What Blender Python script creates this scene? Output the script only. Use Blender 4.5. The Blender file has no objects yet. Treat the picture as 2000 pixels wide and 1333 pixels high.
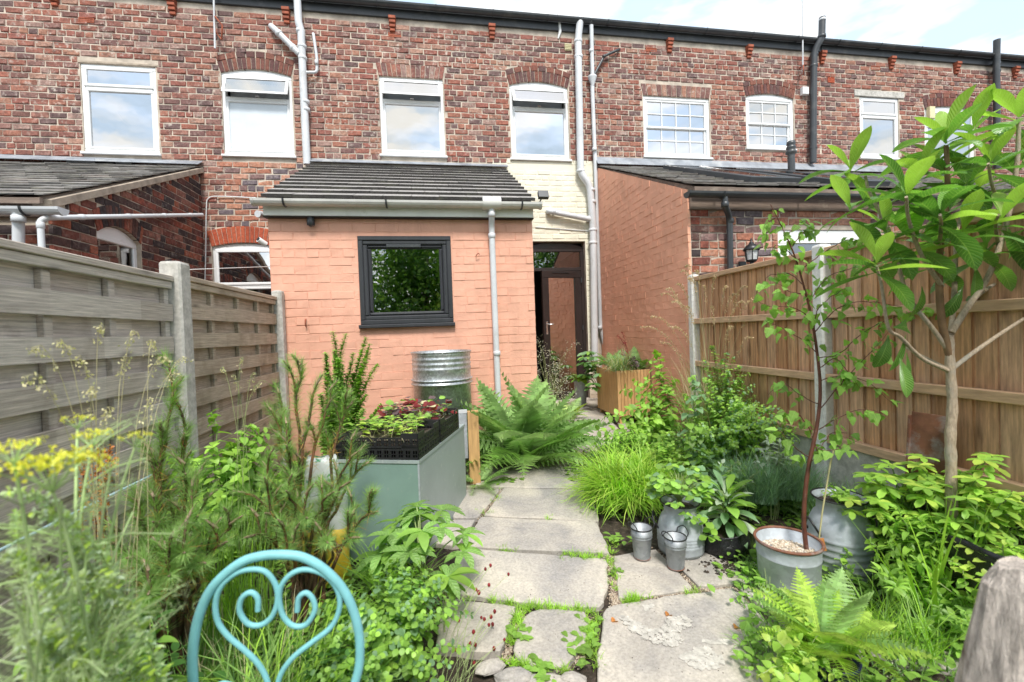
import bpy, math, random
import numpy as np
from mathutils import Matrix, Vector
random.seed(7); rng = np.random.default_rng(11)
scene = bpy.context.scene
C = scene.collection
# ------------------------------------------------------------------ camera, sky, sun, exposure
FPX, YAW, PITCH, ROLL = 863.0, .1657, .0200, -.0351
EYE = np.array([0, 0, 1.62])
_cy, _sy, _cp, _sp = math.cos(YAW), math.sin(YAW), math.cos(PITCH), math.sin(PITCH)
FW = np.array([_sy*_cp, _cy*_cp, -_sp]); _r = np.array([_cy, -_sy, 0]); _u = np.cross(_r, FW)
_c, _s = math.cos(ROLL), math.sin(ROLL)
RT = _c*_r + _s*_u; UP = -_s*_r + _c*_u
cam = bpy.data.cameras.new('camera'); co = bpy.data.objects.new('camera', cam); C.objects.link(co)
M = Matrix.Identity(4)
for i in range(3):
    M[i][0] = RT[i]; M[i][1] = UP[i]; M[i][2] = -FW[i]; M[i][3] = EYE[i]
co.matrix_world = M
cam.sensor_width = 36; cam.sensor_fit = 'HORIZONTAL'; cam.lens = FPX/2000*36
cam.clip_start = .05; cam.clip_end = 500
cam.dof.use_dof = True; cam.dof.focus_distance = 4.2; cam.dof.aperture_fstop = 2.4
scene.camera = co
scene.view_settings.view_transform = 'Standard'; scene.view_settings.look = 'None'
scene.view_settings.exposure = 1.94; scene.view_settings.gamma = 1; scene.view_settings.use_curve_mapping = False
SUN_DIR = Vector((.0, -.72, 1.0)).normalized()     # towards the sun
sl = bpy.data.lights.new('sun', 'SUN'); sl.energy = 1.2; sl.angle = math.radians(12); sl.color = (1, .96, .9)
so = bpy.data.objects.new('sun', sl); C.objects.link(so)
so.rotation_mode = 'QUATERNION'; so.rotation_quaternion = SUN_DIR.to_track_quat('Z', 'Y')
w = bpy.data.worlds.new('World'); scene.world = w; w.use_nodes = True
nt = w.node_tree; nt.nodes.clear()
def N(t, typ, **kw):
    n = t.nodes.new(typ)
    for k, v in kw.items():
        if k.startswith('i_'): n.inputs[k[2:].replace('_', ' ')].default_value = v
        else: setattr(n, k, v)
    return n
sky = N(nt, 'ShaderNodeTexSky', sky_type='NISHITA', sun_disc=False, sun_elevation=math.asin(SUN_DIR.z), sun_rotation=math.atan2(SUN_DIR.x, SUN_DIR.y), air_density=1.0, dust_density=1.5)
tc = N(nt, 'ShaderNodeTexCoord'); mp = N(nt, 'ShaderNodeMapping'); mp.inputs['Scale'].default_value = (1, 1, 3.2)
nz = N(nt, 'ShaderNodeTexNoise'); nz.inputs['Scale'].default_value = 3.3; nz.inputs['Detail'].default_value = 9; nz.inputs['Roughness'].default_value = .58
cr = N(nt, 'ShaderNodeValToRGB'); cr.color_ramp.elements[0].position = .30; cr.color_ramp.elements[0].color = (.66, .66, .66, 1); cr.color_ramp.elements[1].position = .60
mx = N(nt, 'ShaderNodeMix', data_type='RGBA'); bg = N(nt, 'ShaderNodeBackground'); ou = N(nt, 'ShaderNodeOutputWorld')
nz2 = N(nt, 'ShaderNodeTexNoise'); nz2.inputs['Scale'].default_value = 7; nz2.inputs['Detail'].default_value = 6
cr2 = N(nt, 'ShaderNodeValToRGB'); cr2.color_ramp.elements[0].position = .42; cr2.color_ramp.elements[0].color = (1.45, 1.8, 2.15, 1); cr2.color_ramp.elements[1].position = .60; cr2.color_ramp.elements[1].color = (2.5, 2.45, 2.3, 1)
L = nt.links.new
L(tc.outputs['Generated'], mp.inputs['Vector']); L(mp.outputs['Vector'], nz.inputs['Vector']); L(nz.outputs['Fac'], cr.inputs['Fac'])
L(mp.outputs['Vector'], nz2.inputs['Vector']); L(nz2.outputs['Fac'], cr2.inputs['Fac'])
L(cr.outputs['Color'], mx.inputs[0]); L(sky.outputs['Color'], mx.inputs[6]); L(cr2.outputs['Color'], mx.inputs[7])
L(mx.outputs[2], bg.inputs['Color']); bg.inputs['Strength'].default_value = .15; L(bg.outputs[0], ou.inputs[0])

# ------------------------------------------------------------------ measuring helpers
def ray(x, y): return FW + RT*(x-1000)/FPX - UP*(y-666.5)/FPX
def aY(x, y, Y): d = ray(x, y); return EYE + d*(Y/d[1])
def aX(x, y, X): d = ray(x, y); return EYE + d*(X/d[0])
def G(Y): return .12 + .04*max(Y, -30)
def aG(x, y, h=0):
    d = ray(x, y); t = (.12+h-EYE[2])/(d[2]-.04*d[1]); return EYE + d*t
def col_at(x, Y):                    # ground point at depth Y seen in image column x
    y = 645 + FPX*(1.5-.04*Y)/Y; p = aY(x, y, Y); return np.array([p[0], Y, G(Y)])
def pxy(P):
    v = np.asarray(P) - EYE; z = v @ FW
    return 1000+FPX*(v@RT)/z, 666.5-FPX*(v@UP)/z, z

# ------------------------------------------------------------------ mesh builder
OFF = {}
class MB:
    def __init__(s): s.v = []; s.f = {}; s.n = 0; s.uv = []; s.has = False
    def add(s, V, F, uv=None, m=0, sm=False):
        V = np.asarray(V, float).reshape(-1, 3)
        s.v.append(V)
        if uv is None: s.uv.append(np.zeros((len(V), 2)))
        else: s.uv.append(np.asarray(uv)); s.has = True
        if isinstance(F, np.ndarray): s.f.setdefault(F.shape[1], []).append((F + s.n, m, sm))
        else:
            d = {}
            for f in F: d.setdefault(len(f), []).append(f)
            for k, fs in d.items(): s.f.setdefault(k, []).append((np.array(fs) + s.n, m, sm))
        s.n += len(V); return s
    def mesh(s, name, mats, off=(0, 0, 0)):
        V = np.concatenate(s.v) - np.asarray(off); UV = np.concatenate(s.uv)
        me = bpy.data.meshes.new(name)
        lo = []; tot = []; mi = []; sm = []
        for k, lst in s.f.items():
            for F, m, smo in lst:
                lo.append(F.ravel()); tot.append(np.full(len(F), k)); mi.append(np.full(len(F), m)); sm.append(np.full(len(F), smo))
        lo = np.concatenate(lo).astype(np.int32); tot = np.concatenate(tot).astype(np.int32)
        me.vertices.add(len(V)); me.vertices.foreach_set('co', V.ravel().astype(np.float32))
        me.loops.add(len(lo)); me.loops.foreach_set('vertex_index', lo)
        me.polygons.add(len(tot)); st = np.zeros(len(tot), np.int32); st[1:] = np.cumsum(tot)[:-1]
        me.polygons.foreach_set('loop_start', st); me.polygons.foreach_set('loop_total', tot)
        me.polygons.foreach_set('material_index', np.concatenate(mi).astype(np.int32))
        me.polygons.foreach_set('use_smooth', np.concatenate(sm).astype(bool))
        if s.has:
            u = me.uv_layers.new(name='UVMap'); u.data.foreach_set('uv', UV[lo].ravel().astype(np.float32))
        for m in (mats if isinstance(mats, (list, tuple)) else [mats]): me.materials.append(m)
        me.update(calc_edges=True); return me
def link(name, data, parent=None, kind=None, label=None):
    o = bpy.data.objects.new(name, data); C.objects.link(o)
    if parent is not None: o.parent = parent; OFF[o.name] = OFF[parent.name]
    else: OFF[o.name] = np.zeros(3)
    if kind: o['kind'] = kind
    if label: o['label'] = label
    return o
def part(name, mb, mats, parent, kind=None, label=None):
    return link(name, mb.mesh(name, mats, OFF[parent.name] if parent is not None else (0, 0, 0)), parent, kind, label)
def thing(name, label, cat, base=(0, 0, 0), group=None):
    o = link(name, None); o.location = base; OFF[o.name] = np.array(base, float)
    o.empty_display_size = .1; o['label'] = label; o['category'] = cat
    if group: o['group'] = group
    return o
def solo(name, mb, mats, label, cat, base=(0, 0, 0), group=None):
    o = link(name, mb.mesh(name, mats, base)); o.location = base; OFF[o.name] = np.array(base, float)
    o['label'] = label; o['category'] = cat
    if group: o['group'] = group
    return o
def inst(name, me, parent, P, R=None, S=None):
    o = bpy.data.objects.new(name, me); C.objects.link(o); o.parent = parent
    m = np.eye(3) if R is None else np.asarray(R)
    if S is not None: m = m * np.asarray(S, float).reshape(1, -1)
    t = np.asarray(P) - OFF[parent.name]
    M4 = Matrix([[*m[0], t[0]], [*m[1], t[1]], [*m[2], t[2]], [0, 0, 0, 1]])
    o.matrix_local = M4; OFF[o.name] = OFF[parent.name]
    return o
class Plane:                          # local (u, z, d): along the wall, up, outwards
    def __init__(s, O, u, n): s.O = np.array(O, float); s.u = np.array(u, float); s.n = np.array(n, float)
    def P(s, u, z, d=0.): return s.O + s.u*u + s.n*d + np.array([0, 0, z])
    def Pa(s, A): A = np.asarray(A, float); return s.O + A[:, :1]*s.u + A[:, 2:3]*s.n + A[:, 1:2]*np.array([0, 0, 1.])
BF = [(0, 1, 5, 4), (1, 2, 6, 5), (2, 3, 7, 6), (3, 0, 4, 7), (4, 5, 9, 8), (5, 6, 10, 9), (6, 7, 11, 10), (7, 4, 8, 11), (8, 9, 10, 11), (3, 2, 1, 0)]
def bverts(u0, u1, z0, z1, d0, d1, c):
    return [(u0, z0, d0), (u1, z0, d0), (u1, z1, d0), (u0, z1, d0), (u0, z0, d1-c), (u1, z0, d1-c), (u1, z1, d1-c), (u0, z1, d1-c),
            (u0+c, z0+c, d1), (u1-c, z0+c, d1), (u1-c, z1-c, d1), (u0+c, z1-c, d1)]
def pbox(mb, pl, u0, u1, z0, z1, d0, d1, c=.003, m=0):
    mb.add(pl.Pa(bverts(u0, u1, z0, z1, d0, d1, c)), BF, m=m)
CF = [(0, 3, 2, 1), (4, 5, 6, 7), (0, 1, 5, 4), (1, 2, 6, 5), (2, 3, 7, 6), (3, 0, 4, 7)]
def box(mb, a, b, m=0, R=None, ctr=None):
    V = np.array([(x, y, z) for z in (a[2], b[2]) for x, y in ((a[0], a[1]), (b[0], a[1]), (b[0], b[1]), (a[0], b[1]))], float)
    if R is not None:
        c_ = np.asarray(ctr, float); V = (V-c_) @ np.asarray(R).T + c_
    mb.add(V, CF, m=m)
def beam(mb, p, q, w_, h_, up=(0, 0, 1), m=0, c=.004):           # chamfered bar from p to q
    p = np.asarray(p, float); q = np.asarray(q, float); d = q-p; Ln = np.linalg.norm(d); d /= Ln
    x = np.cross(d, up); x /= np.linalg.norm(x); z = np.cross(x, d)
    sec = [(-w_/2+c, -h_/2), (w_/2-c, -h_/2), (w_/2, -h_/2+c), (w_/2, h_/2-c), (w_/2-c, h_/2), (-w_/2+c, h_/2), (-w_/2, h_/2-c), (-w_/2, -h_/2+c)]
    V = [o + x*a + z*b for o in (p, q) for a, b in sec]
    F = [(i, (i+1) % 8, 8+(i+1) % 8, 8+i) for i in range(8)]
    mb.add(V, F, m=m); mb.add(V, [tuple(range(7, -1, -1)), tuple(range(8, 16))], m=m)
def smooth(pts, k=4):
    pts = np.asarray(pts, float); P = np.vstack([2*pts[0]-pts[1], pts, 2*pts[-1]-pts[-2]]); out = []
    for i in range(1, len(P)-2):
        for j in range(k):
            t = j/k; a, b, c_, d = P[i-1:i+3]
            out.append(.5*((2*b)+(-a+c_)*t+(2*a-5*b+4*c_-d)*t*t+(-a+3*b-3*c_+d)*t**3))
    out.append(P[-2]); return np.array(out)
def tube(mb, pts, r, n=8, m=0, caps=True):
    pts = np.asarray(pts, float); r = np.broadcast_to(r, (len(pts),)).astype(float)
    T = np.gradient(pts, axis=0); T /= np.linalg.norm(T, axis=1)[:, None]+1e-12
    a = np.array([0, 0, 1.]) if abs(T[0][2]) < .9 else np.array([1., 0, 0])
    x = np.cross(T[0], a); x /= np.linalg.norm(x); V = []
    ang = np.arange(n)*2*math.pi/n
    for p, t, rr in zip(pts, T, r):
        x = x - t*(x @ t); x /= np.linalg.norm(x)+1e-12; y = np.cross(t, x)
        V.append(p + rr*(np.cos(ang)[:, None]*x + np.sin(ang)[:, None]*y))
    V = np.concatenate(V); k = len(pts)
    i = np.arange(k-1)[:, None]*n; j = np.arange(n)[None]; j2 = (j+1) % n
    F = np.stack([i+j, i+j2, i+n+j2, i+n+j], -1).reshape(-1, 4)
    mb.add(V, F, m=m, sm=True)
    if caps and n > 4:
        mb.add(V[:n], [tuple(range(n-1, -1, -1))], m=m); mb.add(V[-n:], [tuple(range(n))], m=m)
def lathe(mb, c_, prof, n=32, m=0, ax=(1, 1)):                    # prof: (radius, z)
    c_ = np.asarray(c_, float); a = np.arange(n)*2*math.pi/n; V = []
    for r, z in prof: V.append(np.stack([c_[0]+r*ax[0]*np.cos(a), c_[1]+r*ax[1]*np.sin(a), np.full(n, c_[2]+z)], 1))
    V = np.concatenate(V); k = len(prof); i = np.arange(k-1)[:, None]*n; j = np.arange(n)[None]; j2 = (j+1) % n
    mb.add(V, np.stack([i+j, i+j2, i+n+j2, i+n+j], -1).reshape(-1, 4), m=m, sm=True)

# ------------------------------------------------------------------ materials
def newmat(name):
    m = bpy.data.materials.new(name); m.use_nodes = True; t = m.node_tree; t.nodes.clear()
    o = N(t, 'ShaderNodeOutputMaterial'); b = N(t, 'ShaderNodeBsdfPrincipled'); t.links.new(b.outputs[0], o.inputs[0])
    return m, t, b, o
def rnd_node(t):
    g = N(t, 'ShaderNodeNewGeometry'); oi = N(t, 'ShaderNodeObjectInfo')
    a = N(t, 'ShaderNodeMath', operation='ADD'); f = N(t, 'ShaderNodeMath', operation='FRACT')
    t.links.new(g.outputs['Random Per Island'], a.inputs[0]); t.links.new(oi.outputs['Random'], a.inputs[1]); t.links.new(a.outputs[0], f.inputs[0])
    return f.outputs[0], g
def ramp(t, fac, cols, interp='LINEAR', pos=None):
    if len(cols) == 1: cols = [cols[0], cols[0]]
    r = N(t, 'ShaderNodeValToRGB'); e = r.color_ramp.elements; r.color_ramp.interpolation = interp
    n = len(cols)
    while len(e) < n: e.new(.5)
    for i, c_ in enumerate(cols):
        e[i].position = (pos[i] if pos else (i/(n-1) if interp == 'LINEAR' else i/n)) if n > 1 else 0
        e[i].color = (*c_, 1) if len(c_) == 3 else c_
    t.links.new(fac, r.inputs[0]); return r.outputs[0]
def noise(t, vec, scale, detail=4, rough=.6, stretch=None, dist=0):
    n = N(t, 'ShaderNodeTexNoise'); n.inputs['Scale'].default_value = scale; n.inputs['Detail'].default_value = detail; n.inputs['Roughness'].default_value = rough; n.inputs['Distortion'].default_value = dist
    if stretch:
        mp = N(t, 'ShaderNodeMapping'); mp.inputs['Scale'].default_value = stretch; t.links.new(vec, mp.inputs[0]); vec = mp.outputs[0]
    t.links.new(vec, n.inputs['Vector']); return n.outputs['Fac']
def mixc(t, fac, a, b, mode='MIX'):
    m = N(t, 'ShaderNodeMix', data_type='RGBA', blend_type=mode)
    if isinstance(fac, (int, float)): m.inputs[0].default_value = fac
    else: t.links.new(fac, m.inputs[0])
    for s_, v in ((6, a), (7, b)):
        if isinstance(v, tuple): m.inputs[s_].default_value = (*v, 1)
        else: t.links.new(v, m.inputs[s_])
    return m.outputs[2]
def bumpn(t, b, h, strength, dist=.01):
    bp = N(t, 'ShaderNodeBump'); bp.inputs['Strength'].default_value = strength; bp.inputs['Distance'].default_value = dist
    t.links.new(h, bp.inputs['Height']); t.links.new(bp.outputs[0], b.inputs['Normal'])
def mat(name, cols, rough=.7, ns=8, na=.35, bump=.2, bs=60, bd=.004, stretch=None, metal=0, spec=.5, dirt=None, dirts=2., interp='LINEAR', dirtpos=(.5, .75), coat=0, knots=None):
    m, t, b, o = newmat(name); r, g = rnd_node(t); pos = g.outputs['Position']
    if isinstance(cols, tuple): cols = [cols, cols]
    c_ = ramp(t, r, cols, interp)
    f = noise(t, pos, ns, 5, .6, stretch)
    v = ramp(t, f, [(1-na,)*3, (1+na*.6,)*3], pos=[.3, .7])
    c_ = mixc(t, 1.0, c_, v, 'MULTIPLY')
    if dirt:
        f2 = noise(t, pos, dirts, 6, .65); k = ramp(t, f2, [(0, 0, 0), (1, 1, 1)], pos=list(dirtpos)); c_ = mixc(t, k, c_, dirt)
    if knots:
        mp = N(t, 'ShaderNodeMapping'); mp.inputs['Scale'].default_value = knots; t.links.new(pos, mp.inputs[0]); vo = N(t, 'ShaderNodeTexVoronoi'); vo.inputs['Scale'].default_value = 1; t.links.new(mp.outputs[0], vo.inputs['Vector'])
        c_ = mixc(t, ramp(t, vo.outputs['Distance'], [(.8,)*3, (.35,)*3, (0,)*3], pos=[.03, .10, .19]), c_, tuple(x*.35 for x in cols[0]))
        sep = ramp(t, noise(t, pos, 3.2, 6, .7, tuple(x*2.2 if x > 2 else x*.4 for x in (stretch or (1, 1, 1)))), [(.72,)*3, (1.12,)*3], pos=[.36, .6]); c_ = mixc(t, 1., c_, sep, 'MULTIPLY')
    t.links.new(c_, b.inputs['Base Color']); b.inputs['Roughness'].default_value = rough; b.inputs['Metallic'].default_value = metal
    b.inputs['Specular IOR Level'].default_value = spec; b.inputs['Coat Weight'].default_value = coat
    if bump: bumpn(t, b, noise(t, pos, bs, 5, .65, stretch), bump, bd)
    return m
def leafmat(name, cols, rough=.45, transl=.35, vein=0, spec=.4, ns=6, na=.25, tip=None):
    m, t, b, o = newmat(name); r, g = rnd_node(t)
    c_ = ramp(t, r, cols if isinstance(cols, list) else [cols, cols])
    v = ramp(t, noise(t, g.outputs['Position'], ns, 3), [(1-na,)*3, (1+na,)*3], pos=[.3, .7]); c_ = mixc(t, 1., c_, v, 'MULTIPLY')
    if vein:
        uv = N(t, 'ShaderNodeUVMap'); sp = N(t, 'ShaderNodeSeparateXYZ'); t.links.new(uv.outputs[0], sp.inputs[0])
        ab = N(t, 'ShaderNodeMath', operation='ABSOLUTE'); t.links.new(sp.outputs[0], ab.inputs[0])
        mid = ramp(t, ab.outputs[0], [(1, 1, 1), (0, 0, 0)], pos=[.0, .09])
        # side veins: a wave running along the leaf, swept back from the midrib
        ma = N(t, 'ShaderNodeMath', operation='MULTIPLY_ADD'); t.links.new(ab.outputs[0], ma.inputs[0]); ma.inputs[1].default_value = -.16; t.links.new(sp.outputs[1], ma.inputs[2])
        mu = N(t, 'ShaderNodeMath', operation='MULTIPLY'); t.links.new(ma.outputs[0], mu.inputs[0]); mu.inputs[1].default_value = vein
        si = N(t, 'ShaderNodeMath', operation='SINE'); t.links.new(mu.outputs[0], si.inputs[0])
        sv = ramp(t, si.outputs[0], [(0, 0, 0), (.6, .6, .6)], pos=[.75, 1.])
        mxv = N(t, 'ShaderNodeMath', operation='MAXIMUM'); t.links.new(mid, mxv.inputs[0]); t.links.new(sv, mxv.inputs[1])
        li = mixc(t, .5, c_, (.45, .6, .2)); c_ = mixc(t, mxv.outputs[0], c_, li)
        bumpn(t, b, si.outputs[0], .5, .004)
    if tip:
        uv = N(t, 'ShaderNodeUVMap'); sp = N(t, 'ShaderNodeSeparateXYZ'); t.links.new(uv.outputs[0], sp.inputs[0])
        c_ = mixc(t, ramp(t, sp.outputs[1], [(0, 0, 0), (1, 1, 1)], pos=[.3, 1.]), c_, tip)
    t.links.new(c_, b.inputs['Base Color']); b.inputs['Roughness'].default_value = rough; b.inputs['Specular IOR Level'].default_value = spec
    tr = N(t, 'ShaderNodeBsdfTranslucent'); tcl = mixc(t, 1., c_, (1.3, 1.5, .7), 'MULTIPLY'); t.links.new(tcl, tr.inputs[0])
    ms = N(t, 'ShaderNodeMixShader'); ms.inputs[0].default_value = transl
    t.links.new(b.outputs[0], ms.inputs[1]); t.links.new(tr.outputs[0], ms.inputs[2]); t.links.new(ms.outputs[0], o.inputs[0])
    return m
def brickmat(name, cols, pale=.7, soot=.42, palec=(.62, .55, .48)):
    m, t, b, o = newmat(name); r, g = rnd_node(t); pos = g.outputs['Position']
    c_ = ramp(t, r, cols, 'CONSTANT')
    c_ = mixc(t, 1., c_, ramp(t, noise(t, pos, 30, 4), [(.65,)*3, (1.3,)*3], pos=[.3, .7]), 'MULTIPLY')
    f = ramp(t, noise(t, pos, 14, 6, .7), [(0,)*3, (pale,)*3], pos=[.53, .66]); 
    g2 = ramp(t, noise(t, pos, 1.3, 3), [(.25,)*3, (1,)*3], pos=[.4, .6])
    f = mixc(t, 1., f, g2, 'MULTIPLY'); c_ = mixc(t, f, c_, palec)
    s_ = ramp(t, noise(t, pos, 9, 5, .7), [(0,)*3, (soot,)*3], pos=[.5, .68]); s_ = mixc(t, 1., s_, ramp(t, noise(t, pos, .8, 4, .6), [(.3,)*3, (1.3,)*3], pos=[.38, .62]), 'MULTIPLY'); c_ = mixc(t, s_, c_, (.035, .025, .028))
    t.links.new(c_, b.inputs['Base Color']); b.inputs['Roughness'].default_value = .85; b.inputs['Specular IOR Level'].default_value = .25
    bumpn(t, b, noise(t, pos, 45, 5, .7), .7, .006); return m
def glassmat(name, ior=1.5, fac=None, tint=(1, 1, 1), rough=0., wob=0.):
    m, t, b, o = newmat(name); t.nodes.remove(b)
    gl = N(t, 'ShaderNodeBsdfGlossy'); gl.inputs['Roughness'].default_value = rough; tr = N(t, 'ShaderNodeBsdfTransparent'); tr.inputs[0].default_value = (*tint, 1)
    ms = N(t, 'ShaderNodeMixShader'); fr = N(t, 'ShaderNodeFresnel'); fr.inputs[0].default_value = ior
    t.links.new(fr.outputs[0], ms.inputs[0]); t.links.new(tr.outputs[0], ms.inputs[1]); t.links.new(gl.outputs[0], ms.inputs[2]); t.links.new(ms.outputs[0], o.inputs[0])
    if wob:
        g = N(t, 'ShaderNodeNewGeometry'); bp = N(t, 'ShaderNodeBump'); bp.inputs['Strength'].default_value = wob; bp.inputs['Distance'].default_value = .02
        t.links.new(noise(t, g.outputs['Position'], 2.5, 2), bp.inputs['Height']); t.links.new(bp.outputs[0], gl.inputs['Normal'])
    return m
OLD = [(.28, .115, .085), (.22, .095, .075), (.31, .135, .095), (.18, .095, .085), (.25, .105, .08), (.33, .165, .115), (.145, .09, .085), (.28, .135, .105), (.29, .11, .078), (.235, .125, .105), (.35, .20, .15), (.19, .095, .08), (.30, .19, .16), (.26, .10, .078)]
M_ = {}
M_['brick'] = brickmat('old_brick', OLD)
M_['brick_d'] = brickmat('dark_red_brick', [(.26, .075, .05), (.08, .045, .04), (.20, .065, .045), (.055, .04, .04), (.30, .095, .055), (.11, .055, .045), (.17, .06, .045), (.06, .045, .045), (.25, .11, .08), (.14, .06, .05)], pale=.3, soot=.7)
M_['brick_n'] = brickmat('pale_pink_brick', [(.42, .20, .13), (.34, .14, .09), (.45, .24, .17), (.28, .14, .11), (.20, .12, .11), (.40, .17, .11), (.14, .11, .12)], pale=.3, soot=.35)
M_['brick_a'] = brickmat('arch_brick', [(.17, .07, .055), (.13, .06, .055), (.19, .075, .055), (.12, .065, .06), (.22, .09, .065)], pale=.12, soot=.45)
M_['brick_o'] = brickmat('orange_arch_brick', [(.42, .09, .045), (.36, .08, .04), (.45, .11, .055)], pale=.1, soot=.25)
M_['mortar'] = mat('pale_mortar', (.55, .475, .39), .9, 5, .35, .5, 90, .004, dirt=(.16, .12, .10), dirts=1.1)
M_['mortar_d'] = mat('grey_mortar', (.52, .44, .35), .9, 5, .4, .5, 90, .004, dirt=(.1, .08, .07), dirts=3)
def paintmat(name, col, worn, na=.1, dp=(.68, .74)):
    m = mat(name, col, .7, 3, na, .55, 30, .006, spec=.3, dirt=worn, dirts=9, dirtpos=dp); t = m.node_tree
    b = [n for n in t.nodes if n.type == 'BSDF_PRINCIPLED'][0]; c0 = b.inputs['Base Color'].links[0].from_socket; g = N(t, 'ShaderNodeNewGeometry')
    st = ramp(t, noise(t, g.outputs['Position'], 2.2, 6, .65, (2.2, 2.2, .45)), [(0,)*3, (.55,)*3], pos=[.48, .78]); c1 = mixc(t, st, c0, tuple(x*.72 for x in col))
    sp = N(t, 'ShaderNodeSeparateXYZ'); t.links.new(g.outputs['Position'], sp.inputs[0]); ad = N(t, 'ShaderNodeMath', operation='MULTIPLY_ADD'); t.links.new(noise(t, g.outputs['Position'], 5, 5, .7), ad.inputs[0]); ad.inputs[1].default_value = -.9; t.links.new(sp.outputs[2], ad.inputs[2])
    dm = ramp(t, ad.outputs[0], [(.55,)*3, (0,)*3], pos=[.05, .42]); c2 = mixc(t, dm, c1, (.30, .17, .11)); t.links.new(c2, b.inputs['Base Color']); return m
M_['pink'] = paintmat('salmon_masonry_paint', (.72, .385, .275), (.60, .30, .21))
M_['terra'] = paintmat('terracotta_masonry_paint', (.80, .41, .275), (.62, .30, .19))
M_['cream'] = paintmat('cream_masonry_paint', (.76, .72, .585), (.62, .56, .44), dp=(.66, .78))
M_['upvc'] = mat('white_upvc', (.80, .81, .81), .3, 2, .05, 0, dirt=(.6, .6, .57), dirts=3, dirtpos=(.62, .9))
M_['upvc_pipe'] = mat('pale_grey_pipe', (.60, .62, .64), .4, 3, .12, .05, 20, dirt=(.33, .31, .27), dirts=4, dirtpos=(.58, .85))
M_['gutter_g'] = mat('weathered_grey_gutter', (.62, .61, .58), .5, 3, .15, .05, 20, dirt=(.42, .40, .36), dirts=5, dirtpos=(.55, .9))
M_['black_p'] = mat('dark_grey_plastic', (.045, .05, .055), .38, 4, .2, .05, 20, dirt=(.14, .14, .13), dirts=3, dirtpos=(.55, .9))
M_['black_f'] = mat('charcoal_woodgrain_frame', (.035, .037, .042), .4, 3, .25, .15, 30, stretch=(8, 8, 1))
M_['brown_f'] = mat('dark_brown_frame', (.028, .020, .019), .35, 3, .2, .1, 30)
M_['white_b'] = mat('flaking_white_board', (.82, .83, .80), .6, 4, .1, .3, 40, dirt=(.55, .57, .50), dirts=7, dirtpos=(.6, .85))
M_['wood_old'] = mat('weathered_brown_board', (.19, .14, .11), .8, 3, .4, .5, 20, stretch=(1, 8, 12), dirt=(.33, .28, .22), dirts=4)
M_['black_m'] = mat('black_iron', (.02, .02, .022), .4, 5, .2, .1)
M_['concrete'] = mat('concrete_post', (.52, .50, .46), .88, 30, .3, .6, 140, .003, dirt=(.22, .21, .17), dirts=7, dirtpos=(.5, .8))
M_['tile'] = mat('concrete_roof_tile', [(.050, .047, .046), (.075, .068, .064), (.06, .055, .052)], .62, 60, .5, .8, 160, .004, dirt=(.11, .11, .08), dirts=7)
M_['tile_top'] = mat('skylit_tile_face', [(.26, .25, .235), (.32, .30, .285)], .7, 30, .3, .5, 120, .003)  # paler grey paints grazing sky light onto the tile treads
M_['slate'] = mat('grey_slate', [(.22, .205, .195), (.31, .295, .28), (.15, .145, .14), (.27, .235, .21)], .6, 14, .4, .5, 40, .004, dirt=(.30, .29, .24), dirts=6)
M_['lead'] = mat('lead_flashing', (.26, .28, .31), .5, 5, .35, .3, 30, dirt=(.42, .43, .43), dirts=4)
M_['cement'] = mat('cement_fillet', (.40, .33, .26), .9, 8, .35, .7, 50, .006)
M_['terracotta'] = mat('fired_clay', (.34, .09, .045), .8, 10, .4, .3, 60)
M_['yellow_vent'] = mat('faded_cream_plastic', (.66, .60, .36), .5, 5, .1, 0)
M_['glass_sky'] = glassmat('reflective_pane', 14.0, wob=.05)
M_['glass'] = glassmat('clear_pane', 3.2, wob=.03)
M_['glass_f'] = glassmat('frosted_pane', 3.0, rough=.3)
M_['blind'] = mat('pale_blind', (.66, .74, .82), .9, 3, .1, 0)
M_['frost'] = mat('frosted_film', (.74, .79, .82), .8, 20, .12, .3, 25)
M_['frost_pane'] = mat('obscured_bathroom_glass', (.62, .68, .73), .32, 3, .1, .5, 60, .003)
M_['glass_k'] = glassmat('kitchen_pane', 5.0, wob=.02)
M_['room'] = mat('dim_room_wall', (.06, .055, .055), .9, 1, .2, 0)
M_['curtain'] = mat('teal_curtain', (.25, .5, .5), .9, 4, .2, 0)
M_['steel'] = mat('brushed_steel', (.7, .7, .7), .25, 5, .05, 0, metal=.9)
M_['lampglass'] = mat('ribbed_lamp_glass', (.6, .62, .62), .15, 40, .3, .4, 60)
M_['black_g'] = mat('black_rubber', (.012, .012, .013), .55, 5, .2, 0)
D1, D2, DN3, DN1 = 7.37, 5.02, 4.59, 4.68
XN3, XN1 = 2.82, -3.43

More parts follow.
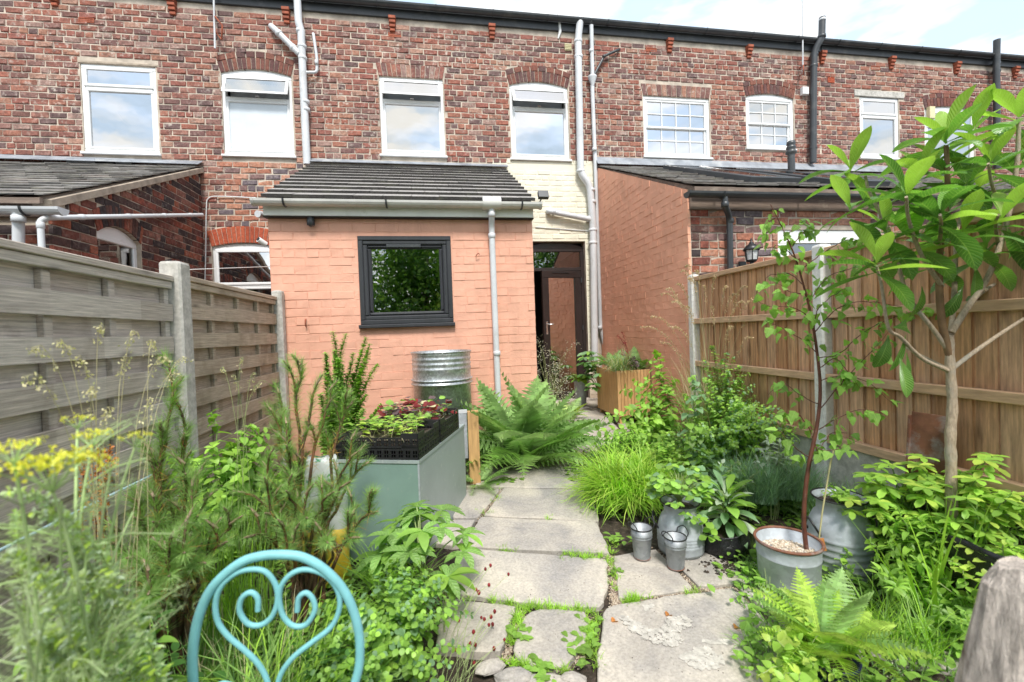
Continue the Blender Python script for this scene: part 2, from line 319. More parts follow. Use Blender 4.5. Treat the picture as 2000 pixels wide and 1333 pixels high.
# ------------------------------------------------------------------ brickwork
NV = 5
def brick_meshes(mt, L_, H_, c, dep, jit, key, store={}):
    k = (mt.name, key)
    if k not in store:
        lst = []
        for i in range(NV):
            v = np.array(bverts(-L_/2, L_/2, -H_/2, H_/2, -dep, 0, c)); v[4:] += rng.normal(0, jit, (8, 3)); v[8:, 2] += rng.uniform(-jit, jit)
            lst.append((v, MB().add(v[:, [0, 2, 1]]*np.array([1, 1, 1]), [tuple(f) for f in BF]).mesh('brick', mt)))
        store[k] = lst
    return store[k]
def brickwork(parent, pl, ok, u0, u1, z0, z1, course, pitch, matfn, maxn=300, joint=.012, proud=0., c=.006, jit=.0025, skipout=True, key='a', dep=.03):
    """bricks laid in courses where ok(u, z) holds; the largest in view become objects, the rest one joined part"""
    cand = []; H_ = course-joint; Lb = pitch-joint; nz_ = int((z1-z0)/course); res = .01
    for i in range(nz_):
        z = z0+(i+.5)*course
        us = np.arange(u0, u1, res); g = ok(us, z-H_*.4) & ok(us, z+H_*.4)
        g = np.concatenate([[False], g, [False]]); ed = np.flatnonzero(np.diff(g.astype(int)))
        header = (i % 6 == 0)
        for a, b in zip(ed[::2], ed[1::2]):
            ua, ub = u0+a*res, u0+b*res; pt = pitch*.5+.002 if header else pitch
            k = math.floor((ua-u0)/pt - 1); x = u0+k*pt+(pt*.5 if i % 2 else 0)+random.uniform(-.012, .012)
            while x < ub:
                l_ = pt-joint; s_ = max(x, ua+joint*.3); e_ = min(x+l_, ub-joint*.3)
                if e_-s_ > .03: cand.append(((s_+e_)/2, z, e_-s_))
                x += pt + random.uniform(-.002, .002)
    sc = []
    for cn in cand:
        P = pl.P(cn[0], cn[1]); x, y, zz = pxy(P)
        vis = zz > .1 and -20 < x < 2020 and -20 < y < 1350
        sc.append((0 if vis else 1, zz, x, y))
    idx = sorted(range(len(cand)), key=lambda i: (sc[i][0], sc[i][1]*(1 if cand[i][2] > .15 else 1.3)))
    R = np.stack([pl.u, pl.n, np.array([0, 0, 1.])], 1)
    mb = MB(); ms = {}; nst = 0
    for rank, i in enumerate(idx):
        u, z, l_ = cand[i]
        if sc[i][0] and (sc[i][2] < -700 or sc[i][2] > 2700 or sc[i][1] < 0) and skipout: continue
        mt = matfn(u, z); vs = brick_meshes(mt, Lb, H_, c, dep, jit, key); v, me = random.choice(vs)
        dd = proud+random.uniform(-.0015, .0025)
        rot = random.gauss(0, .006)
        if rank < maxn and not sc[i][0]:
            cr_, sr_ = math.cos(rot), math.sin(rot)
            Rr = R @ np.array([[cr_, 0, -sr_], [0, 1, 0], [sr_, 0, cr_]])
            inst('brick', me, parent, pl.P(u, z, dd), Rr, (l_/Lb, 1, 1))
        else:
            if mt.name not in ms: ms[mt.name] = (len(ms), mt)
            w_ = v.copy(); w_[:, 0] *= l_/Lb; w_ += np.array([u, z, dd])
            mb.add(pl.Pa(w_), BF, m=ms[mt.name][0]); nst += 1
    if nst: part('brickwork', mb, [x[1] for x in sorted(ms.values(), key=lambda q: q[0])], parent, kind='stuff')
def core(parent, pl, u0, u1, ztop, z0, openings, mt, d=-.008, thick=.2, name='wall'):
    """backing of the wall: mortar face with real openings; ztop may slope: (z at u0, z at u1)"""
    mb = MB(); us = sorted({u0, u1} | {o[0] for o in openings if u0 < o[0] < u1} | {o[1] for o in openings if u0 < o[1] < u1})
    zt = lambda u: ztop[0]+(ztop[1]-ztop[0])*(u-u0)/(u1-u0) if isinstance(ztop, tuple) else ztop
    for a, b in zip(us[:-1], us[1:]):
        hs = sorted([(o[2], o[3]) for o in openings if o[0] <= (a+b)/2 <= o[1]]); z = z0
        for lo_, hi in hs+[(None, None)]:
            ta, tb = (lo_, lo_) if lo_ is not None else (zt(a), zt(b))
            if ta > z+1e-4:
                V = [(a, z, d-thick), (b, z, d-thick), (b, tb, d-thick), (a, ta, d-thick), (a, z, d), (b, z, d), (b, tb, d), (a, ta, d)]
                mb.add(pl.Pa(V), CF)
            if hi is not None: z = hi
    return part(name, mb, mt, parent)
def arch(parent, pl, u0, u1, zs, rise, t=.2, n=15, mt=None, name='arch_brick', d=.0, ring2=False, splay=.06):
    """segmental (rise > 0) or flat soldier arch of separate bricks"""
    uc, hw = (u0+u1)/2, (u1-u0)/2
    def pts(f, k):                      # f in -1..1 across, k 0 inner .. 1 outer
        h = hw+splay*k; return uc+f*h, zs+rise*(1-f*f)+k*t*(1-.1*f*f*(rise > 0))
    rings = [(0, 1, n)] if not ring2 else [(0, .72, n), (.75, 1.12, max(5, n//2))]
    for k0, k1, nn in rings:
        for i in range(nn):
            g = .06; f0, f1 = -1+2*(i+g)/nn, -1+2*(i+1-g)/nn
            q = [pts(f0, k0), pts(f1, k0), pts(f1, k1), pts(f0, k1)]; dj = d+.005+random.uniform(-.002, .003); c = .004
            cx = sum(p[0] for p in q)/4; cz = sum(p[1] for p in q)/4
            V = [(a, b, -.05) for a, b in q]+[(a, b, dj-c) for a, b in q]+[(a+(cx-a)*.1, b+(cz-b)*.04, dj) for a, b in q]
            part(name, MB().add(pl.Pa(V), BF), mt or M_['brick_a'], parent)
    mb = MB(); m = 12                  # mortar bed behind the arch, closing the corners above the opening
    for i in range(m):
        fa, fb = -1+2*i/m, -1+2*(i+1)/m
        a0, b0, a1, b1 = pts(fa, 0), pts(fb, 0), pts(fa, 1.05 if not ring2 else 1.14), pts(fb, 1.05 if not ring2 else 1.14)
        V = [(a0[0], a0[1], -.16), (b0[0], b0[1], -.16), (b1[0], b1[1], -.16), (a1[0], a1[1], -.16), (a0[0], a0[1], -.006), (b0[0], b0[1], -.006), (b1[0], b1[1], -.006), (a1[0], a1[1], -.006)]
        mb.add(pl.Pa(V), CF)
    part('arch_bed', mb, M_['mortar'], parent)
def arch_blocked(us, z, u0, u1, zs, rise, t, splay=.06, ring2=False):
    uc, hw = (u0+u1)/2, (u1-u0)/2; k = 1.14 if ring2 else 1.0
    f = (us-uc)/(hw+splay*k*np.clip((z-zs)/(t+.01), .3, 1)); top = zs+rise*(1-f*f)+k*t*(1-.1*f*f*(rise > 0))-(.034 if rise > 0 else 0)
    if rise <= 0: return (np.abs(f) < 1) & (z < zs+t) & (z > zs)
    low = zs - 0.0
    fin = (us-uc)/hw
    return (np.abs(f) < 1.0) & (z < top) & (z > zs)

def frame_rect(mb, pl, u0, u1, z0, z1, w_, d0, d1, c=.008, m=0):
    pbox(mb, pl, u0, u1, z1-w_, z1, d0, d1, c, m); pbox(mb, pl, u0, u1, z0, z0+w_, d0, d1, c, m)
    pbox(mb, pl, u0, u0+w_, z0+w_, z1-w_, d0, d1, c, m); pbox(mb, pl, u1-w_, u1, z0+w_, z1-w_, d0, d1, c, m)
def pane(parent, pl, u0, u1, z0, z1, d, mt, name='pane', shear=0):
    mb = MB(); V = [(u0, z0, d+shear), (u1, z0, d+shear), (u1, z1, d), (u0, z1, d), (u0, z0, d+shear-.006), (u1, z0, d+shear-.006), (u1, z1, d-.006), (u0, z1, d-.006)]
    mb.add(pl.Pa(V), [(0, 1, 2, 3)]); return part(name, mb, mt, parent)
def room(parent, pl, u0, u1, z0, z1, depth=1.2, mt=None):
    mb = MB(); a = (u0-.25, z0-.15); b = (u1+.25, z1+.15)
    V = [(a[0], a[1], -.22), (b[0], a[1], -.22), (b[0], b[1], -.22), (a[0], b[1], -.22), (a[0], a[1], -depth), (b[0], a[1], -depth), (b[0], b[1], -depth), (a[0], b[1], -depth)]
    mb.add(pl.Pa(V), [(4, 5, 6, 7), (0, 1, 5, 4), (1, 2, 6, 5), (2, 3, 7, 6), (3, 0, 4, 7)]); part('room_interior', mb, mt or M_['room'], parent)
def window(parent, pl, u0, u1, z0, z1, style='casement', rise=0, fr='upvc', split=.30, open_=0, sill=True, blind='blind', glass='glass_sky', fw=.055, d=-.02, cols=4, label=None):
    """frame is the part; sashes, panes, sill and blind are its sub-parts"""
    F = M_[fr]; mb = MB(); frame_rect(mb, pl, u0, u1, z0, z1, fw, d-.07, d)
    if rise:
        m = 10; uc, hw = (u0+u1)/2, (u1-u0)/2; z = lambda u: z1+rise*(1-((u-uc)/hw)**2)
        for i in range(m):
            a, b = u0+(u1-u0)*i/m, u0+(u1-u0)*(i+1)/m
            mb.add(pl.Pa([(a, z1-.01, d-.07), (b, z1-.01, d-.07), (b, z(b), d-.07), (a, z(a), d-.07), (a, z1-.01, d-.004), (b, z1-.01, d-.004), (b, z(b), d-.004), (a, z(a), d-.004)]), CF)
    zt = z1-(z1-z0)*split
    if style == 'casement': pbox(mb, pl, u0+fw, u1-fw, zt-.025, zt+.025, d-.07, d+.004, .006)
    w_ = part('window', mb, F, parent, label=label)
    if sill:
        s_ = MB(); pbox(s_, pl, u0-.03, u1+.03, z0-.035, z0-.002, d-.07, .035, .006); part('sill', s_, F, w_)
    if style == 'casement':
        a, b, s = u0+fw, u1-fw, .04
        sb = MB(); frame_rect(sb, pl, a, b, z0+fw, zt-.025, .03, d-.06, d+.006, .008); part('sash', sb, F, w_)
        pane(w_, pl, a+.02, b-.02, z0+fw+.02, zt-.04, d-.02, M_[glass])
        # top light, hinged at its head
        hh = z1-fw-(zt+.025)+.03; th = math.radians(open_); pt = Plane(pl.P(0, z1-fw+.015, d+.012), pl.u, pl.n)
        cs, sn = math.cos(th), math.sin(th)
        def tp(A):                       # rotate about the head: z down, swing outwards
            A = np.asarray(A, float); return np.stack([A[:, 0], A[:, 1]*cs-A[:, 2]*sn, -A[:, 1]*sn+A[:, 2]*cs], 1)
        sb = MB()
        for (x0, x1, y0, y1) in ((a-.015, b+.015, -s-.005, 0), (a-.015, b+.015, -hh, -hh+s), (a-.015, a-.015+s, -hh+s, -s-.005), (b+.015-s, b+.015, -hh+s, -s-.005)):
            sb.add(pt.Pa(tp(bverts(x0, x1, y0, y1, -.04, .006, .006))), BF)
        part('top_light', sb, F, w_)
        pb = MB().add(pt.Pa(tp([(a+.02, -hh+s-.01, -.01), (b-.02, -hh+s-.01, -.01), (b-.02, -s, -.01), (a+.02, -s, -.01)])), [(0, 1, 2, 3)]); part('pane', pb, M_['glass_sky'], w_)
        if open_:
            hb = MB(); pbox(hb, pl, (a+b)/2-.03, (a+b)/2+.03, zt+.03, zt+.05, d-.02, d+.03, .004); part('stay', hb, M_['steel'], w_)
    elif style == 'sash':
        zm = (z0+z1)/2; s = .035
        for (za, zb, dd) in ((zm-.02, z1-fw, -.01), (z0+fw, zm+.02, -.035)):
            sb = MB(); frame_rect(sb, pl, u0+fw, u1-fw, za, zb, s, d-.05+dd, d+dd, .006)
            for i in range(1, cols):
                x = u0+fw+s+(u1-u0-2*fw-2*s)*i/cols; pbox(sb, pl, x-.009, x+.009, za+s, zb-s, d-.03+dd, d+dd-.004, .004)
            zc = (za+zb)/2; pbox(sb, pl, u0+fw+s, u1-fw-s, zc-.009, zc+.009, d-.03+dd, d+dd-.002, .004)
            so_ = part('sash', sb, F, w_)
            for i in range(cols):
                for j in range(2):
                    x0 = u0+fw+s+(u1-u0-2*fw-2*s)*i/cols; x1 = x0+(u1-u0-2*fw-2*s)/cols; y0, y1 = ((za+s, zc), (zc, zb-s))[j]
                    pane(w_, pl, x0, x1, y0, y1, d-.02+dd, M_[glass])
    if blind:
        bb = MB(); pbox(bb, pl, u0+fw, u1-fw, z0+.02, z1-fw, d-.16, d-.15, .001); part('blind', bb, M_[blind], w_)
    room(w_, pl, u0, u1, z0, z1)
    return w_
# ------------------------------------------------------------------ ground
mb = MB(); xs = np.concatenate([np.linspace(-60, -6, 8), np.linspace(-5.5, 8, 50), np.linspace(10, 60, 8)]); ys = np.concatenate([np.linspace(-60, -2, 8), np.linspace(-1.5, 7.5, 40), np.linspace(9, 120, 8)])
gx, gy = np.meshgrid(xs, ys); gz = .12+.04*np.clip(gy, -10, 8)-.03+.01*np.sin(gx*7)*np.cos(gy*5)
V = np.stack([gx, gy, gz], -1).reshape(-1, 3); n_ = len(xs); i = (np.arange(len(ys)-1)[:, None]*n_+np.arange(n_-1)[None]).ravel()
mb.add(V, np.stack([i, i+1, i+n_+1, i+n_], 1), sm=True)
M_['soil'] = mat('dark_soil', (.055, .038, .026), .95, 20, .5, .9, 90, .02, dirt=(.13, .10, .075), dirts=25, dirtpos=(.5, .65))
part('ground', mb, M_['soil'], None, kind='structure')

# ------------------------------------------------------------------ the terrace behind the garden
PM = Plane((0, D1, 0), (1, 0, 0), (0, -1, 0))
ZT, ZE = 6.68, 6.88
HB = [(-8.2, -1.97), (-1.97, 2.77), (2.77, 7.34), (7.34, 14.)]
def wrect(*q):                       # tl, tr, br, bl pixels -> u0, u1, z0, z1
    P = [aY(a, b, D1) for a, b in q]
    return (P[0][0]+P[3][0])/2, (P[1][0]+P[2][0])/2, (P[2][2]+P[3][2])/2, (P[0][2]+P[1][2])/2
W1 = wrect((157, 124), (303, 130), (311, 300), (162, 298)); W2 = wrect((432, 146), (570, 146), (574, 305), (437, 303))
W3 = wrect((741, 150), (866, 155), (869, 305), (744, 302)); W4 = wrect((996, 167), (1110, 172), (1112, 313), (998, 309))
W5 = wrect((1256, 186), (1385, 194), (1389, 311), (1259, 303)); W6 = wrect((1457, 188), (1550, 194), (1552, 293), (1459, 288))
W7 = wrect((1678, 188), (1753, 193), (1760, 310), (1683, 308)); W8 = wrect((1806, 212), (1903, 218), (1905, 318), (1808, 315))
W9 = wrect((415, 482), (540, 482), (540, 620), (418, 620))       # ground floor window left of the extension
DOOR = (aY(1030, 500, D1)[0], aY(1145, 545, D1)[0], 0.38, aY(1100, 476, D1)[2]-.06)
houses = []
hl = ['brick terraced house at the left with a white pipe up its boundary', 'brick terraced house in the middle behind the salmon extension, two windows with open top lights',
      'brick terraced house right of the middle with white small-paned sash windows', 'brick terraced house at the far right behind the big-leaved tree']
data = [
 dict(w=[(W1, 'c', 0, 0, 'blind', 'soldier0'), (W2, 'c', .07, 22, 'frost', 'arch'), (W9, 'g', .05, 0, None, 'arch_o')]),
 dict(w=[(W3, 'c', 0, 24, 'blind', 'soldier'), (W4, 'c', .07, 26, 'blind', 'arch')]),
 dict(w=[(W5, 's4', 0, 0, 'blind', 'soldier'), (W6, 's3', .06, 0, 'blind', 'arch')]),
 dict(w=[(W7, 'c', 0, 0, 'blind', 'lintel'), (W8, 'c', .06, 0, 'blind', 'arch')])]
def creamz(u, z):
    return 1.0 < u < 2.77 and z < (4.52 if u > 1.25 else 4.4)
for hi_, ((hu0, hu1), dd) in enumerate(zip(HB, data)):
    h = thing('terraced_house', hl[hi_], 'house', (hu0 if hi_ else -5, D1, G(D1)), group='terraced houses in the row'); houses.append(h)
    ops = []; arches = []
    for (r, st, rise, op, bl, hd) in dd['w']:
        ops.append((r[0], r[1], r[2], r[3]+(rise+.005 if rise else 0)))
    if hi_ == 1: ops.append((DOOR[0], DOOR[1], DOOR[2], DOOR[3]+.1))
    zlow = .2
    core(h, PM, hu0, hu1, ZT+.03, zlow, ops, M_['mortar'])
    def ok(us, z, ops=ops, dd=dd, hi_=hi_):
        g = np.ones(len(us), bool)
        for o in ops: g &= ~((us > o[0]-.012) & (us < o[1]+.012) & (z > o[2]-.045) & (z < o[3]+.01))
        for (r, st, rise, op, bl, hd) in dd['w']:
            if hd == 'arch': g &= ~arch_blocked(us, z, r[0], r[1], r[3], rise+.01, .24, ring2=True)
            elif hd == 'arch_o': g &= ~arch_blocked(us, z, r[0], r[1], r[3], rise+.01, .25)
            elif hd == 'soldier': g &= ~arch_blocked(us, z, r[0], r[1], r[3], 0, .2, .05)
            elif hd == 'lintel': g &= ~((us > r[0]-.12) & (us < r[1]+.12) & (z > r[3]-.01) & (z < r[3]+.13))
            elif hd == 'soldier0': g &= ~((us > r[0]-.03) & (us < r[1]+.03) & (z > r[3]) & (z < r[3]+.04))
        if hi_ == 1: g &= ~arch_blocked(us, z, DOOR[0], DOOR[1], DOOR[3], .1, .0)
        return g
    def mf(u, z, hi_=hi_):
        if hi_ == 1 and creamz(u, z): return M_['cream']
        if hi_ == 0 and W2[0]-.1 < u < W2[1]+.25 and 3.4 < z < W2[2]: return M_['brick_n']
        return M_['brick']
    split = 4.45
    if hi_ == 1:                     # painted courses by the door, then bare brick above
        mbk = MB(); pbox(mbk, PM, 1.0, 2.77, .2, 4.5, -.01, -.0045, .001)
        core(h, PM, 1.0, 2.77, 4.5, .2, [o for o in ops if o[2] < 3], M_['cream'], d=-.004, thick=.02, name='painted_bed')
        brickwork(h, PM, lambda us, z: ok(us, z) & (us > .98), hu0, hu1, .38, 4.45, .0905, .227, mf, maxn=110, c=.010, jit=.002, joint=.010)
        brickwork(h, PM, ok, hu0, hu1, 4.45, ZT, .0905, .227, mf, maxn=190, c=.009, jit=.004)
    else:
        brickwork(h, PM, ok, max(hu0, -8.2), hu1, (3.0 if hi_ else 1.2), ZT, .0905, .227, mf, maxn=300, c=.009, jit=.004)
    for k, (r, st, rise, op, bl, hd) in enumerate(dd['w']):
        if hd == 'arch': arch(h, PM, r[0], r[1], r[3], rise+.01, .24, 16, ring2=True)
        if hd == 'arch_o': arch(h, PM, r[0], r[1], r[3], rise+.01, .25, 15, M_['brick_o'])
        if hd == 'soldier': arch(h, PM, r[0], r[1], r[3]+.005, 0, .2, 14, M_['brick'], splay=.04)
        if hd == 'lintel': q = MB(); pbox(q, PM, r[0]-.12, r[1]+.12, r[3]+.0, r[3]+.12, -.1, .012, .008); part('lintel', q, M_['concrete'], h)
        if hd == 'soldier0': q = MB(); pbox(q, PM, r[0]-.02, r[1]+.03, r[3]+.003, r[3]+.035, -.1, .004, .004); part('mortar_fillet', q, M_['cement'], h)
        if st == 'c': window(h, PM, *r, rise=rise, open_=op, blind=bl, glass='frost_pane' if bl == 'frost' else 'glass_sky', split=.30 if op or hi_ else .26)
        elif st == 'g': window(h, PM, *r, rise=rise, split=.55, blind=None, glass='glass', d=-.03)
        else: window(h, PM, *r, style='sash', rise=rise, cols=4 if st == 's4' else 3, blind=bl)
    # eaves: black fascia, gutter, clay corbels
    q = MB(); pbox(q, PM, hu0+.01, hu1-.01, ZT+.03, ZE-.03, -.1, .03, .004); part('fascia', q, M_['black_p'] if hi_ else M_['black_p'], h)
    q = MB(); n = 8; a = np.linspace(math.pi, 2*math.pi, n)
    sec = [(.095+.06*math.cos(t), ZE+.0+.06*math.sin(t)) for t in a]+[(.095+.052*math.cos(t), ZE+.052*math.sin(t)) for t in a[::-1]]
    ks = len(sec); V = [PM.P(u, z, d_) for u in (hu0+.005, hu1-.005) for d_, z in sec]
    q.add(V, [(i, (i+1) % ks, ks+(i+1) % ks, ks+i) for i in range(ks)]); gt = part('gutter', q, M_['black_p'], h)
    x = hu0+.3
    while x < hu1:
        q = MB(); th = np.linspace(math.pi, 2*math.pi, 7); tube(q, [PM.P(x, ZE+.066*math.sin(t), .095+.066*math.cos(t)) for t in th], .008, 6); part('bracket', q, M_['black_p'], gt); x += .92
    q = MB(); rp = [(-.0, ZE+.02), (4., ZE+2.3)]
    q.add([(hu0, D1-.10, ZE+.035), (hu1, D1-.10, ZE+.035), (hu1, D1+4, ZE+2.1), (hu0, D1+4, ZE+2.1)], [(0, 1, 2, 3)]); q.add([(hu0, D1-.10, ZE+.0), (hu1, D1-.10, ZE+.0), (hu1, D1+4, ZE+2.06), (hu0, D1+4, ZE+2.06)], [(3, 2, 1, 0)]); part('roof', q, M_['slate'], h)
    q = MB(); pbox(q, PM, hu0+.01, hu1-.01, .2, 6.6, -6, -5.9, 0); pbox(q, PM, hu0+.01, hu1-.01, 4.1, 4.25, -5.9, -.25, 0); part('rear_wall', q, M_['room'], h)
def corbel(h, px, py):
    P = aY(px, py, D1); x = P[0]; z = ZT-.02
    for k, (dz, dp, wd) in enumerate([(0, .085, .055), (.055, .07, .05), (.11, .052, .045), (.165, .032, .04)]):
        q = MB(); pbox(q, PM, x-wd, x+wd, z-dz-.0, z-dz+.05, -.02, dp, .006)
        if k == 0: o = part('corbel', q, M_['terracotta'], h)
        else: part('corbel_step', q, M_['terracotta'], o)
hof = lambda x: houses[0] if x < HB[0][1] else houses[1] if x < HB[1][1] else houses[2] if x < HB[2][1] else houses[3]
for px, py in ((108, 5), (338, 15), (560, 28), (766, 38), (960, 50), (1306, 72), (1461, 84), (1604, 97), (1739, 107), (1866, 120), (1980, 130), (-60, 0)):
    corbel(hof(aY(px, py, D1)[0]), px, py)
def airbrick(px, py, w_=.15, h_=.062, mt='terracotta', rows=2):
    P = aY(px, py, D1); hh = hof(P[0]); q = MB(); u, z = P[0], P[2]
    frame_rect(q, PM, u-w_, u+w_, z-h_, z+h_, .012, -.02, .008, .002)
    o = part('air_brick', q, M_[mt], hh); q = MB(); n = 5
    for i in range(1, 2*n):
        x = u-w_+2*w_*i/(2*n); pbox(q, PM, x-.006, x+.006, z-h_+.012, z+h_-.012, -.02, .004, .001)
    pbox(q, PM, u-w_+.012, u+w_-.012, z-.006, z+.006, -.02, .0055, .001); part('grille', q, M_[mt], o)
    q = MB(); pbox(q, PM, u-w_+.005, u+w_-.005, z-h_+.005, z+h_-.005, -.04, -.0035, .001); part('dark_backing', q, M_['black_g'], o)
for px, py in ((169, 40), (771, 69), (1272, 98), (1710, 133)): airbrick(px, py, .10, .035)
airbrick(1623, 157, .075, .05, 'brick_o')
# ---- pipes on the terrace front
def pipe(parent, pts, r, mt, collars=(), name='downpipe', n=12, bend=True):
    q = MB(); P = [np.asarray(p, float) for p in pts]
    if bend and len(P) > 2:
        out = [P[0]]
        for i in range(1, len(P)-1):
            a, b, c_ = P[i-1], P[i], P[i+1]; k = min(r*2.2, np.linalg.norm(b-a)*.45, np.linalg.norm(c_-b)*.45)
            p0 = b+(a-b)/np.linalg.norm(a-b)*k; p1 = b+(c_-b)/np.linalg.norm(c_-b)*k
            for t in np.linspace(0, 1, 5): out.append((1-t)**2*p0+2*t*(1-t)*b+t*t*p1)
        out.append(P[-1]); P = out
    tube(q, P, r, n); o = part(name, q, mt, parent)
    for c0 in collars:                 # (point, direction)
        p, d_ = np.asarray(c0[0], float), np.asarray(c0[1], float); d_ = d_/np.linalg.norm(d_); q = MB()
        tube(q, [p-d_*.028, p-d_*.024, p+d_*.024, p+d_*.028], [r*1.02, r*1.2, r*1.2, r*1.02], n); part('collar', q, mt, o)
    return o
def mpt(x, y, d=.08): return aY(x, y, D1-d)
Z_ = (0, 0, 1)
P0 = houses[0]; gp = M_['upvc_pipe']
pipe(P0, [mpt(578, -60, .10), mpt(583, 45, .10), mpt(588, 60, .09), mpt(593, 180, .09), mpt(600, 322, .09)], .055, gp, [(mpt(587, 62), Z_), (mpt(591, 115), Z_), (mpt(590, 92), Z_), (mpt(596, 200), Z_), (mpt(597, 215), Z_)], 'soil_pipe')
pipe(P0, [mpt(530, 52, -.02), mpt(535, 56, .08), mpt(585, 106, .09)], .045, gp, [(mpt(545, 66), (.7, 0, -.7)), (mpt(573, 94), (.7, 0, -.7))], 'waste_pipe')
pipe(houses[1], [mpt(612, 68, -.02), mpt(612, 66, .06), mpt(619, 115, .06), mpt(619, 142, .06), mpt(598, 142, .08)], .022, gp, [(mpt(618, 122), Z_)], 'overflow_pipe')
P1 = houses[1]
pipe(P1, [mpt(1134, 35, -.03), mpt(1133, 40, .09), mpt(1129, 78, .09), mpt(1134, 340, .09), mpt(1152, 362, .09), mpt(1158, 440, .09), mpt(1162, 705, .09)], .06, gp, [(mpt(1129, 82), Z_), (mpt(1130, 112), Z_), (mpt(1134, 335), Z_), (mpt(1154, 372), Z_), (mpt(1156, 395), Z_), (mpt(1158, 450), Z_), (mpt(1158, 475), Z_)], 'soil_pipe')
pipe(P1, [mpt(1155, 50, .10), mpt(1157, 140, .07), mpt(1157, 180, .06), mpt(1163, 330, .05), mpt(1173, 640, .05), mpt(1182, 680, .05)], .034, gp, [(mpt(1155, 100), Z_), (mpt(1161, 292), Z_), (mpt(1172, 640), Z_)], 'downpipe')
q = MB(); c0 = mpt(1157, 158, .07); lathe(q, c0, [(.03, -.09), (.035, -.06), (.075, .05), (.078, .07), (.07, .07), (.066, .05)], 16); part('hopper_head', q, gp, P1)
pipe(P1, [mpt(1070, 413, -.02), mpt(1072, 413, .08), mpt(1158, 430, .09)], .045, gp, [(mpt(1082, 414), (1, 0, -.1)), (mpt(1150, 428), (1, 0, -.1))], 'waste_pipe')
pipe(P1, [mpt(1046, 444, .01), mpt(1150, 452, .01)], .008, M_['upvc_pipe'], name='cable')
pipe(houses[2], [mpt(1210, 97, -.02), mpt(1207, 98, .05), mpt(1180, 110, .06), mpt(1160, 148, .07)], .022, M_['black_p'], [(mpt(1180, 110), (1, 0, .5))], 'overflow_pipe')
pipe(houses[2], [mpt(1606, 35, .16), mpt(1605, 75, .16), mpt(1590, 100, .09), mpt(1589, 150, .09), mpt(1588, 318, .09)], .058, M_['black_p'], [(mpt(1605, 72, .16), Z_), (mpt(1590, 108), Z_), (mpt(1589, 130), Z_), (mpt(1588, 290), Z_)], 'soil_pipe')
q = MB(); lathe(q, mpt(1606, 38, .16), [(.058, -.03), (.062, 0), (.04, .05), (.01, .06)], 14); part('vent_cowl', q, M_['upvc_pipe'], houses[2])
pipe(houses[3], [mpt(1947, 78, .16), mpt(1946, 130, .12), mpt(1948, 330, .09)], .055, M_['black_p'], [(mpt(1946, 125), Z_), (mpt(1946, 140), Z_)], 'soil_pipe')
# aerial mast with bracket, wall boxes, cable
q = MB(); tube(q, [mpt(1567, -60, .12), mpt(1568, 140, .12)], .012, 8); 
am = part('aerial_mast', q, M_['upvc_pipe'], houses[2]); q = MB(); tube(q, [mpt(1562, 133, .0), mpt(1569, 128, .14), mpt(1569, 146, .14), mpt(1562, 148, 0)], .012, 6); part('mast_bracket', q, M_['terracotta'], am)
q = MB(); tube(q, [mpt(416, -60, .12), mpt(420, 95, .1)], .014, 8); am = part('aerial_mast', q, M_['upvc_pipe'], houses[0])
q = MB(); tube(q, [mpt(417, 30, .0), mpt(421, 34, .14), mpt(434, 50, .1), mpt(433, 78, .1), mpt(420, 62, .02)], .013, 6); part('mast_bracket', q, M_['terracotta'], am)
q = MB(); tube(q, [mpt(1088, -50, .02), mpt(1091, 30, .02), mpt(1094, 62, .02), mpt(1090, 76, .01)], [.02, .02, .028, .012], 7); part('loose_cable_end', q, M_['upvc'], P1)
q = MB(); u, _, z = mpt(1112, 88); pbox(q, PM, u-.06, u+.06, z-.055, z+.06, 0, .02, .005); o = part('vent_cover', q, M_['yellow_vent'], P1)
for k in range(4): q = MB(); pbox(q, PM, u-.055, u+.055, z-.04+k*.026, z-.03+k*.026, .02, .028, .002); part('louvre', q, M_['yellow_vent'], o)
q = MB(); u, _, z = mpt(1576, 176); pbox(q, PM, u-.07, u+.06, z-.07, z+.07, 0, .07, .008); part('meter_box', q, M_['upvc'], houses[2])
q = MB(); u, _, z = aY(1815, 223, D1); pbox(q, PM, u-.07, u+.06, z-.12, z+.12, 0, .07, .008); o = part('alarm_box', q, M_['yellow_vent'], houses[3])
q = MB(); tube(q, smooth([mpt(500, 387, .02), mpt(430, 384, .02), mpt(407, 388, .02), mpt(403, 410, .02), mpt(402, 480, .02), mpt(400, 560, .02)], 5), .008, 6); part('cable', q, M_['upvc'], houses[0])
# things seen behind the panes
def curtain(px):
    q = MB(); 
    for k in range(7):
        t = k/6; P = [aY(px[0][0]+(px[1][0]-px[0][0])*s_, px[0][1]+(px[1][1]-px[0][1])*s_+26*math.sin(math.pi*s_)*(.4+t), D1+.11+.01*math.sin(k)) for s_ in np.linspace(0, 1, 9)]
        tube(q, P, .022, 6)
    part('curtain_swag', q, M_['curtain'], houses[0])
curtain([(232, 218), (292, 196)])
def pot_on_sill(px, py, r, h_, mt, lab, Y=D1+.10):
    P = aY(px, py, Y); q = MB(); lathe(q, P, [(r*.75, 0), (r*.8, .01), (r, h_*.8), (r*1.08, h_*.8), (r*1.08, h_), (r*.9, h_), (0, h_*.9)], 14)
    return solo('ornament', q, mt, lab, 'ornament', P)
pot_on_sill(807, 296, .035, .15, M_['upvc'], 'small white ornament on the inside sill of the upper window above the extension roof')
pot_on_sill(757, 297, .045, .09, M_['terracotta'], 'little clay pot in the left corner of the upper window above the extension roof')
pot_on_sill(857, 299, .045, .07, M_['terracotta'], 'little clay pot in the right corner of the upper window above the extension roof')
pot_on_sill(1072, 303, .03, .10, M_['upvc'], 'white bottle on the sill of the upper window above the cream painted wall')

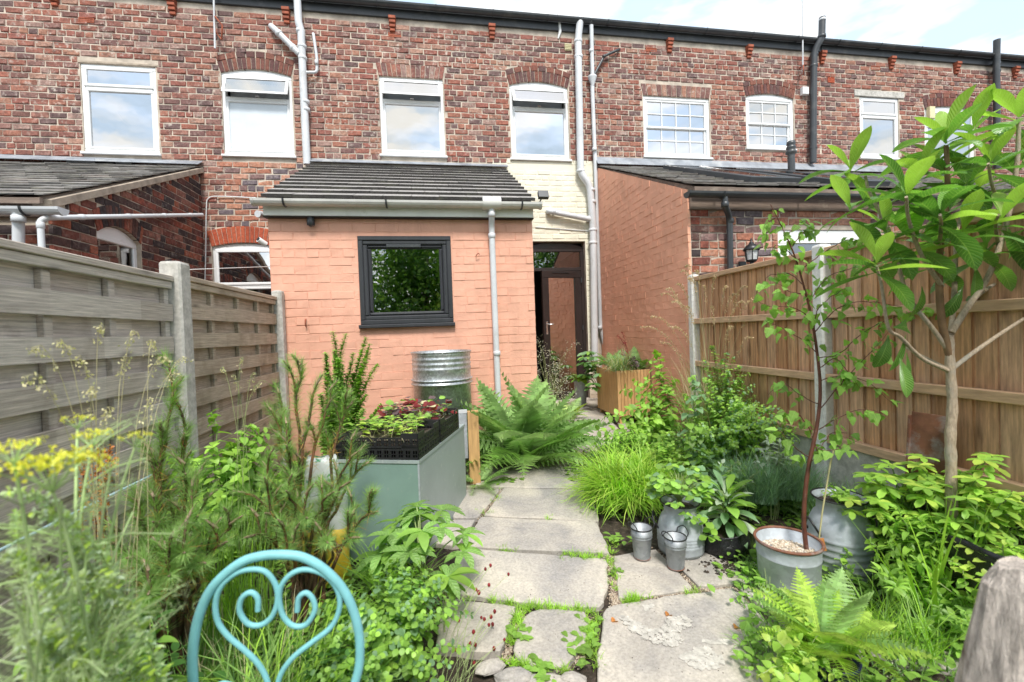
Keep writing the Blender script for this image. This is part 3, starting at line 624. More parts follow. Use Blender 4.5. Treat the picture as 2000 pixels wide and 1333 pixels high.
# ---- back door under an arched fanlight
hd = houses[1]; u0, u1, z0, z1 = DOOR; B = M_['brown_f']
q = MB(); frame_rect(q, PM, u0, u1, z0, z1, .065, -.16, -.09, .006)
m = 10; uc, hw = (u0+u1)/2, (u1-u0)/2; zz = lambda u: z1+.1*(1-((u-uc)/hw)**2)
for i in range(m):
    a, b = u0+(u1-u0)*i/m, u0+(u1-u0)*(i+1)/m
    q.add(PM.Pa([(a, z1-.01, -.16), (b, z1-.01, -.16), (b, zz(b), -.16), (a, zz(a), -.16), (a, z1-.01, -.085), (b, z1-.01, -.085), (b, zz(b), -.085), (a, zz(a), -.085)]), CF)
zt = aY(1095, 525, D1)[2]; pbox(q, PM, u0+.065, u1-.065, zt-.03, zt+.03, -.16, -.085, .006)
df = part('door_frame', q, B, hd)
pane(df, PM, u0+.06, u1-.06, zt+.03, z1-.06, -.12, M_['glass'])
room(df, PM, u0, u1, z0, z1, 2.5)
# door leaf hung on the right, standing ajar outwards a little
hx = u1-.065; th = math.radians(10); PD = Plane(PM.P(hx, 0, -.085), (-math.cos(th), -math.sin(th), 0), (math.sin(th)*1, -math.cos(th), 0))
Lw = aY(1100, 600, D1)[0]; wl = hx - aY(1061, 600, D1-.1)[0]
q = MB(); frame_rect(q, PD, 0, wl, z0+.06, zt-.035, .12, -.06, 0, .006); dl = part('door', q, B, hd, label='dark brown glazed back door standing ajar')
pane(dl, PD, .11, wl-.11, z0+.17, zt-.15, -.03, M_['glass'])
q = MB(); pbox(q, PD, wl*.3, wl*.75, zt-.075, zt-.06, 0, .012, .002); part('trickle_vent', q, M_['black_g'], dl)
q = MB(); hz = aY(1070, 640, D1)[2]; pbox(q, PD, wl-.075, wl-.045, hz-.12, hz+.10, 0, .012, .004); hn = part('handle_plate', q, M_['steel'], dl)
q = MB(); tube(q, [PD.P(wl-.06, hz+.05, .01), PD.P(wl-.06, hz+.05, .05), PD.P(wl-.16, hz+.05, .05)], .010, 8); part('handle', q, M_['steel'], dl)
for zz_ in (zt-.2, hz-.02): q = MB(); tube(q, [PD.P(0, zz_-.04, .012), PD.P(0, zz_+.04, .012)], .014, 8); part('hinge', q, M_['black_p'], dl)
q = MB(); pbox(q, PM, u0-.05, u1+.05, G(D1)-.05, z0, -.2, .12, .01); part('door_step', q, M_['concrete'], hd)

# ------------------------------------------------------------------ our rear extension
EX0, EX1 = aY(523, 427, D2)[0], aY(1039, 432, D2)[0]; EZ = aY(780, 428, D2)[2]
PE = Plane((0, D2, 0), (1, 0, 0), (0, -1, 0))
ext = thing('rear_extension', 'single storey kitchen extension painted salmon pink with a dark tiled lean-to roof', 'building', ((EX0+EX1)/2, D2, G(D2)))
wq = [aY(a, b, D2) for a, b in ((700, 462), (881, 461), (885, 636), (703, 640))]
ew = ((wq[0][0]+wq[3][0])/2, (wq[1][0]+wq[2][0])/2, (wq[2][2]+wq[3][2])/2, (wq[0][2]+wq[1][2])/2)
core(ext, PE, EX0, EX1, EZ+.12, .1, [ew], M_['pink'], d=-.0025, thick=.2)
q = MB(); box(q, (EX0, D2+.2, .1), (EX0+.2, D1-.01, 3.0)); box(q, (EX1-.2, D2+.2, .1), (EX1, D1-.01, 3.0)); part('side_wall', q, M_['pink'], ext)
okx = lambda us, z: ~((us > ew[0]-.005) & (us < ew[1]+.005) & (z > ew[2]-.01) & (z < ew[3]+.01))
brickwork(ext, PE, okx, EX0, EX1, G(D2), EZ+.06, .0905, .24, lambda u, z: M_['pink'], maxn=290, joint=.007, c=.0022, jit=.0016, key='p', proud=.000)
# dark woodgrain window
q = MB(); a, b, c0, d0 = ew
frame_rect(q, PE, a, b, c0+.03, d0, .05, -.09, .012, .008); frame_rect(q, PE, a+.045, b-.045, c0+.075, d0-.045, .05, -.09, .002, .012)
wf = part('window', q, M_['black_f'], ext, label='charcoal framed kitchen window')
q = MB(); frame_rect(q, PE, a+.09, b-.09, c0+.12, d0-.09, .045, -.09, -.012, .02); part('sash', q, M_['black_f'], wf)
q = MB(); pbox(q, PE, a-.015, b+.015, c0-.01, c0+.03, -.05, .06, .008); part('sill', q, M_['black_f'], wf)
q = MB(); pbox(q, PE, a+.30, b-.33, d0-.125, d0-.09, -.02, .012, .003); part('trickle_vent', q, M_['black_p'], wf)
pane(wf, PE, a+.12, b-.12, c0+.15, d0-.12, -.05, M_['glass_k'])
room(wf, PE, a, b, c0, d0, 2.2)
q = MB(); pbox(q, PE, a-.2, b+.2, c0+.04, c0+.07, -.42, -.10, .004); part('inner_sill', q, M_['wood_old'], wf)
sz = c0+.07
def insill(px, r, h_, mt, lab, prof=None, name='ornament', cat='ornament'):
    P = aY(px, 610, D2+.12); P[2] = sz; q = MB(); lathe(q, P, prof or [(r*.8, 0), (r, h_*.85), (r*1.06, h_*.85), (r*1.06, h_), (r*.85, h_), (0, h_*.9)], 16)
    return solo(name, q, mt, lab, cat, P)
insill(810, .03, .15, M_['upvc'], 'small white cup behind the charcoal framed kitchen window', name='cup', cat='cup')
insill(838, .032, .2, M_['terracotta'], 'terracotta pot at the right behind the charcoal framed kitchen window', name='small_pot', cat='pot')
insill(790, .05, .13, M_['frost'], 'grey tin with a wire handle behind the kitchen window', name='tin', cat='tin')
# fascia, gutter, downpipe
EG = D2-.16; gz_ = aY(780, 394, EG)[2]
GX0, GX1 = aY(495, 388, EG)[0], aY(1055, 398, EG)[0]
q = MB(); pbox(q, PE, EX0-.015, EX1+.0, EZ+.005, gz_-.005, -.02, .085, .004); part('fascia', q, M_['white_b'], ext)
q = MB(); pbox(q, PE, EX0-.02, EX1+.005, EZ-.006, EZ+.003, -.02, .08, .002); part('drip_bead', q, M_['black_g'], ext)
def gutter(parent, x0, x1, Y, z, r, mt, br=(), caps=True, dz=0):
    q = MB(); n = 9; a = np.linspace(math.pi, 2*math.pi, n)
    sec = [(r*math.cos(t), r*math.sin(t)) for t in a]+[(r*.9*math.cos(t), r*.9*math.sin(t)) for t in a[::-1]]; k = len(sec)
    V = [(x, Y+s_[0], z+s_[1]+(dz if x == x1 else 0)) for x in (x0, x1) for s_ in sec]; q.add(V, [(i, (i+1) % k, k+(i+1) % k, k+i) for i in range(k)])
    if caps:
        for x in (x0, x1):
            V = [(x+e, Y+r*1.12*math.cos(t), z+r*1.12*math.sin(t)+(dz if x == x1 else 0)) for e in (-.012, .012) for t in a]
            q.add(V, [tuple(range(n)), tuple(range(2*n-1, n-1, -1))]+[(i, i+1, n+i+1, n+i) for i in range(n-1)]+[(n-1, 0, n, 2*n-1)])
    g = part('gutter', q, mt, parent)
    for x in br:
        q = MB(); zz_ = z+dz*(x-x0)/(x1-x0); tube(q, [(x, Y+r*1.08*math.cos(t), zz_+r*1.08*math.sin(t)) for t in a], .010, 6); tube(q, [(x, Y+r, zz_), (x, Y+r+.06, zz_+.01)], .008, 6); part('bracket', q, M_['black_p'], g)
    return g
GR = .062
gutter(ext, GX0, GX1, EG, gz_, GR, M_['gutter_g'], [aY(x, 394, EG)[0] for x in (556, 755, 1018)], dz=0)
q = MB(); x = aY(960, 398, EG)[0]; tube(q, [(x-.1, EG, gz_-.004), (x+.1, EG, gz_-.004)], GR*1.13, 14); part('outlet', q, M_['gutter_g'], ext)
pp = [aY(960, 400, EG), aY(960, 430, EG+.05), aY(966, 560, D2-.05), aY(974, 742, D2-.05)]; pp[0][2] = gz_-.03
pp[1] = np.array([pp[0][0], EG+.02, gz_-.12]); pp[2] = np.array([pp[0][0]+.005, D2-.055, gz_-.26]); pp[3] = np.array([pp[0][0]+.015, D2-.055, G(D2)-.02])
pipe(ext, pp, .034, gp, [(pp[1], Z_), (pp[2]+np.array([0, 0, -.08]), Z_), (np.array([pp[3][0], D2-.055, aY(973, 690, D2)[2]]), Z_)])
# tiled lean-to roof: eleven courses of separate tiles
def lean_roof(parent, xe0, xe1, xr0, xr1, Ye, ze, Yr, zr, rows, tw, th, mt, name='tile', maxn=300, jit=.002, lift=1.0, tread=None):
    ro = MB(); s0 = np.array([(xe0+.03, Ye, ze-.02), (xe1-.03, Ye, ze-.02), (xr1-.03, Yr, zr-.02), (xr0+.03, Yr, zr-.02)]); ro.add(np.vstack([s0, s0-[0, 0, .05]]), [(0, 1, 2, 3), (7, 6, 5, 4), (0, 4, 5, 1), (1, 5, 6, 2), (2, 6, 7, 3), (3, 7, 4, 0)])
    rf = part('roof', ro, M_['wood_old'], parent); sl_ = np.array([0, Yr-Ye, zr-ze]); LL = np.linalg.norm(sl_); sd = sl_/LL; nn = np.array([0, -sd[2], sd[1]]); cnt = 0; st_ = MB()
    for r in range(rows):
        t0, t1 = r/rows, min((r+1.12)/rows, 1.0); xa = xe0+(xr0-xe0)*t0; xb = xe1+(xr1-xe1)*t0; off = (tw/2 if r % 2 else 0); x = xa-off
        while x < xb:
            a_, b_ = max(x+.002, xa), min(x+tw-.002, xb)
            if b_-a_ > .02:
                A = np.array([0, Ye, ze])+sl_*t0+nn*(th*lift)+nn*random.uniform(-jit, jit)+sd*random.uniform(-jit, jit)*2; Bq = np.array([0, Ye, ze])+sl_*t1+nn*.002
                V = [np.array([a_, 0, 0])+A-nn*th, np.array([b_, 0, 0])+A-nn*th, np.array([b_, 0, 0])+Bq-nn*.001, np.array([a_, 0, 0])+Bq-nn*.001,
                     np.array([a_, 0, 0])+A, np.array([b_, 0, 0])+A, np.array([b_, 0, 0])+Bq, np.array([a_, 0, 0])+Bq]
                px_, py_, z_ = pxy(V[0]); vis = -30 < px_ < 2030
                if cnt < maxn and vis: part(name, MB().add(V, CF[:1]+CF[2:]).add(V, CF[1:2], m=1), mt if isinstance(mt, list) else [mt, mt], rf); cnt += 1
                elif -900 < px_ < 3000 or vis: st_.add(V, CF)
            x += tw
    if st_.n: part('tiles_beyond', st_, mt[0] if isinstance(mt, list) else mt, rf, kind='stuff')
    return rf
RZ = aY(790, 322, D1)[2]; RX0, RX1 = aY(612, 320, D1)[0], aY(984, 328, D1)[0]
ze = aY(780, 384, D2-.12)[2]
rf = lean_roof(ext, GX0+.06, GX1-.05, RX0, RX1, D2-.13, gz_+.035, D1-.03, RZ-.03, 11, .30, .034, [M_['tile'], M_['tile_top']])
q = MB(); V = [(RX0-.03, D1-.005, RZ+.05), (RX1+.06, D1-.005, RZ+.04), (RX1+.06, D1-.12, RZ-.035), (RX0-.03, D1-.12, RZ-.035)]; q.add(V, [(0, 1, 2, 3)]); q.add(np.array(V)+[0, .0, .006], [(3, 2, 1, 0)]); part('lead_flashing', q, M_['lead'], ext)
# small fittings of the extension
def camera_dome(px, py):
    P = aY(px, py, D2-.05); q = MB(); lathe(q, P+[0, 0, .03], [(.015, .03), (.032, .025), (.035, 0), (.04, -.005), (.038, -.03), (.03, -.06), (.012, -.075), (0, -.078)], 16)
    o = solo('security_camera', q, M_['black_p'], 'round black sensor lamp fixed under the fascia of the salmon wall', 'security camera', P)
    q = MB(); tube(q, [P+[0, 0, .05], (P[0], D2-.003, P[2]+.06)], .012, 8); part('mount', q, M_['black_p'], o)
    for k in range(8): a = k*math.pi/4; q = MB(); c0 = P+[.036*math.cos(a), .036*math.sin(a), 0]; tube(q, [c0+[0, 0, .02], c0+[0, 0, -.03]], .004, 5); part('fin', q, M_['black_g'], o)
camera_dome(607, 435)
P = aY(519, 474, D2+.02); q = MB(); tube(q, [P+[-.05, -.06, .02], P+[.0, 0, -.02]], [.028, .028], 14); o = solo('security_camera', q, M_['upvc'], 'small white bullet camera at the left corner of the salmon wall', 'security camera', P)
q = MB(); tube(q, [P+[-.052, -.063, .021], P+[-.045, -.055, .018]], .022, 14); part('lens', q, M_['black_g'], o)
P = aY(1060, 384, D2+.05); q = MB(); box(q, P+[-.06, -.05, -.045], P+[.06, .0, .045], R=np.array(Matrix.Rotation(-.4, 3, 'X')), ctr=P); o = solo('floodlight', q, M_['black_p'], 'small dark floodlight at the right end of the extension gutter', 'floodlight', P)
q = MB(); tube(q, [P, P+[-.04, .02, -.07]], .008, 6); part('arm', q, M_['black_p'], o)
P = aY(598, 632, D2-.01); q = MB(); tube(q, smooth([P+[0, 0, .045], P+[0, -.03, .03], P+[0, -.03, -.02], P+[0, 0, -.04]]), .006, 6); solo('wall_hook', q, M_['terracotta'], 'small rusty iron hook screwed into the salmon wall left of the window', 'hook', P)
P = aY(930, 500, D2-.01); q = MB(); tube(q, smooth([P+[0, .02, 0], P+[0, -.03, 0], P+[.02, -.04, .02], P+[.035, -.03, .01]]), .005, 6); solo('wall_hook', q, M_['terracotta'], 'tiny bent nail in the salmon wall right of the window', 'hook', P)
pipe(houses[0], [aY(515, 421, D2+.6), aY(503, 418, D2+.5)], .04, gp, name='waste_pipe')

# ------------------------------------------------------------------ left neighbour's outbuilding
n1 = thing('rear_outrigger', "left neighbour's dark brick outrigger with a slate lean-to roof and arched side window", 'building', (XN1, DN1, G(DN1)))
PS = Plane((XN1, 0, 0), (0, 1, 0), (1, 0, 0))        # u = Y, faces +X
zr1, ze1 = aX(392, 330, XN1)[2], aX(95, 420, XN1)[2]+.12
ww = [aX(a, b, XN1) for a, b in ((190, 446), (276, 478), (280, 560), (192, 560))]
sw = (ww[0][1], ww[1][1], 1.35, min(ww[1][2], ww[0][2])); w2 = (aX(325, 540, XN1)[1], aX(372, 545, XN1)[1], 1.3, aX(350, 548, XN1)[2])
rs = .12
core(n1, PS, DN1+.012, D1-.01, (ze1, zr1-.02), .2, [(sw[0], sw[1], sw[2], sw[3]+rs), (w2[0], w2[1], w2[2], w2[3]+.06)], M_['mortar_d'])
slope = lambda u: ze1+(zr1-.02-ze1)*(u-DN1)/(D1-DN1)
def okn(us, z):
    g = slope(us) > z+.02
    for o, r_ in ((sw, rs), (w2, .06)): g &= ~((us > o[0]-.01) & (us < o[1]+.01) & (z > o[2]) & (z < o[3]+.01)); g &= ~arch_blocked(us, z, o[0], o[1], o[3], r_, .22)
    return g
brickwork(n1, PS, okn, DN1, D1-.01, 1.3, zr1, .0905, .227, lambda u, z: M_['brick_d'], maxn=300, c=.005)
arch(n1, PS, sw[0], sw[1], sw[3], rs, .22, 17, M_['brick_d']); arch(n1, PS, w2[0], w2[1], w2[3], .06, .22, 11, M_['brick_d'])
window(n1, PS, *sw, style='plain', rise=rs-.01, blind=None, glass='glass', d=-.05, fw=.06); 
o = [x for x in n1.children if x.name.startswith('window')][-1]; pane(o, PS, sw[0]+.05, sw[1]-.05, sw[2], sw[3]-.05, -.07, M_['glass'])
window(n1, PS, *w2, style='plain', rise=.05, blind=None, glass='glass', d=-.05, fw=.05, sill=False); o = [x for x in n1.children if x.name.startswith('window')][-1]; pane(o, PS, w2[0]+.05, w2[1]-.05, w2[2], w2[3]-.05, -.07, M_['glass'])
PF = Plane((0, DN1, 0), (1, 0, 0), (0, -1, 0))
core(n1, PF, -7.5, XN1-.012, ze1-.1, .2, [], M_['mortar_d']); brickwork(n1, PF, lambda us, z: us < XN1-.034, -6.5, XN1, 1.3, ze1-.12, .0905, .227, lambda u, z: M_['brick_d'], maxn=60, c=.005)
q = MB(); pbox(q, PF, -7.5, XN1-.04, ze1-.14, ze1+.0, -.02, .03, .004); part('fascia', q, M_['wood_old'], n1)
q = MB(); c0, c1 = np.array([XN1-.12, DN1-.05, ze1+.0]), np.array([XN1-.12, D1, zr1]); beam(q, c0+[.09, 0, -.025], c1+[.09, 0, -.025], .16, .07); part('mortar_fillet', q, M_['cement'], n1)
lean_roof(n1, -7.4, XN1+.02, -7.4, XN1+.02, DN1-.1, ze1+.03, D1-.02, zr1+.02, 16, .28, .013, M_['slate'], 'slate', 260, .005, 1.7)
q = MB(); V = [(-7.4, D1-.012, zr1+.13), (XN1+.05, D1-.012, zr1+.1), (XN1+.05, D1-.16, zr1-.0), (-7.4, D1-.16, zr1+.02)]; q.add(V, [(0, 1, 2, 3)]); q.add(np.array(V)+[0, 0, .006], [(3, 2, 1, 0)]); part('lead_flashing', q, M_['lead'], n1)
q = MB(); a0, a1 = aY(137, 315, D1-.03), aY(262, 310, D1-.03); box(q, (a0[0], D1-.1, a0[2]-.05), (a0[0]+.35, D1-.02, a0[2]+.02)); box(q, (a1[0]-.2, D1-.1, a0[2]-.05), (a1[0], D1-.02, a0[2]+.015)); part('lifted_flashing', q, M_['lead'], n1)
q = MB(); box(q, (a0[0]+.35, D1-.08, a0[2]-.05), (a1[0]-.2, D1-.03, a0[2]+.02)); part('exposed_felt', q, M_['black_g'], n1)
gY = DN1-.17; gz1 = aY(60, 411, gY)[2]; gutter(n1, -7.2, aY(121, 411, gY)[0], gY, gz1+.02, .058, M_['upvc_pipe'], [aY(50, 411, gY)[0]])
pipe(n1, [aY(35, 412, gY), aY(36, 440, gY+.03), aY(37, 600, DN1-.06)], .04, gp, [(aY(36, 428, gY), Z_)])
pb = [aX(395, 420, XN1+.08), aX(90, 426, XN1+.08)]; pipe(n1, [pb[0], pb[1], pb[1]+[-.03, -.02, -.03], pb[1]+[-.03, -.02, -1.2]], .024, gp, [(pb[0]*(1-t)+pb[1]*t, pb[1]-pb[0]) for t in (.12, .35, .6, .85)]+[(pb[1]+[-.03, -.02, -.07], Z_)], 'overflow_pipe')

# ------------------------------------------------------------------ right neighbour's outbuilding
n3 = thing('rear_outrigger', "right neighbour's outrigger with terracotta painted side wall, two roof windows and black gutter", 'building', (XN3, DN3, G(DN3)))
P3 = Plane((XN3, 0, 0), (0, 1, 0), (-1, 0, 0)); zr3, ze3 = aX(1168, 322, XN3)[2], aX(1340, 368, XN3)[2]
core(n3, P3, DN3+.012, D1-.01, (ze3-.02, zr3-.02), .2, [], M_['terra'], d=-.0025)
sl3 = lambda u: ze3+(zr3-ze3)*(u-DN3)/(D1-DN3)-.02
brickwork(n3, P3, lambda us, z: sl3(us) > z, DN3, D1-.01, .3, zr3, .0905, .236, lambda u, z: M_['terra'], maxn=300, joint=.007, c=.0024, jit=.0018, key='t', proud=.000)
PF3 = Plane((0, DN3, 0), (1, 0, 0), (0, -1, 0))
wz = (aY(1520, 445, DN3)[0], aY(1720, 450, DN3)[0], 1.6, aY(1600, 449, DN3)[2])
core(n3, PF3, XN3+.012, 9, ze3-.02, .2, [wz], M_['mortar'])
okf = lambda us, z: ~((us > wz[0]-.01) & (us < wz[1]+.01) & (z > wz[2]) & (z < wz[3]+.01))
brickwork(n3, PF3, okf, XN3+.036, 8.5, 1.4, ze3-.2, .0905, .227, lambda u, z: M_['brick_d'] if u < XN3+.24 else M_['brick_n'], maxn=300, c=.004)
window(n3, PF3, *wz, style='plain', blind=None, glass='glass', d=-.02, fw=.16, sill=False)
o = [x for x in n3.children if x.name.startswith('window')][-1]; pane(o, PF3, wz[0]+.15, wz[1]-.15, wz[2], wz[3]-.14, -.04, M_['glass'])
q = MB(); pbox(q, PF3, XN3+.02, 9, ze3-.25, ze3-.1, -.02, .03, .006); part('fascia', q, M_['wood_old'], n3)
lean_roof(n3, XN3-.0, 9, XN3-.0, 9, DN3-.1, ze3+.0, D1-.02, zr3, 15, .27, .016, M_['slate'], 'slate', 240, .006, 1.7)
q = MB(); V = [(XN3-.02, D1-.012, zr3+.16), (9, D1-.012, zr3+.16), (9, D1-.14, zr3+.0), (XN3-.02, D1-.14, zr3+.0)]; q.add(V, [(0, 1, 2, 3)]); q.add(np.array(V)+[0, 0, .006], [(3, 2, 1, 0)]); part('lead_flashing', q, M_['lead'], n3)
gy3 = DN3-.17; gz3 = aY(1500, 382, gy3)[2]; gutter(n3, aY(1343, 376, gy3)[0], 9, gy3, gz3+.02, .058, M_['black_p'], [aY(x, 380, gy3)[0] for x in (1410, 1578, 1750)])
pipe(n3, [aY(1415, 382, gy3), aY(1416, 402, gy3), aY(1425, 425, DN3-.06), aY(1428, 620, DN3-.06)], .034, M_['black_p'], [(aY(1416, 400, gy3), Z_), (aY(1426, 432, DN3-.06), Z_)])
def skylight(p4, k):                  # four corner pixels on the roof slope
    s_ = np.array([0, D1-DN3+.08, zr3-ze3]); s_ /= np.linalg.norm(s_); nn = np.array([0, -s_[2], s_[1]]); O = np.array([0, DN3-.1, ze3])
    Q = []
    for a, b in p4: d_ = ray(a, b); t = ((O-EYE) @ nn)/(d_ @ nn); Q.append(EYE+d_*t)
    x0 = (Q[0][0]+Q[3][0])/2; x1 = (Q[1][0]+Q[2][0])/2; ya = (Q[0]-O) @ s_; yb = (Q[3]-O) @ s_
    pl = Plane(O, (1, 0, 0), nn); f_ = lambda A: O+np.asarray(A)[:, :1]*np.array([1., 0, 0])+np.asarray(A)[:, 1:2]*s_+np.asarray(A)[:, 2:3]*nn
    q = MB(); w_ = .07
    for r in ((x0, x1, ya, ya+w_), (x0, x1, yb-w_, yb), (x0, x0+w_, ya+w_, yb-w_), (x1-w_, x1, ya+w_, yb-w_)): q.add(f_(bverts(*r, -.01, .085, .010)), BF)
    o = part('roof_window', q, M_['black_p'], n3); q = MB().add(f_([(x0+w_, ya+w_, .078), (x1-w_, ya+w_, .078), (x1-w_, yb-w_, .078), (x0+w_, yb-w_, .078)]), [(0, 1, 2, 3)]); part('pane', q, M_['glass_sky'], o)
    q = MB().add(f_([(x0+w_, ya+w_, .03), (x1-w_, ya+w_, .03), (x1-w_, yb-w_, .03), (x0+w_, yb-w_, .03)]), [(0, 1, 2, 3)]); part('light_well', q, M_['frost'], o)
skylight([(1410, 358), (1510, 363), (1450, 340), (1335, 334)], 0); skylight([(1570, 364), (1670, 368), (1590, 345), (1487, 341)], 1)
P = aY(1546, 335, D1-.7); q = MB(); tube(q, [P+[0, 0, -.15], P+[0, 0, .3]], .055, 14); vp = part('flue_pipe', q, M_['black_p'], n3)
q = MB(); lathe(q, P+[0, 0, .28], [(.055, 0), (.085, .02), (.085, .05), (.06, .08), (.075, .10), (.075, .13), (.055, .15), (.07, .17), (.065, .22), (0, .23)], 16); part('cowl', q, M_['black_p'], vp)
# wall lantern
P = aY(1468, 500, DN3-.16); ln = thing('wall_lantern', 'black iron carriage lantern on the brick wall behind the brown fence', 'lantern', P)
q = MB(); lathe(q, P, [(.045, -.07), (.06, -.055), (.06, -.045)], 6); tube(q, smooth([P+[0, 0, -.07], P+[0, 0, -.12], P+[0, .08, -.17], P+[0, .14, -.10]]), .02, 8); pbox(q, PF3, P[0]-.045, P[0]+.045, P[2]-.2, P[2]-.04, 0, .02, .006); part('bracket', q, M_['black_m'], ln)
q = MB(); lathe(q, P, [(.058, -.045), (.07, .06)], 6); part('glass', q, M_['lampglass'], ln)
q = MB(); lathe(q, P, [(.085, .06), (.09, .07), (.06, .11), (.03, .13), (.02, .15), (.01, .16), (.012, .175), (.003, .2)], 12); part('cap', q, M_['black_m'], ln)
for k in range(6): a = k*math.pi/3; q = MB(); tube(q, [P+[.06*math.cos(a), .06*math.sin(a), -.045], P+[.072*math.cos(a), .072*math.sin(a), .065]], .005, 5); part('bar', q, M_['black_m'], ln)
# washing line
q = MB(); tube(q, [aY(370, 527, 3.3), aY(527, 521, 5.05)], .003, 5); solo('washing_line', q, M_['upvc'], 'thin white washing line from the left concrete post to the salmon wall', 'washing line', aY(370, 527, 3.3))
# chimney stacks behind the eaves
P = aY(640, -10, D1+2.2); q = MB(); box(q, P+[-.6, -.3, -1.0], P+[.55, .4, .6]); o = solo('chimney_stack', q, M_['cement'], 'pale chimney stack just showing over the roof edge left of centre', 'chimney', P)
# ------------------------------------------------------------------ fences
XL, XR = -1.64, 2.81
M_['concrete_w'] = mat('pale_concrete_post', (.70, .69, .66), .88, 30, .2, .5, 140, .003, dirt=(.38, .37, .33), dirts=6, dirtpos=(.55, .85))
M_['board_l'] = mat('silvered_fence_board', [(.54, .48, .42), (.62, .565, .50), (.48, .42, .36), (.58, .51, .44)], .85, 5, .3, .55, 14, .004, stretch=(6, 1.3, 26), dirt=(.26, .22, .18), dirts=3, dirtpos=(.55, .8), knots=(1, 2.3, 7.5))
M_['board_g'] = mat('greenish_fence_board', [(.44, .375, .275), (.50, .41, .315), (.40, .335, .245)], .85, 5, .3, .5, 14, .004, stretch=(6, 1.3, 26), dirt=(.25, .20, .13), dirts=3, knots=(1, 2.6, 8))
M_['board_r'] = mat('brown_treated_board', [(.50, .27, .13), (.56, .32, .17), (.44, .225, .105), (.62, .40, .26), (.53, .29, .15)], .8, 6, .35, .5, 10, .004, stretch=(8, 8, 1.1), dirt=(.52, .36, .24), dirts=2.5, dirtpos=(.52, .8), knots=(1, 8.5, 2.0))
M_['rail_r'] = mat('brown_treated_rail', [(.52, .33, .195), (.57, .38, .24)], .8, 6, .3, .45, 12, .004, stretch=(8, 1.1, 8), dirt=(.42, .3, .2), dirts=3)
M_['pine_w'] = mat('fresh_pine', [(.50, .30, .12), (.56, .34, .15), (.45, .26, .10)], .6, 5, .25, .25, 10, .003, stretch=(8, 8, 1))
M_['galv'] = mat('galvanised_steel', [(.42, .45, .47)], .36, 25, .35, .12, 60, .002, metal=.85, dirt=(.30, .33, .34), dirts=9) if False else None
def galv(name, col, rough, metal, spangle=35, dk=.6, dirt=(.20, .19, .18)):
    m, t, b, o = newmat(name); g = N(t, 'ShaderNodeNewGeometry'); vo = N(t, 'ShaderNodeTexVoronoi'); vo.inputs['Scale'].default_value = spangle; t.links.new(g.outputs['Position'], vo.inputs['Vector'])
    sp = N(t, 'ShaderNodeSeparateColor'); t.links.new(vo.outputs['Color'], sp.inputs[0])
    v = ramp(t, sp.outputs[0], [tuple(c_*dk for c_ in col), col]); f = ramp(t, noise(t, g.outputs['Position'], 5, 6, .65), [(0,)*3, (.8,)*3], pos=[.5, .78]); c_ = mixc(t, f, v, dirt)
    t.links.new(c_, b.inputs['Base Color']); b.inputs['Metallic'].default_value = metal; r_ = ramp(t, noise(t, g.outputs['Position'], 8, 4), [(rough-.1,)*3, (rough+.15,)*3]); t.links.new(r_, b.inputs['Roughness'])
    bumpn(t, b, noise(t, g.outputs['Position'], 12, 3), .12, .004); return m
M_['galv'] = galv('bright_galvanised_steel', (.70, .74, .76), .36, .8, 60)
M_['zinc'] = galv('dull_zinc', (.36, .385, .41), .5, .55, 45, .75, (.20, .20, .20))
M_['zinc_b'] = galv('blue_grey_zinc', (.46, .50, .54), .62, .3, 40, .82, (.26, .27, .28))
M_['rust'] = mat('rusty_rim', [(.20, .08, .045)], .7, 12, .4, .3, 60, dirt=(.28, .27, .27), dirts=10)
XLf = XL
fl = thing('fence', 'weathered grey horizontal board fence with concrete posts on the left', 'fence', (XL, 3., G(3)))
zc_l = aX(333, 545, XL)[2]
def post(parent, x, y, w_, z0, z1, lab=None, peak=.02):
    q = MB(); h = w_/2; c = .012
    sec = [(-h+c, -h), (h-c, -h), (h, -h+c), (h, h-c), (h-c, h), (-h+c, h), (-h, h-c), (-h, -h+c)]; V = []
    for z, k in ((z0, 1), (z1-peak, 1), (z1-peak*.3, .9), (z1, .5)): V += [(x+a*k, y+b*k, z) for a, b in sec]
    F = [(r*8+i, r*8+(i+1) % 8, r*8+8+(i+1) % 8, r*8+8+i) for r in range(3) for i in range(8)]+[tuple(range(24, 32))]; q.add(V, F); return part('post', q, M_['concrete'] if x < 0 else M_['concrete_w'], parent)
YP1 = aX(333, 545, XL)[1]+.07; YP2 = aX(548, 590, XL)[1]+.04
YP2 = min(YP2, D2-.06)
post(fl, XL-.01, YP1, .125, -.1, aX(345, 512, XL)[2]); post(fl, XL+.01, YP2, .10, -.1, aX(548, 570, XL)[2]); post(fl, XL-.01, YP1-1.93, .125, -.1, aX(345, 512, XL)[2])
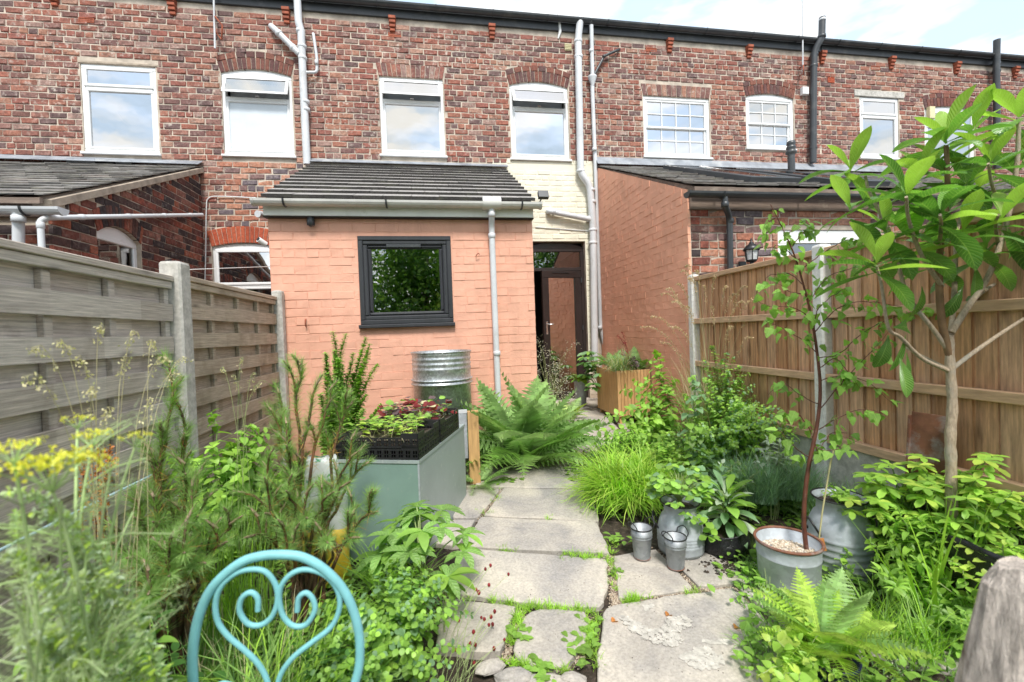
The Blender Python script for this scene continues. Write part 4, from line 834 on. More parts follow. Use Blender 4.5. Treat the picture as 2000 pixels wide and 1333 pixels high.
def lpanel(y0, y1, ztop, mt, battens):
    z = ztop
    beam_ = MB(); beam(beam_, (XL-.02, y0, z-.0), (XL-.02, y1, z-.0), .075, .035); beam(beam_, (XL-.012, y0, z-.042), (XL-.012, y1, z-.042), .035, .045); part('top_rail', beam_, mt, fl)
    pitch = .200; k = 0; zz_ = z-.062
    PLf = Plane((XL, 0, 0), (0, 1, 0), (1, 0, 0))
    first = True
    while zz_ > .12:
        for (a, b, d0, d1) in ((zz_-.115, zz_+.01, -.062, -.048), (zz_-.205, zz_-.098, -.014, .004)):
            q = MB(); e = random.uniform(-.003, .003); V = []
            m = 6
            for i in range(m):
                ya, yb = y0+(y1-y0)*i/m, y0+(y1-y0)*(i+1)/m; w1, w2 = .003*math.sin(i*1.3+zz_*9), .003*math.sin((i+1)*1.3+zz_*9)
                q.add(PLf.Pa([(ya, a+e, d0+w1), (yb, a+e, d0+w2), (yb, b+e, d0+w2), (ya, b+e, d0+w1), (ya, a+e, d1+w1), (yb, a+e, d1+w2), (yb, b+e, d1+w2), (ya, b+e, d1+w1)]), [(4, 5, 6, 7), (0, 1, 5, 4), (3, 7, 6, 2), (0, 3, 2, 1)]+([(3, 0, 4, 7)] if i == 0 else [])+([(1, 2, 6, 5)] if i == m-1 else []))
            part('board', q, mt, fl)
        zz_ -= pitch
    for y in battens+[y0+.02, y1-.02]:
        q = MB(); pbox(q, PLf, y-.022, y+.022, .05, z-.02, -.045, -.017, .003); part('batten', q, mt, fl)
lpanel(YP1-1.93+.07, YP1-.07, zc_l, M_['board_l'], [aX(225, 560, XL)[1], aX(100, 560, XL)[1]])
lpanel(YP1+.07, YP2-.05, aX(460, 566, XL)[2], M_['board_g'], [aX(x, 600, XL)[1] for x in (420, 470, 508)])
lpanel(YP1-3.8, YP1-2.0, zc_l, M_['board_l'], [])
# right fence
fr_ = thing('fence', 'brown close boarded timber fence with white concrete posts on the right', 'fence', (XR, 3., G(3)))
YA, YB = aX(1604, 480, XR)[1]+.0, aX(1354, 540, XR)[1]+.0
zt_r = aX(1604, 492, XR)[2]
for y in (YA, YB, YA-1.70): post(fr_, XR+.0, y, .095, -.1, aX(1604, 478, XR)[2]+ (0 if y != YB else .0))
PR = Plane((XR, 0, 0), (0, 1, 0), (-1, 0, 0))
zr = [aX(1640, 613, XR)[2], aX(1640, 740, XR)[2], aX(1640, 862, XR)[2]]
for (y0, y1) in ((YA+.05, YB-.05), (YA-1.65, YA-.05), (YA-3.4, YA-1.75)):
    x = y0; k = 0
    while x < y1-.01:
        w_ = min(random.uniform(.098, .118), y1-x); q = MB(); d = random.uniform(-.002, .003)
        V = [(x-.006, zr[2]-.02, -.04), (x+w_+.004, zr[2]-.02, -.04), (x+w_+.004, zt_r, -.04), (x-.006, zt_r, -.04), (x-.006, zr[2]-.02, -.013+d), (x+w_+.004, zr[2]-.02, -.028+d), (x+w_+.004, zt_r, -.028+d), (x-.006, zt_r, -.013+d)]
        q.add(PR.Pa(V), CF); part('board', q, M_['board_r'], fr_); x += w_; k += 1
    for i, z in enumerate(zr+[zt_r]):
        q = MB(); beam(q, PR.P(y0, z, .012 if i < 3 else -.012), PR.P(y1, z, .012 if i < 3 else -.012), .05 if i < 3 else .075, .058 if i < 3 else .045); part('rail' if i < 3 else 'capping_rail', q, M_['rail_r'], fr_)
    q = MB(); pbox(q, PR, y0-.02, y1+.02, -.1, zr[2]-.03, -.05, -.0, .005); part('gravel_board', q, M_['concrete'], fr_)
# rusty steel offcut leaning on the fence
q = MB(); P = aX(1818, 905, XR-.10); R_ = np.array(Matrix.Rotation(.06, 3, 'X')@Matrix.Rotation(.35, 3, 'Z')); box(q, P+[-.012, -.09, -.35], P+[-.004, .09, .28], R=R_, ctr=P); box(q, P+[-.012, -.098, -.35], P+[-.05, -.088, .28], R=R_, ctr=P); box(q, P+[-.012, .088, -.35], P+[-.04, .098, .26], R=R_, ctr=P)
solo('metal_channel', q, M_['rust'], 'rusty steel channel leaning against the brown fence behind the tree trunk', 'metal offcut', P)

# ------------------------------------------------------------------ paving
flagm = []
def flagmat(name, base, k):
    m, t, b, o = newmat(name); r, g = rnd_node(t); p = g.outputs['Position']
    c_ = ramp(t, r, [tuple(x*.92 for x in base), tuple(x*1.08 for x in base)])
    c_ = mixc(t, 1., c_, ramp(t, noise(t, p, 2.2, 7, .62, dist=.6), [(.66, .67, .71), (1.15, 1.12, 1.06)], pos=[.36, .64]), 'MULTIPLY')
    c_ = mixc(t, 1., c_, ramp(t, noise(t, p, 70, 4, .7), [(.78,)*3, (1.12,)*3], pos=[.35, .65]), 'MULTIPLY')
    c_ = mixc(t, ramp(t, noise(t, p, 1.3, 5, .6), [(0,)*3, (.5,)*3], pos=[.55, .75]), c_, (.21, .185, .165))
    c_ = mixc(t, ramp(t, noise(t, p, 130, 2, .5), [(0,)*3, (.6,)*3], pos=[.70, .76]), c_, (.10, .085, .07))
    t.links.new(c_, b.inputs['Base Color']); b.inputs['Roughness'].default_value = .88; b.inputs['Specular IOR Level'].default_value = .3
    bp = N(t, 'ShaderNodeBump'); bp.inputs['Strength'].default_value = .5; bp.inputs['Distance'].default_value = .008; t.links.new(noise(t, p, 9, 9, .68, dist=.4), bp.inputs['Height']); t.links.new(bp.outputs[0], b.inputs['Normal']); return m
M_['flag'] = flagmat('york_stone', (.455, .42, .375), 0)
M_['lichen'] = mat('white_lichen', [(.50, .47, .42)], .95, 30, .35, .6, 90, .004)
flags = [
 [(1016, 914), (1020, 865), (1070, 815), (1135, 793), (1170, 800), (1215, 845), (1190, 880), (1168, 917)],
 [(905, 885), (960, 893), (1012, 912), (946, 911), (924, 951), (900, 950)],
 [(926, 953), (949, 914), (1162, 919), (1160, 955)],
 [(905, 957), (978, 956), (934, 1012), (884, 1012), (880, 990)],
 [(984, 953), (1160, 958), (1170, 1019), (945, 1008)],
 [(938, 1011), (1166, 1022), (1192, 1084), (902, 1069)],
 [(875, 1015), (930, 1015), (895, 1066), (830, 1060)],
 [(899, 1072), (1092, 1084), (1186, 1091), (1187, 1152), (1172, 1186), (1092, 1183), (872, 1160)],
 [(865, 1168), (1009, 1186), (1000, 1213), (978, 1276), (850, 1270)],
 [(1053, 1189), (1146, 1196), (1150, 1247), (1122, 1288), (1099, 1307), (1018, 1298), (998, 1271), (1021, 1205)],
 [(1181, 1188), (1280, 1169), (1433, 1149), (1500, 1212), (1566, 1268), (1560, 1420), (1170, 1440), (1165, 1300)],
 [(1440, 1148), (1530, 1143), (1650, 1180), (1690, 1280), (1572, 1264), (1505, 1210)],
 [(1198, 1085), (1282, 1072), (1356, 1150), (1280, 1164), (1208, 1170)],
 [(1288, 1068), (1400, 1054), (1535, 1136), (1430, 1144), (1363, 1148)],
 [(1405, 1052), (1520, 1060), (1720, 1140), (1650, 1174), (1540, 1137)],
 [(1010, 1315), (1120, 1318), (1150, 1450), (940, 1450)],
 [(1158, 1450), (1600, 1450), (1900, 1800), (900, 1800)],
 [(900, 1450), (1150, 1458), (880, 1800), (300, 1800)],
 [(1175, 790), (1240, 812), (1230, 840), (1222, 842), (1180, 800)],
 [(1040, 760), (1130, 758), (1175, 780), (1165, 796), (1135, 790), (1070, 810)],
 [(1692, 1190), (1900, 1200), (2100, 1330), (1700, 1290)],
]
pv = link('path', None, kind='structure'); pv.location = (0, 0, 0); OFF[pv.name] = np.zeros(3)
def flag(poly, i):
    P = np.array([aG(a, b)[:2] for a, b in poly]); c0 = P.mean(0); 
    P = c0+(P-c0)*(1+.001/np.linalg.norm(P-c0, axis=1)[:, None])
    out = []
    rr = random.Random(i)
    for k in range(len(P)):
        a, b = P[k], P[(k+1) % len(P)]; L_ = np.linalg.norm(b-a); n = max(2, int(L_/.045)); nn = np.array([b[1]-a[1], a[0]-b[0]])/L_
        for j in range(n):
            t = j/n; e = (.0035*math.sin(t*9+i*2.1+k)+rr.uniform(-.0035, .0035))+.002; rd = .008*max(0, 1-min(t, 1-t)*n/1.2) 
            out.append(a+(b-a)*t+nn*e+(c0-a)/np.linalg.norm(c0-a)*rd*(1 if j == 0 else 0))
    out = np.array(out); m = len(out); tilt = rng.normal(0, .004, 2); th = .0+rr.uniform(-.004, .005)
    zf = lambda q_, h: np.array([G(y)+.004+th+h+(x-c0[0])*tilt[0]+(y-c0[1])*tilt[1] for x, y in q_])
    mb = MB(); rings = []; V = []
    for s_, h in ((1.0, -.06), (1.0, -.010), (1.0, -.005)): V.append((out, h))
    ins = lambda d_: c0+(out-c0)*(1-d_/np.linalg.norm(out-c0, axis=1)[:, None])
    V.append((ins(.006), .0)); V.append((ins(.02), .0015))
    VV = np.concatenate([np.column_stack([q_, zf(q_, h)]) for q_, h in V]); F = [(r*m+j, r*m+(j+1) % m, (r+1)*m+(j+1) % m, (r+1)*m+j) for r in range(4) for j in range(m)]+[tuple(range(4*m, 5*m))]
    return part('flagstone', mb.add(VV, F), M_['flag'], pv), c0, zf
fo = [flag(p_, i) for i, p_ in enumerate(flags)]
def patch(o, zf, px, n=40, amp=.25, seed=0):
    P = np.array([aG(a, b)[:2] for a, b in px]); rr = random.Random(seed); lo, hi = P.min(0), P.max(0); q = MB(); k = 0
    def inside(x, y):
        c_ = False
        for a, b in zip(P, np.roll(P, 1, 0)):
            if (a[1] > y) != (b[1] > y) and x < (b[0]-a[0])*(y-a[1])/(b[1]-a[1])+a[0]: c_ = not c_
        return c_
    nn = int(np.prod(hi-lo)/.00010)
    for _ in range(nn):
        x, y = rr.uniform(lo[0], hi[0]), rr.uniform(lo[1], hi[1])
        if not inside(x, y): continue
        r_ = rr.uniform(.004, .016); m_ = 9; ring = [(x+r_*rr.uniform(.55, 1.3)*math.cos(6.283*i/m_), y+r_*rr.uniform(.55, 1.3)*math.sin(6.283*i/m_)) for i in range(m_)]; z = zf(np.array(ring), .0035+.000012*k); k += 1
        q.add(np.column_stack([np.array(ring), z]), [tuple(range(m_))])
    if k: part('lichen_patch', q, M_['lichen'], o, kind='stuff')
H = fo[10]
patch(H[0], H[2], [(1208, 1207), (1228, 1210), (1262, 1232), (1292, 1234), (1306, 1212), (1335, 1207), (1352, 1214), (1345, 1230), (1322, 1240), (1334, 1256), (1312, 1267), (1276, 1260), (1240, 1242)], seed=2)
patch(H[0], H[2], [(1326, 1288), (1360, 1272), (1380, 1266), (1395, 1280), (1412, 1290), (1408, 1308), (1370, 1310), (1345, 1302)], seed=3)
patch(H[0], H[2], [(1255, 1188), (1275, 1185), (1278, 1192), (1262, 1196)], seed=4)
patch(H[0], H[2], [(1358, 1256), (1430, 1253), (1434, 1260), (1400, 1262)], seed=5)
patch(fo[11][0], fo[11][2], [(1455, 1160), (1490, 1165), (1500, 1178), (1470, 1176)], seed=6)
# rubble stones at the end of the joint, gravel and litter
def stone(px, py, r, lab, seed):
    P = aG(px, py); rr = np.random.default_rng(seed); V = []; n, m_ = 9, 5; q = MB()
    for j in range(m_+1):
        th = math.pi*j/m_*.5
        for i in range(n): a = 2*math.pi*i/n; k = 1+.18*math.sin(a*2+seed)+rr.normal(0, .05); V.append(P+[r*k*math.cos(a)*math.cos(th), r*.8*k*math.sin(a)*math.cos(th), r*.45*math.sin(th)*(1+rr.normal(0, .05))])
    F = [(j*n+i, j*n+(i+1) % n, (j+1)*n+(i+1) % n, (j+1)*n+i) for j in range(m_) for i in range(n)]; q.add(V, F); solo('loose_stone', q, M_['flag'], lab, 'stone', P)
stone(957, 1305, .06, 'angular pinkish stone beside the low shrub at the bottom of the path', 1); stone(1003, 1325, .07, 'pale lumpy stone at the bottom between the two joints of grass', 2); stone(1120, 1328, .05, 'rounded grey stone right of the grass at the bottom edge of the path', 3)
def scatter(name, n, fn, r, mt, seed=1):
    rr = np.random.default_rng(seed); q = MB(); base = np.array([(1, 0, 0), (-.5, .87, 0), (-.5, -.87, 0), (0, 0, .8)])
    F = np.array([(0, 1, 3), (1, 2, 3), (2, 0, 3)]); V = []; FF = []
    for i in range(n):
        p = fn(rr); 
        if p is None: continue
        a = rr.uniform(0, 6.3); s_ = r*rr.uniform(.4, 1.3); c_, sn = math.cos(a), math.sin(a); b = base*s_*[1, rr.uniform(.5, 1), rr.uniform(.5, 1.2)]
        V.append(np.column_stack([b[:, 0]*c_-b[:, 1]*sn, b[:, 0]*sn+b[:, 1]*c_, b[:, 2]])+p); FF.append(F+4*(len(V)-1))
    q.add(np.concatenate(V), np.concatenate(FF)); return part(name, q, mt, None, kind='stuff')
M_['grit'] = mat('pale_grit', [(.45, .36, .26), (.30, .22, .16), (.55, .48, .38), (.18, .13, .10)], .9, 20, .2, 0, interp='CONSTANT')
def in_px(x0, x1, y0, y1, h=.012):
    def f(rr): P = aG(rr.uniform(x0, x1), rr.uniform(y0, y1)); return P+[0, 0, h-.02]
    return f
scatter('gravel', 2600, in_px(905, 1075, 862, 905, .022), .008, M_['grit'], 1)
def on_lines(lines, wd, h=.0):
    def f(rr):
        a, b, c_, d = lines[rr.integers(len(lines))]; t = rr.uniform(); P = aG(a+(c_-a)*t+rr.normal(0, wd), b+(d-b)*t+rr.normal(0, wd*.5)); return P+[0, 0, h-.022]
    return f
scatter('joint_gravel', 6500, on_lines([(1195, 1085, 1200, 1190), (1360, 1150, 1450, 1145), (1205, 1172, 1360, 1152), (950, 912, 926, 951), (980, 955, 936, 1010), (1285, 1072, 1362, 1150), (985, 1285, 1110, 1305), (1190, 1085, 1205, 1185), (1190, 1085, 1205, 1185), (1435, 1150, 1560, 1262), (1150, 1200, 1130, 1300), (1020, 1190, 985, 1290)], 5, .012), .006, M_['grit'], 2)
M_['litter'] = mat('dark_leaf_litter', [(.05, .035, .025), (.025, .02, .016), (.09, .06, .04)], .9, 20, .2, 0)
scatter('bark_litter', 260, lambda rr: aG(rr.normal(1440, 34), rr.normal(1106, 12))+[0, 0, .010], .013, M_['litter'], 3)
scatter('soil_crumbs', 350, lambda rr: aG(rr.uniform(950, 1560), rr.uniform(930, 1330))+[0, 0, .008], .0035, M_['litter'], 4)

# ------------------------------------------------------------------ containers
def ringp(q, c_, r, z, t, m=0, n=40): 
    a = np.linspace(0, 2*math.pi, n+1)[:-1]; P = [c_+[r*math.cos(x), r*math.sin(x), z] for x in a]; P.append(P[0]); tube(q, P, t, 6, m=m, caps=False)
def scale_at(P): return pxy(P)[2]/FPX
# big galvanised cylinder
Pb = aY(866, 800, 4.66); Pb[2] = G(4.66); rb = 57*scale_at(np.array([Pb[0], Pb[1], 1.2])); zt_ = aY(866, 687, 4.66)[2]-Pb[2]; zb_ = aY(866, 750, 4.4)[2]-Pb[2]
gb = thing('galvanised_tank', 'tall ribbed galvanised steel drum against the salmon wall under the kitchen window', 'water tank', Pb)
prof = [(rb*.97, 0), (rb*.97, zb_-.03), (rb*1.02, zb_-.02), (rb*1.02, zb_), (rb*.98, zb_+.01)]
z = zb_+.12
for k in range(4): prof += [(rb*.98, z), (rb*1.0, z+.012), (rb*1.0, z+.022), (rb*.98, z+.034)]; z += .05
prof += [(rb*.98, zt_-.03), (rb*1.01, zt_-.01), (rb*1.01, zt_), (rb*.96, zt_), (rb*.95, zt_-.02), (rb*.95, zt_-.6), (0, zt_-.6)]
q = MB(); lathe(q, Pb, prof, 48); part('drum', q, M_['galv'], gb); q = MB(); ringp(q, Pb, rb*1.01, zt_, .008); part('rim', q, M_['galv'], gb)
for dz in (-.012, .028): q = MB(); ringp(q, Pb, rb*1.015, zb_+dz, .010); part('band', q, M_['galv'], gb)
# sage green metal box, turned a little
Hb = .865; A0 = np.array([-.145, 2.72]); e1 = np.array([-.95, .32]); e1 /= np.linalg.norm(e1); e2 = np.array([.32, .95]); e2 /= np.linalg.norm(e2)
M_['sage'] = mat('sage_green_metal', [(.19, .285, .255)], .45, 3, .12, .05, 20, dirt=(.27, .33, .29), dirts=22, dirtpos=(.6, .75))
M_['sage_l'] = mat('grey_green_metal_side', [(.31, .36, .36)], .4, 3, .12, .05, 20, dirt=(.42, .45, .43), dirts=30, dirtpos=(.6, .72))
bx = thing('metal_box', 'sage green metal box with black seedling trays on top beside the path', 'cabinet', (*(A0+e1*.28+e2*.5), G(3.2)))
def obox(q, a, w_, b, d_, z0, z1, m=0):
    c0 = A0+e1*a+e2*b; pts = [c0, c0+e1*w_, c0+e1*w_+e2*d_, c0+e2*d_]; q.add([(*p, z) for z in (z0, z1) for p in pts], CF, m=m)
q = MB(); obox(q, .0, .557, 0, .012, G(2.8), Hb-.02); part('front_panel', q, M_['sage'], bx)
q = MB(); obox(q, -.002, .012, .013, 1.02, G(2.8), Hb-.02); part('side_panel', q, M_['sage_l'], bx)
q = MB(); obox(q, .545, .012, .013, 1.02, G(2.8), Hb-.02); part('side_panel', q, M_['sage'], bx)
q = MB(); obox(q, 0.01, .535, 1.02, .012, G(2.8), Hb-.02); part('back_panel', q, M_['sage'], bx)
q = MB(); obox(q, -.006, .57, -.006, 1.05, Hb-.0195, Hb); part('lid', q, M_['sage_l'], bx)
q = MB(); obox(q, -.005, .010, -.004, .010, G(2.8), Hb-.021); part('corner_trim', q, M_['zinc_b'], bx)
def tray(a, w_, b, d_, z0, lab):
    t = thing('seed_tray', lab, 'seed tray', (*(A0+e1*(a+w_/2)+e2*(b+d_/2)), z0), 'black seedling trays on the green box'); h = .065; K = M_['black_m']
    q = MB(); obox(q, a+.01, w_-.02, b+.01, d_-.02, z0, z0+.006); part('base', q, K, t)
    for s_ in range(4):
        q = MB(); L_ = (w_, d_)[s_ % 2]; n = int(L_/.045)
        def wall(u0, u1, za, zb, q=q, s_=s_):
            if s_ == 0: obox(q, a+u0, u1-u0, b, .005, za, zb)
            if s_ == 2: obox(q, a+u0, u1-u0, b+d_-.005, .005, za, zb)
            if s_ == 1: obox(q, a, .005, b+u0, u1-u0, za, zb)
            if s_ == 3: obox(q, a+w_-.005, .005, b+u0, u1-u0, za, zb)
        wall(0, L_, z0+.0, z0+.012); wall(0, L_, z0+h-.010, z0+h); wall(0, L_, z0+.03, z0+.034)
        for i in range(n+1):
            u = L_*i/n; wall(max(0, u-.004), min(L_, u+.004), z0+.012, z0+h-.01)
        for i in range(3*n): u = L_*(i+.5)/(3*n); wall(u-.0022, u+.0022, z0+.012, z0+h-.01)
        for u0, u1 in ((0, .11), (L_-.11, L_)): wall(u0, u1, z0+h, z0+h+.026)
        part('lattice_side', q, K, t)
    return t
tray(-.004, .555, .0, .39, Hb+.002, 'lower black seedling tray at the front edge of the green box'); tray(-.004, .555, .0, .39, Hb+.072, 'upper black seedling tray at the front, filled with lime green seedlings')
tray(-.004, .555, .42, .46, Hb+.002, 'lower black seedling tray at the back of the green box'); tray(-.004, .555, .42, .46, Hb+.072, 'upper black seedling tray at the back, filled with dark red leaved plants')
q = MB(); obox(q, .02, .51, .02, .35, Hb+.08, Hb+.112); obox(q, .02, .51, .44, .42, Hb+.08, Hb+.112); part('tray_compost', q, M_['soil'], None, kind='stuff')
# light timber stand with a grey panel behind the box
Ps = aY(925, 870, 3.95); Ps[2] = G(3.95); zs = aY(925, 803, 3.95)[2]
st = thing('timber_stand', 'light timber upright with a grey glazed panel between the green box and the fern', 'stand', Ps)
q = MB(); box(q, Ps+[-.045, -.03, 0], Ps+[.05, .03, zs-Ps[2]]); part('upright', q, M_['pine_w'], st)
q = MB(); box(q, Ps+[-.14, .032, .22], Ps+[-.05, .045, zs-Ps[2]-.0]); part('panel', q, M_['zinc_b'], st); q = MB(); box(q, Ps+[-.15, .03, zs-Ps[2]-.02], Ps+[-.046, .05, zs-Ps[2]+.01]); part('panel_edge', q, M_['upvc_pipe'], st)
q = MB(); box(q, Ps+[-.045, .03, 0], Ps+[.05, .6, .05]); part('foot', q, M_['pine_w'], st)
# slatted pine planter
Pp = np.array([2.33, 5.55, G(5.55)]); zp0, zp1 = .44, 1.055; pw, pdp = .47, .78
pl_ = thing('wooden_planter', 'square planter of narrow vertical pine slats by the terracotta wall', 'planter', Pp)
PFp = Plane((Pp[0], Pp[1], 0), (1, 0, 0), (0, -1, 0)); PSp = Plane((Pp[0], Pp[1], 0), (0, 1, 0), (-1, 0, 0))
for P_, L_ in ((PFp, pw), (PSp, pdp)):
    n = int(L_/.045)
    for i in range(n): q = MB(); pbox(q, P_, L_*i/n+.002, L_*(i+1)/n-.002, zp0+random.uniform(-.002, .002), zp1, -.016, 0, .003); part('slat', q, M_['pine_w'], pl_)
q = MB(); box(q, (Pp[0]+.02, Pp[1]+.02, zp0), (Pp[0]+pw, Pp[1]+pdp, zp1-.04)); part('soil_fill', q, M_['soil'], pl_)
q = MB()
for a, b in ((.03, .03), (pw-.08, .03), (.03, pdp-.08), (pw-.08, pdp-.08)): box(q, (Pp[0]+a, Pp[1]+b, .2), (Pp[0]+a+.05, Pp[1]+b+.05, zp0-.001))
part('leg', q, M_['pine_w'], pl_)
q = MB(); tube(q, [Pp+[.02, .02, zp1-Pp[2]-.01], Pp+[pw, .02, zp1-Pp[2]-.01]], .010, 6); tube(q, [Pp+[.02, .02, zp1-Pp[2]-.01], Pp+[.02, pdp, zp1-Pp[2]-.01]], .010, 6); part('liner_edge', q, M_['black_g'], pl_)
# round vessels measured from their foot
def foot(px, py, wpx):
    P = aG(px, py); s_ = scale_at(P); r = wpx/2*s_; P = P+[0, r*.8, 0]; P[2] = G(P[1])+.006; return P, r*1.02
def topz(P, px, py): return aY(px, py, P[1])[2]-P[2]
def flower_bucket(px, py, wpx, ytop, lab, hand):
    P, r = foot(px, py, wpx*.8); r = r*.97; h = topz(P, px, ytop); R_ = r*1.36
    t = thing('flower_bucket', lab, 'bucket', P, 'small zinc flower buckets'); f = lambda z: r+(R_-r)*z/h
    q = MB(); lathe(q, P, [(0, .004), (r*.96, .004), (r, 0), (r*1.02, .01), (f(h*.2), h*.2), (f(h*.68), h*.68), (f(h*.69)+.004, h*.70), (f(h*.69), h*.72), (f(h*.76), h*.76), (f(h*.77)+.004, h*.78), (f(h*.8), h*.8), (R_, h), (R_*.96, h), (r*.95, .02), (0, .02)], 28); part('body', q, M_['zinc'], t)
    q = MB(); ringp(q, P, R_, h, .0035); part('rim', q, M_['black_m'], t); q = MB(); ringp(q, P, r*1.01, .006, .003); part('foot_ring', q, M_['rust'], t)
    for s_ in (-1, 1):
        q = MB(); a0 = hand; d_ = np.array([math.cos(a0), math.sin(a0), 0])*s_; pr_ = np.array([-d_[1], d_[0], 0]); w_ = R_*.62
        c_ = P+d_*R_*.9+[0, 0, h]
        tube(q, smooth([c_-pr_*w_, c_-pr_*w_*.95+d_*.008+[0, 0, .025], c_+d_*.016+[0, 0, .045], c_+pr_*w_*.95+d_*.008+[0, 0, .025], c_+pr_*w_]), .0032, 6); part('handle', q, M_['black_m'], t)
flower_bucket(1260, 1098, 39, 1029, 'left small zinc flower bucket standing free on the flagstone', .2)
flower_bucket(1327, 1118, 40, 1047, 'right small zinc flower bucket standing in front of the strawberry churn', .3)
def churn(px, py, wpx, ytop, ysh, lab, nr, grp='zinc milk churns used as planters', hand=2.6):
    P, r = foot(px, py, wpx); h = topz(P, px, ytop); hs = topz(P, px, ysh)
    t = thing('milk_churn', lab, 'milk churn', P, grp); prof = [(0, .01), (r*.94, .01), (r*.97, 0), (r, .02)]
    for k in range(nr):
        z = .06+(hs-.07)*k/(nr-.999); prof += [(r, z-.007), (r*1.03, z), (r, z+.007)]
    nk = r*.70; prof += [(r*.99, hs+.015), (r*.93, hs+(h-hs)*.3), (r*.80, hs+(h-hs)*.52), (nk, hs+(h-hs)*.60), (nk*.99, hs+(h-hs)*.86), (nk*1.06, hs+(h-hs)*.9), (nk*1.18, h-.004), (nk*1.2, h), (nk*1.12, h-.002), (nk*.95, h-.05), (nk*.95, h-.09), (0, h-.08)]
    q = MB(); lathe(q, P, prof, 40); part('body', q, M_['zinc_b'], t); q = MB(); ringp(q, P, nk*1.2, h, .005); part('rim', q, M_['black_m'], t)
    q = MB(); lathe(q, P, [(nk*.96, h-.035), (0, h-.03)], 20); part('soil_fill', q, M_['soil'], t)
    for a in (hand, hand+math.pi):
        d_ = np.array([math.cos(a), math.sin(a), 0]); pr_ = np.array([-d_[1], d_[0], 0]); c_ = P+d_*r*.93+[0, 0, hs+.01]; q = MB()
        tube(q, smooth([c_-pr_*r*.32, c_-pr_*r*.3+d_*.03+[0, 0, .05], c_+d_*.035+[0, 0, .085], c_+pr_*r*.3+d_*.03+[0, 0, .05], c_+pr_*r*.32]), .006, 6); part('handle', q, M_['black_m'], t)
    return P, r, h, nk
CH1 = churn(1349, 1093, 87, 977, 1032, 'smaller zinc milk churn planted with strawberries', 4)
CH2 = churn(1682, 1142, 112, 965, 1035, 'larger zinc milk churn half hidden by leaves right of the birch tub', 5, hand=3.0)
# zinc tub with the birch
PT, rT = foot(1576, 1176, 112); hT = topz(PT, 1576, 1050)
tb = thing('zinc_tub', 'round blue-grey zinc tub with a rusty rim and gravel, holding the birch sapling', 'tub', PT)
q = MB(); lathe(q, PT, [(0, .01), (rT*.93, .01), (rT*.95, 0), (rT*.96, .02), (rT, hT*.7), (rT*1.02, hT*.715), (rT, hT*.73), (rT*1.03, hT-.02), (rT*1.05, hT), (rT*1.0, hT-.005), (rT*.98, hT-.07), (0, hT-.07)], 44); part('body', q, M_['zinc_b'], tb)
q = MB(); ringp(q, PT, rT*1.05, hT, .008); part('rim', q, M_['rust'], tb)
q = MB(); ringp(q, PT, rT*.96, .008, .006); part('foot_ring', q, M_['rust'], tb)
M_['peb'] = mat('pale_gravel', [(.62, .54, .42), (.50, .40, .28), (.70, .64, .55), (.42, .33, .25)], .85, 20, .2, 0, interp='CONSTANT')
def disc(P, r, z):
    def f(rr): a = rr.uniform(0, 6.28); k = math.sqrt(rr.uniform())*r; return P+np.array([k*math.cos(a), k*math.sin(a), z+rr.uniform(0, .006)])
    return f
scatter('tub_gravel', 2600, disc(PT, rT*.95, hT-.068), .0075, M_['peb'], 7)
# bags
def growbag(P, wx, wy, h, lab, rot=0, seed=0, fold=.12):
    rr = np.random.default_rng(seed); q = MB(); n = 40; rings = []
    m, t, b, o = newmat('black_polythene') if 'poly' not in M_ else (M_['poly'], None, None, None)
    if t is not None:
        b.inputs['Base Color'].default_value = (.012, .012, .014, 1); b.inputs['Roughness'].default_value = .28; g = N(t, 'ShaderNodeNewGeometry'); bumpn(t, b, noise(t, g.outputs['Position'], 16, 5, .6, dist=1.2), .8, .02); M_['poly'] = m
    c_, s_ = math.cos(rot), math.sin(rot); V = []
    for z, k in ((0, .86), (.02, .95), (h*.35, 1.04), (h*.7, 1.02), (h*.93, .98), (h, 1.0), (h*.99, .96), (h*.85, .93)):
        for i in range(n):
            a = 2*math.pi*i/n; e = 1/(abs(math.cos(a))**3.2+abs(math.sin(a))**3.2)**(1/3.2); k2 = k*e*(1+.03*math.sin(a*5+z*20+seed)+.02*math.sin(a*11+seed)*(z > .02))
            x, y = wx*k2*math.cos(a), wy*k2*math.sin(a); V.append(P+[x*c_-y*s_, x*s_+y*c_, z+.012*math.sin(a*3+seed)*(z > h*.8)])
    F = [(r*n+i, r*n+(i+1) % n, (r+1)*n+(i+1) % n, (r+1)*n+i) for r in range(7) for i in range(n)]; q.add(V, F, sm=True); o = thing('grow_bag', lab, 'grow bag', P); part('bag', q, M_['poly'], o)
    q = MB(); top = V[7*n:8*n]; q.add(top, [tuple(range(n))]); part('soil_fill', q, M_['soil'], o); return o
PB1 = aG(1455, 1100)+[0, .16, 0]; HB1 = topz(PB1, 1455, 1022); growbag(PB1, .17, .14, HB1, 'black polythene grow bag between the two milk churns, foxglove-like leaves on top', .5, 1)
PB2 = aG(1555, 1066)+[0, .18, 0]; growbag(PB2, .24, .16, topz(PB2, 1560, 1020), 'wide black polythene grow bag behind the zinc tub holding chives', -.25, 2)
PB3 = aY(1940, 1120, 1.62); PB3[2] = G(1.6); growbag(PB3, .22, .30, topz(PB3, 1925, 1040), 'large black polythene planter at the right edge under lime green leaves', -.3, 3)
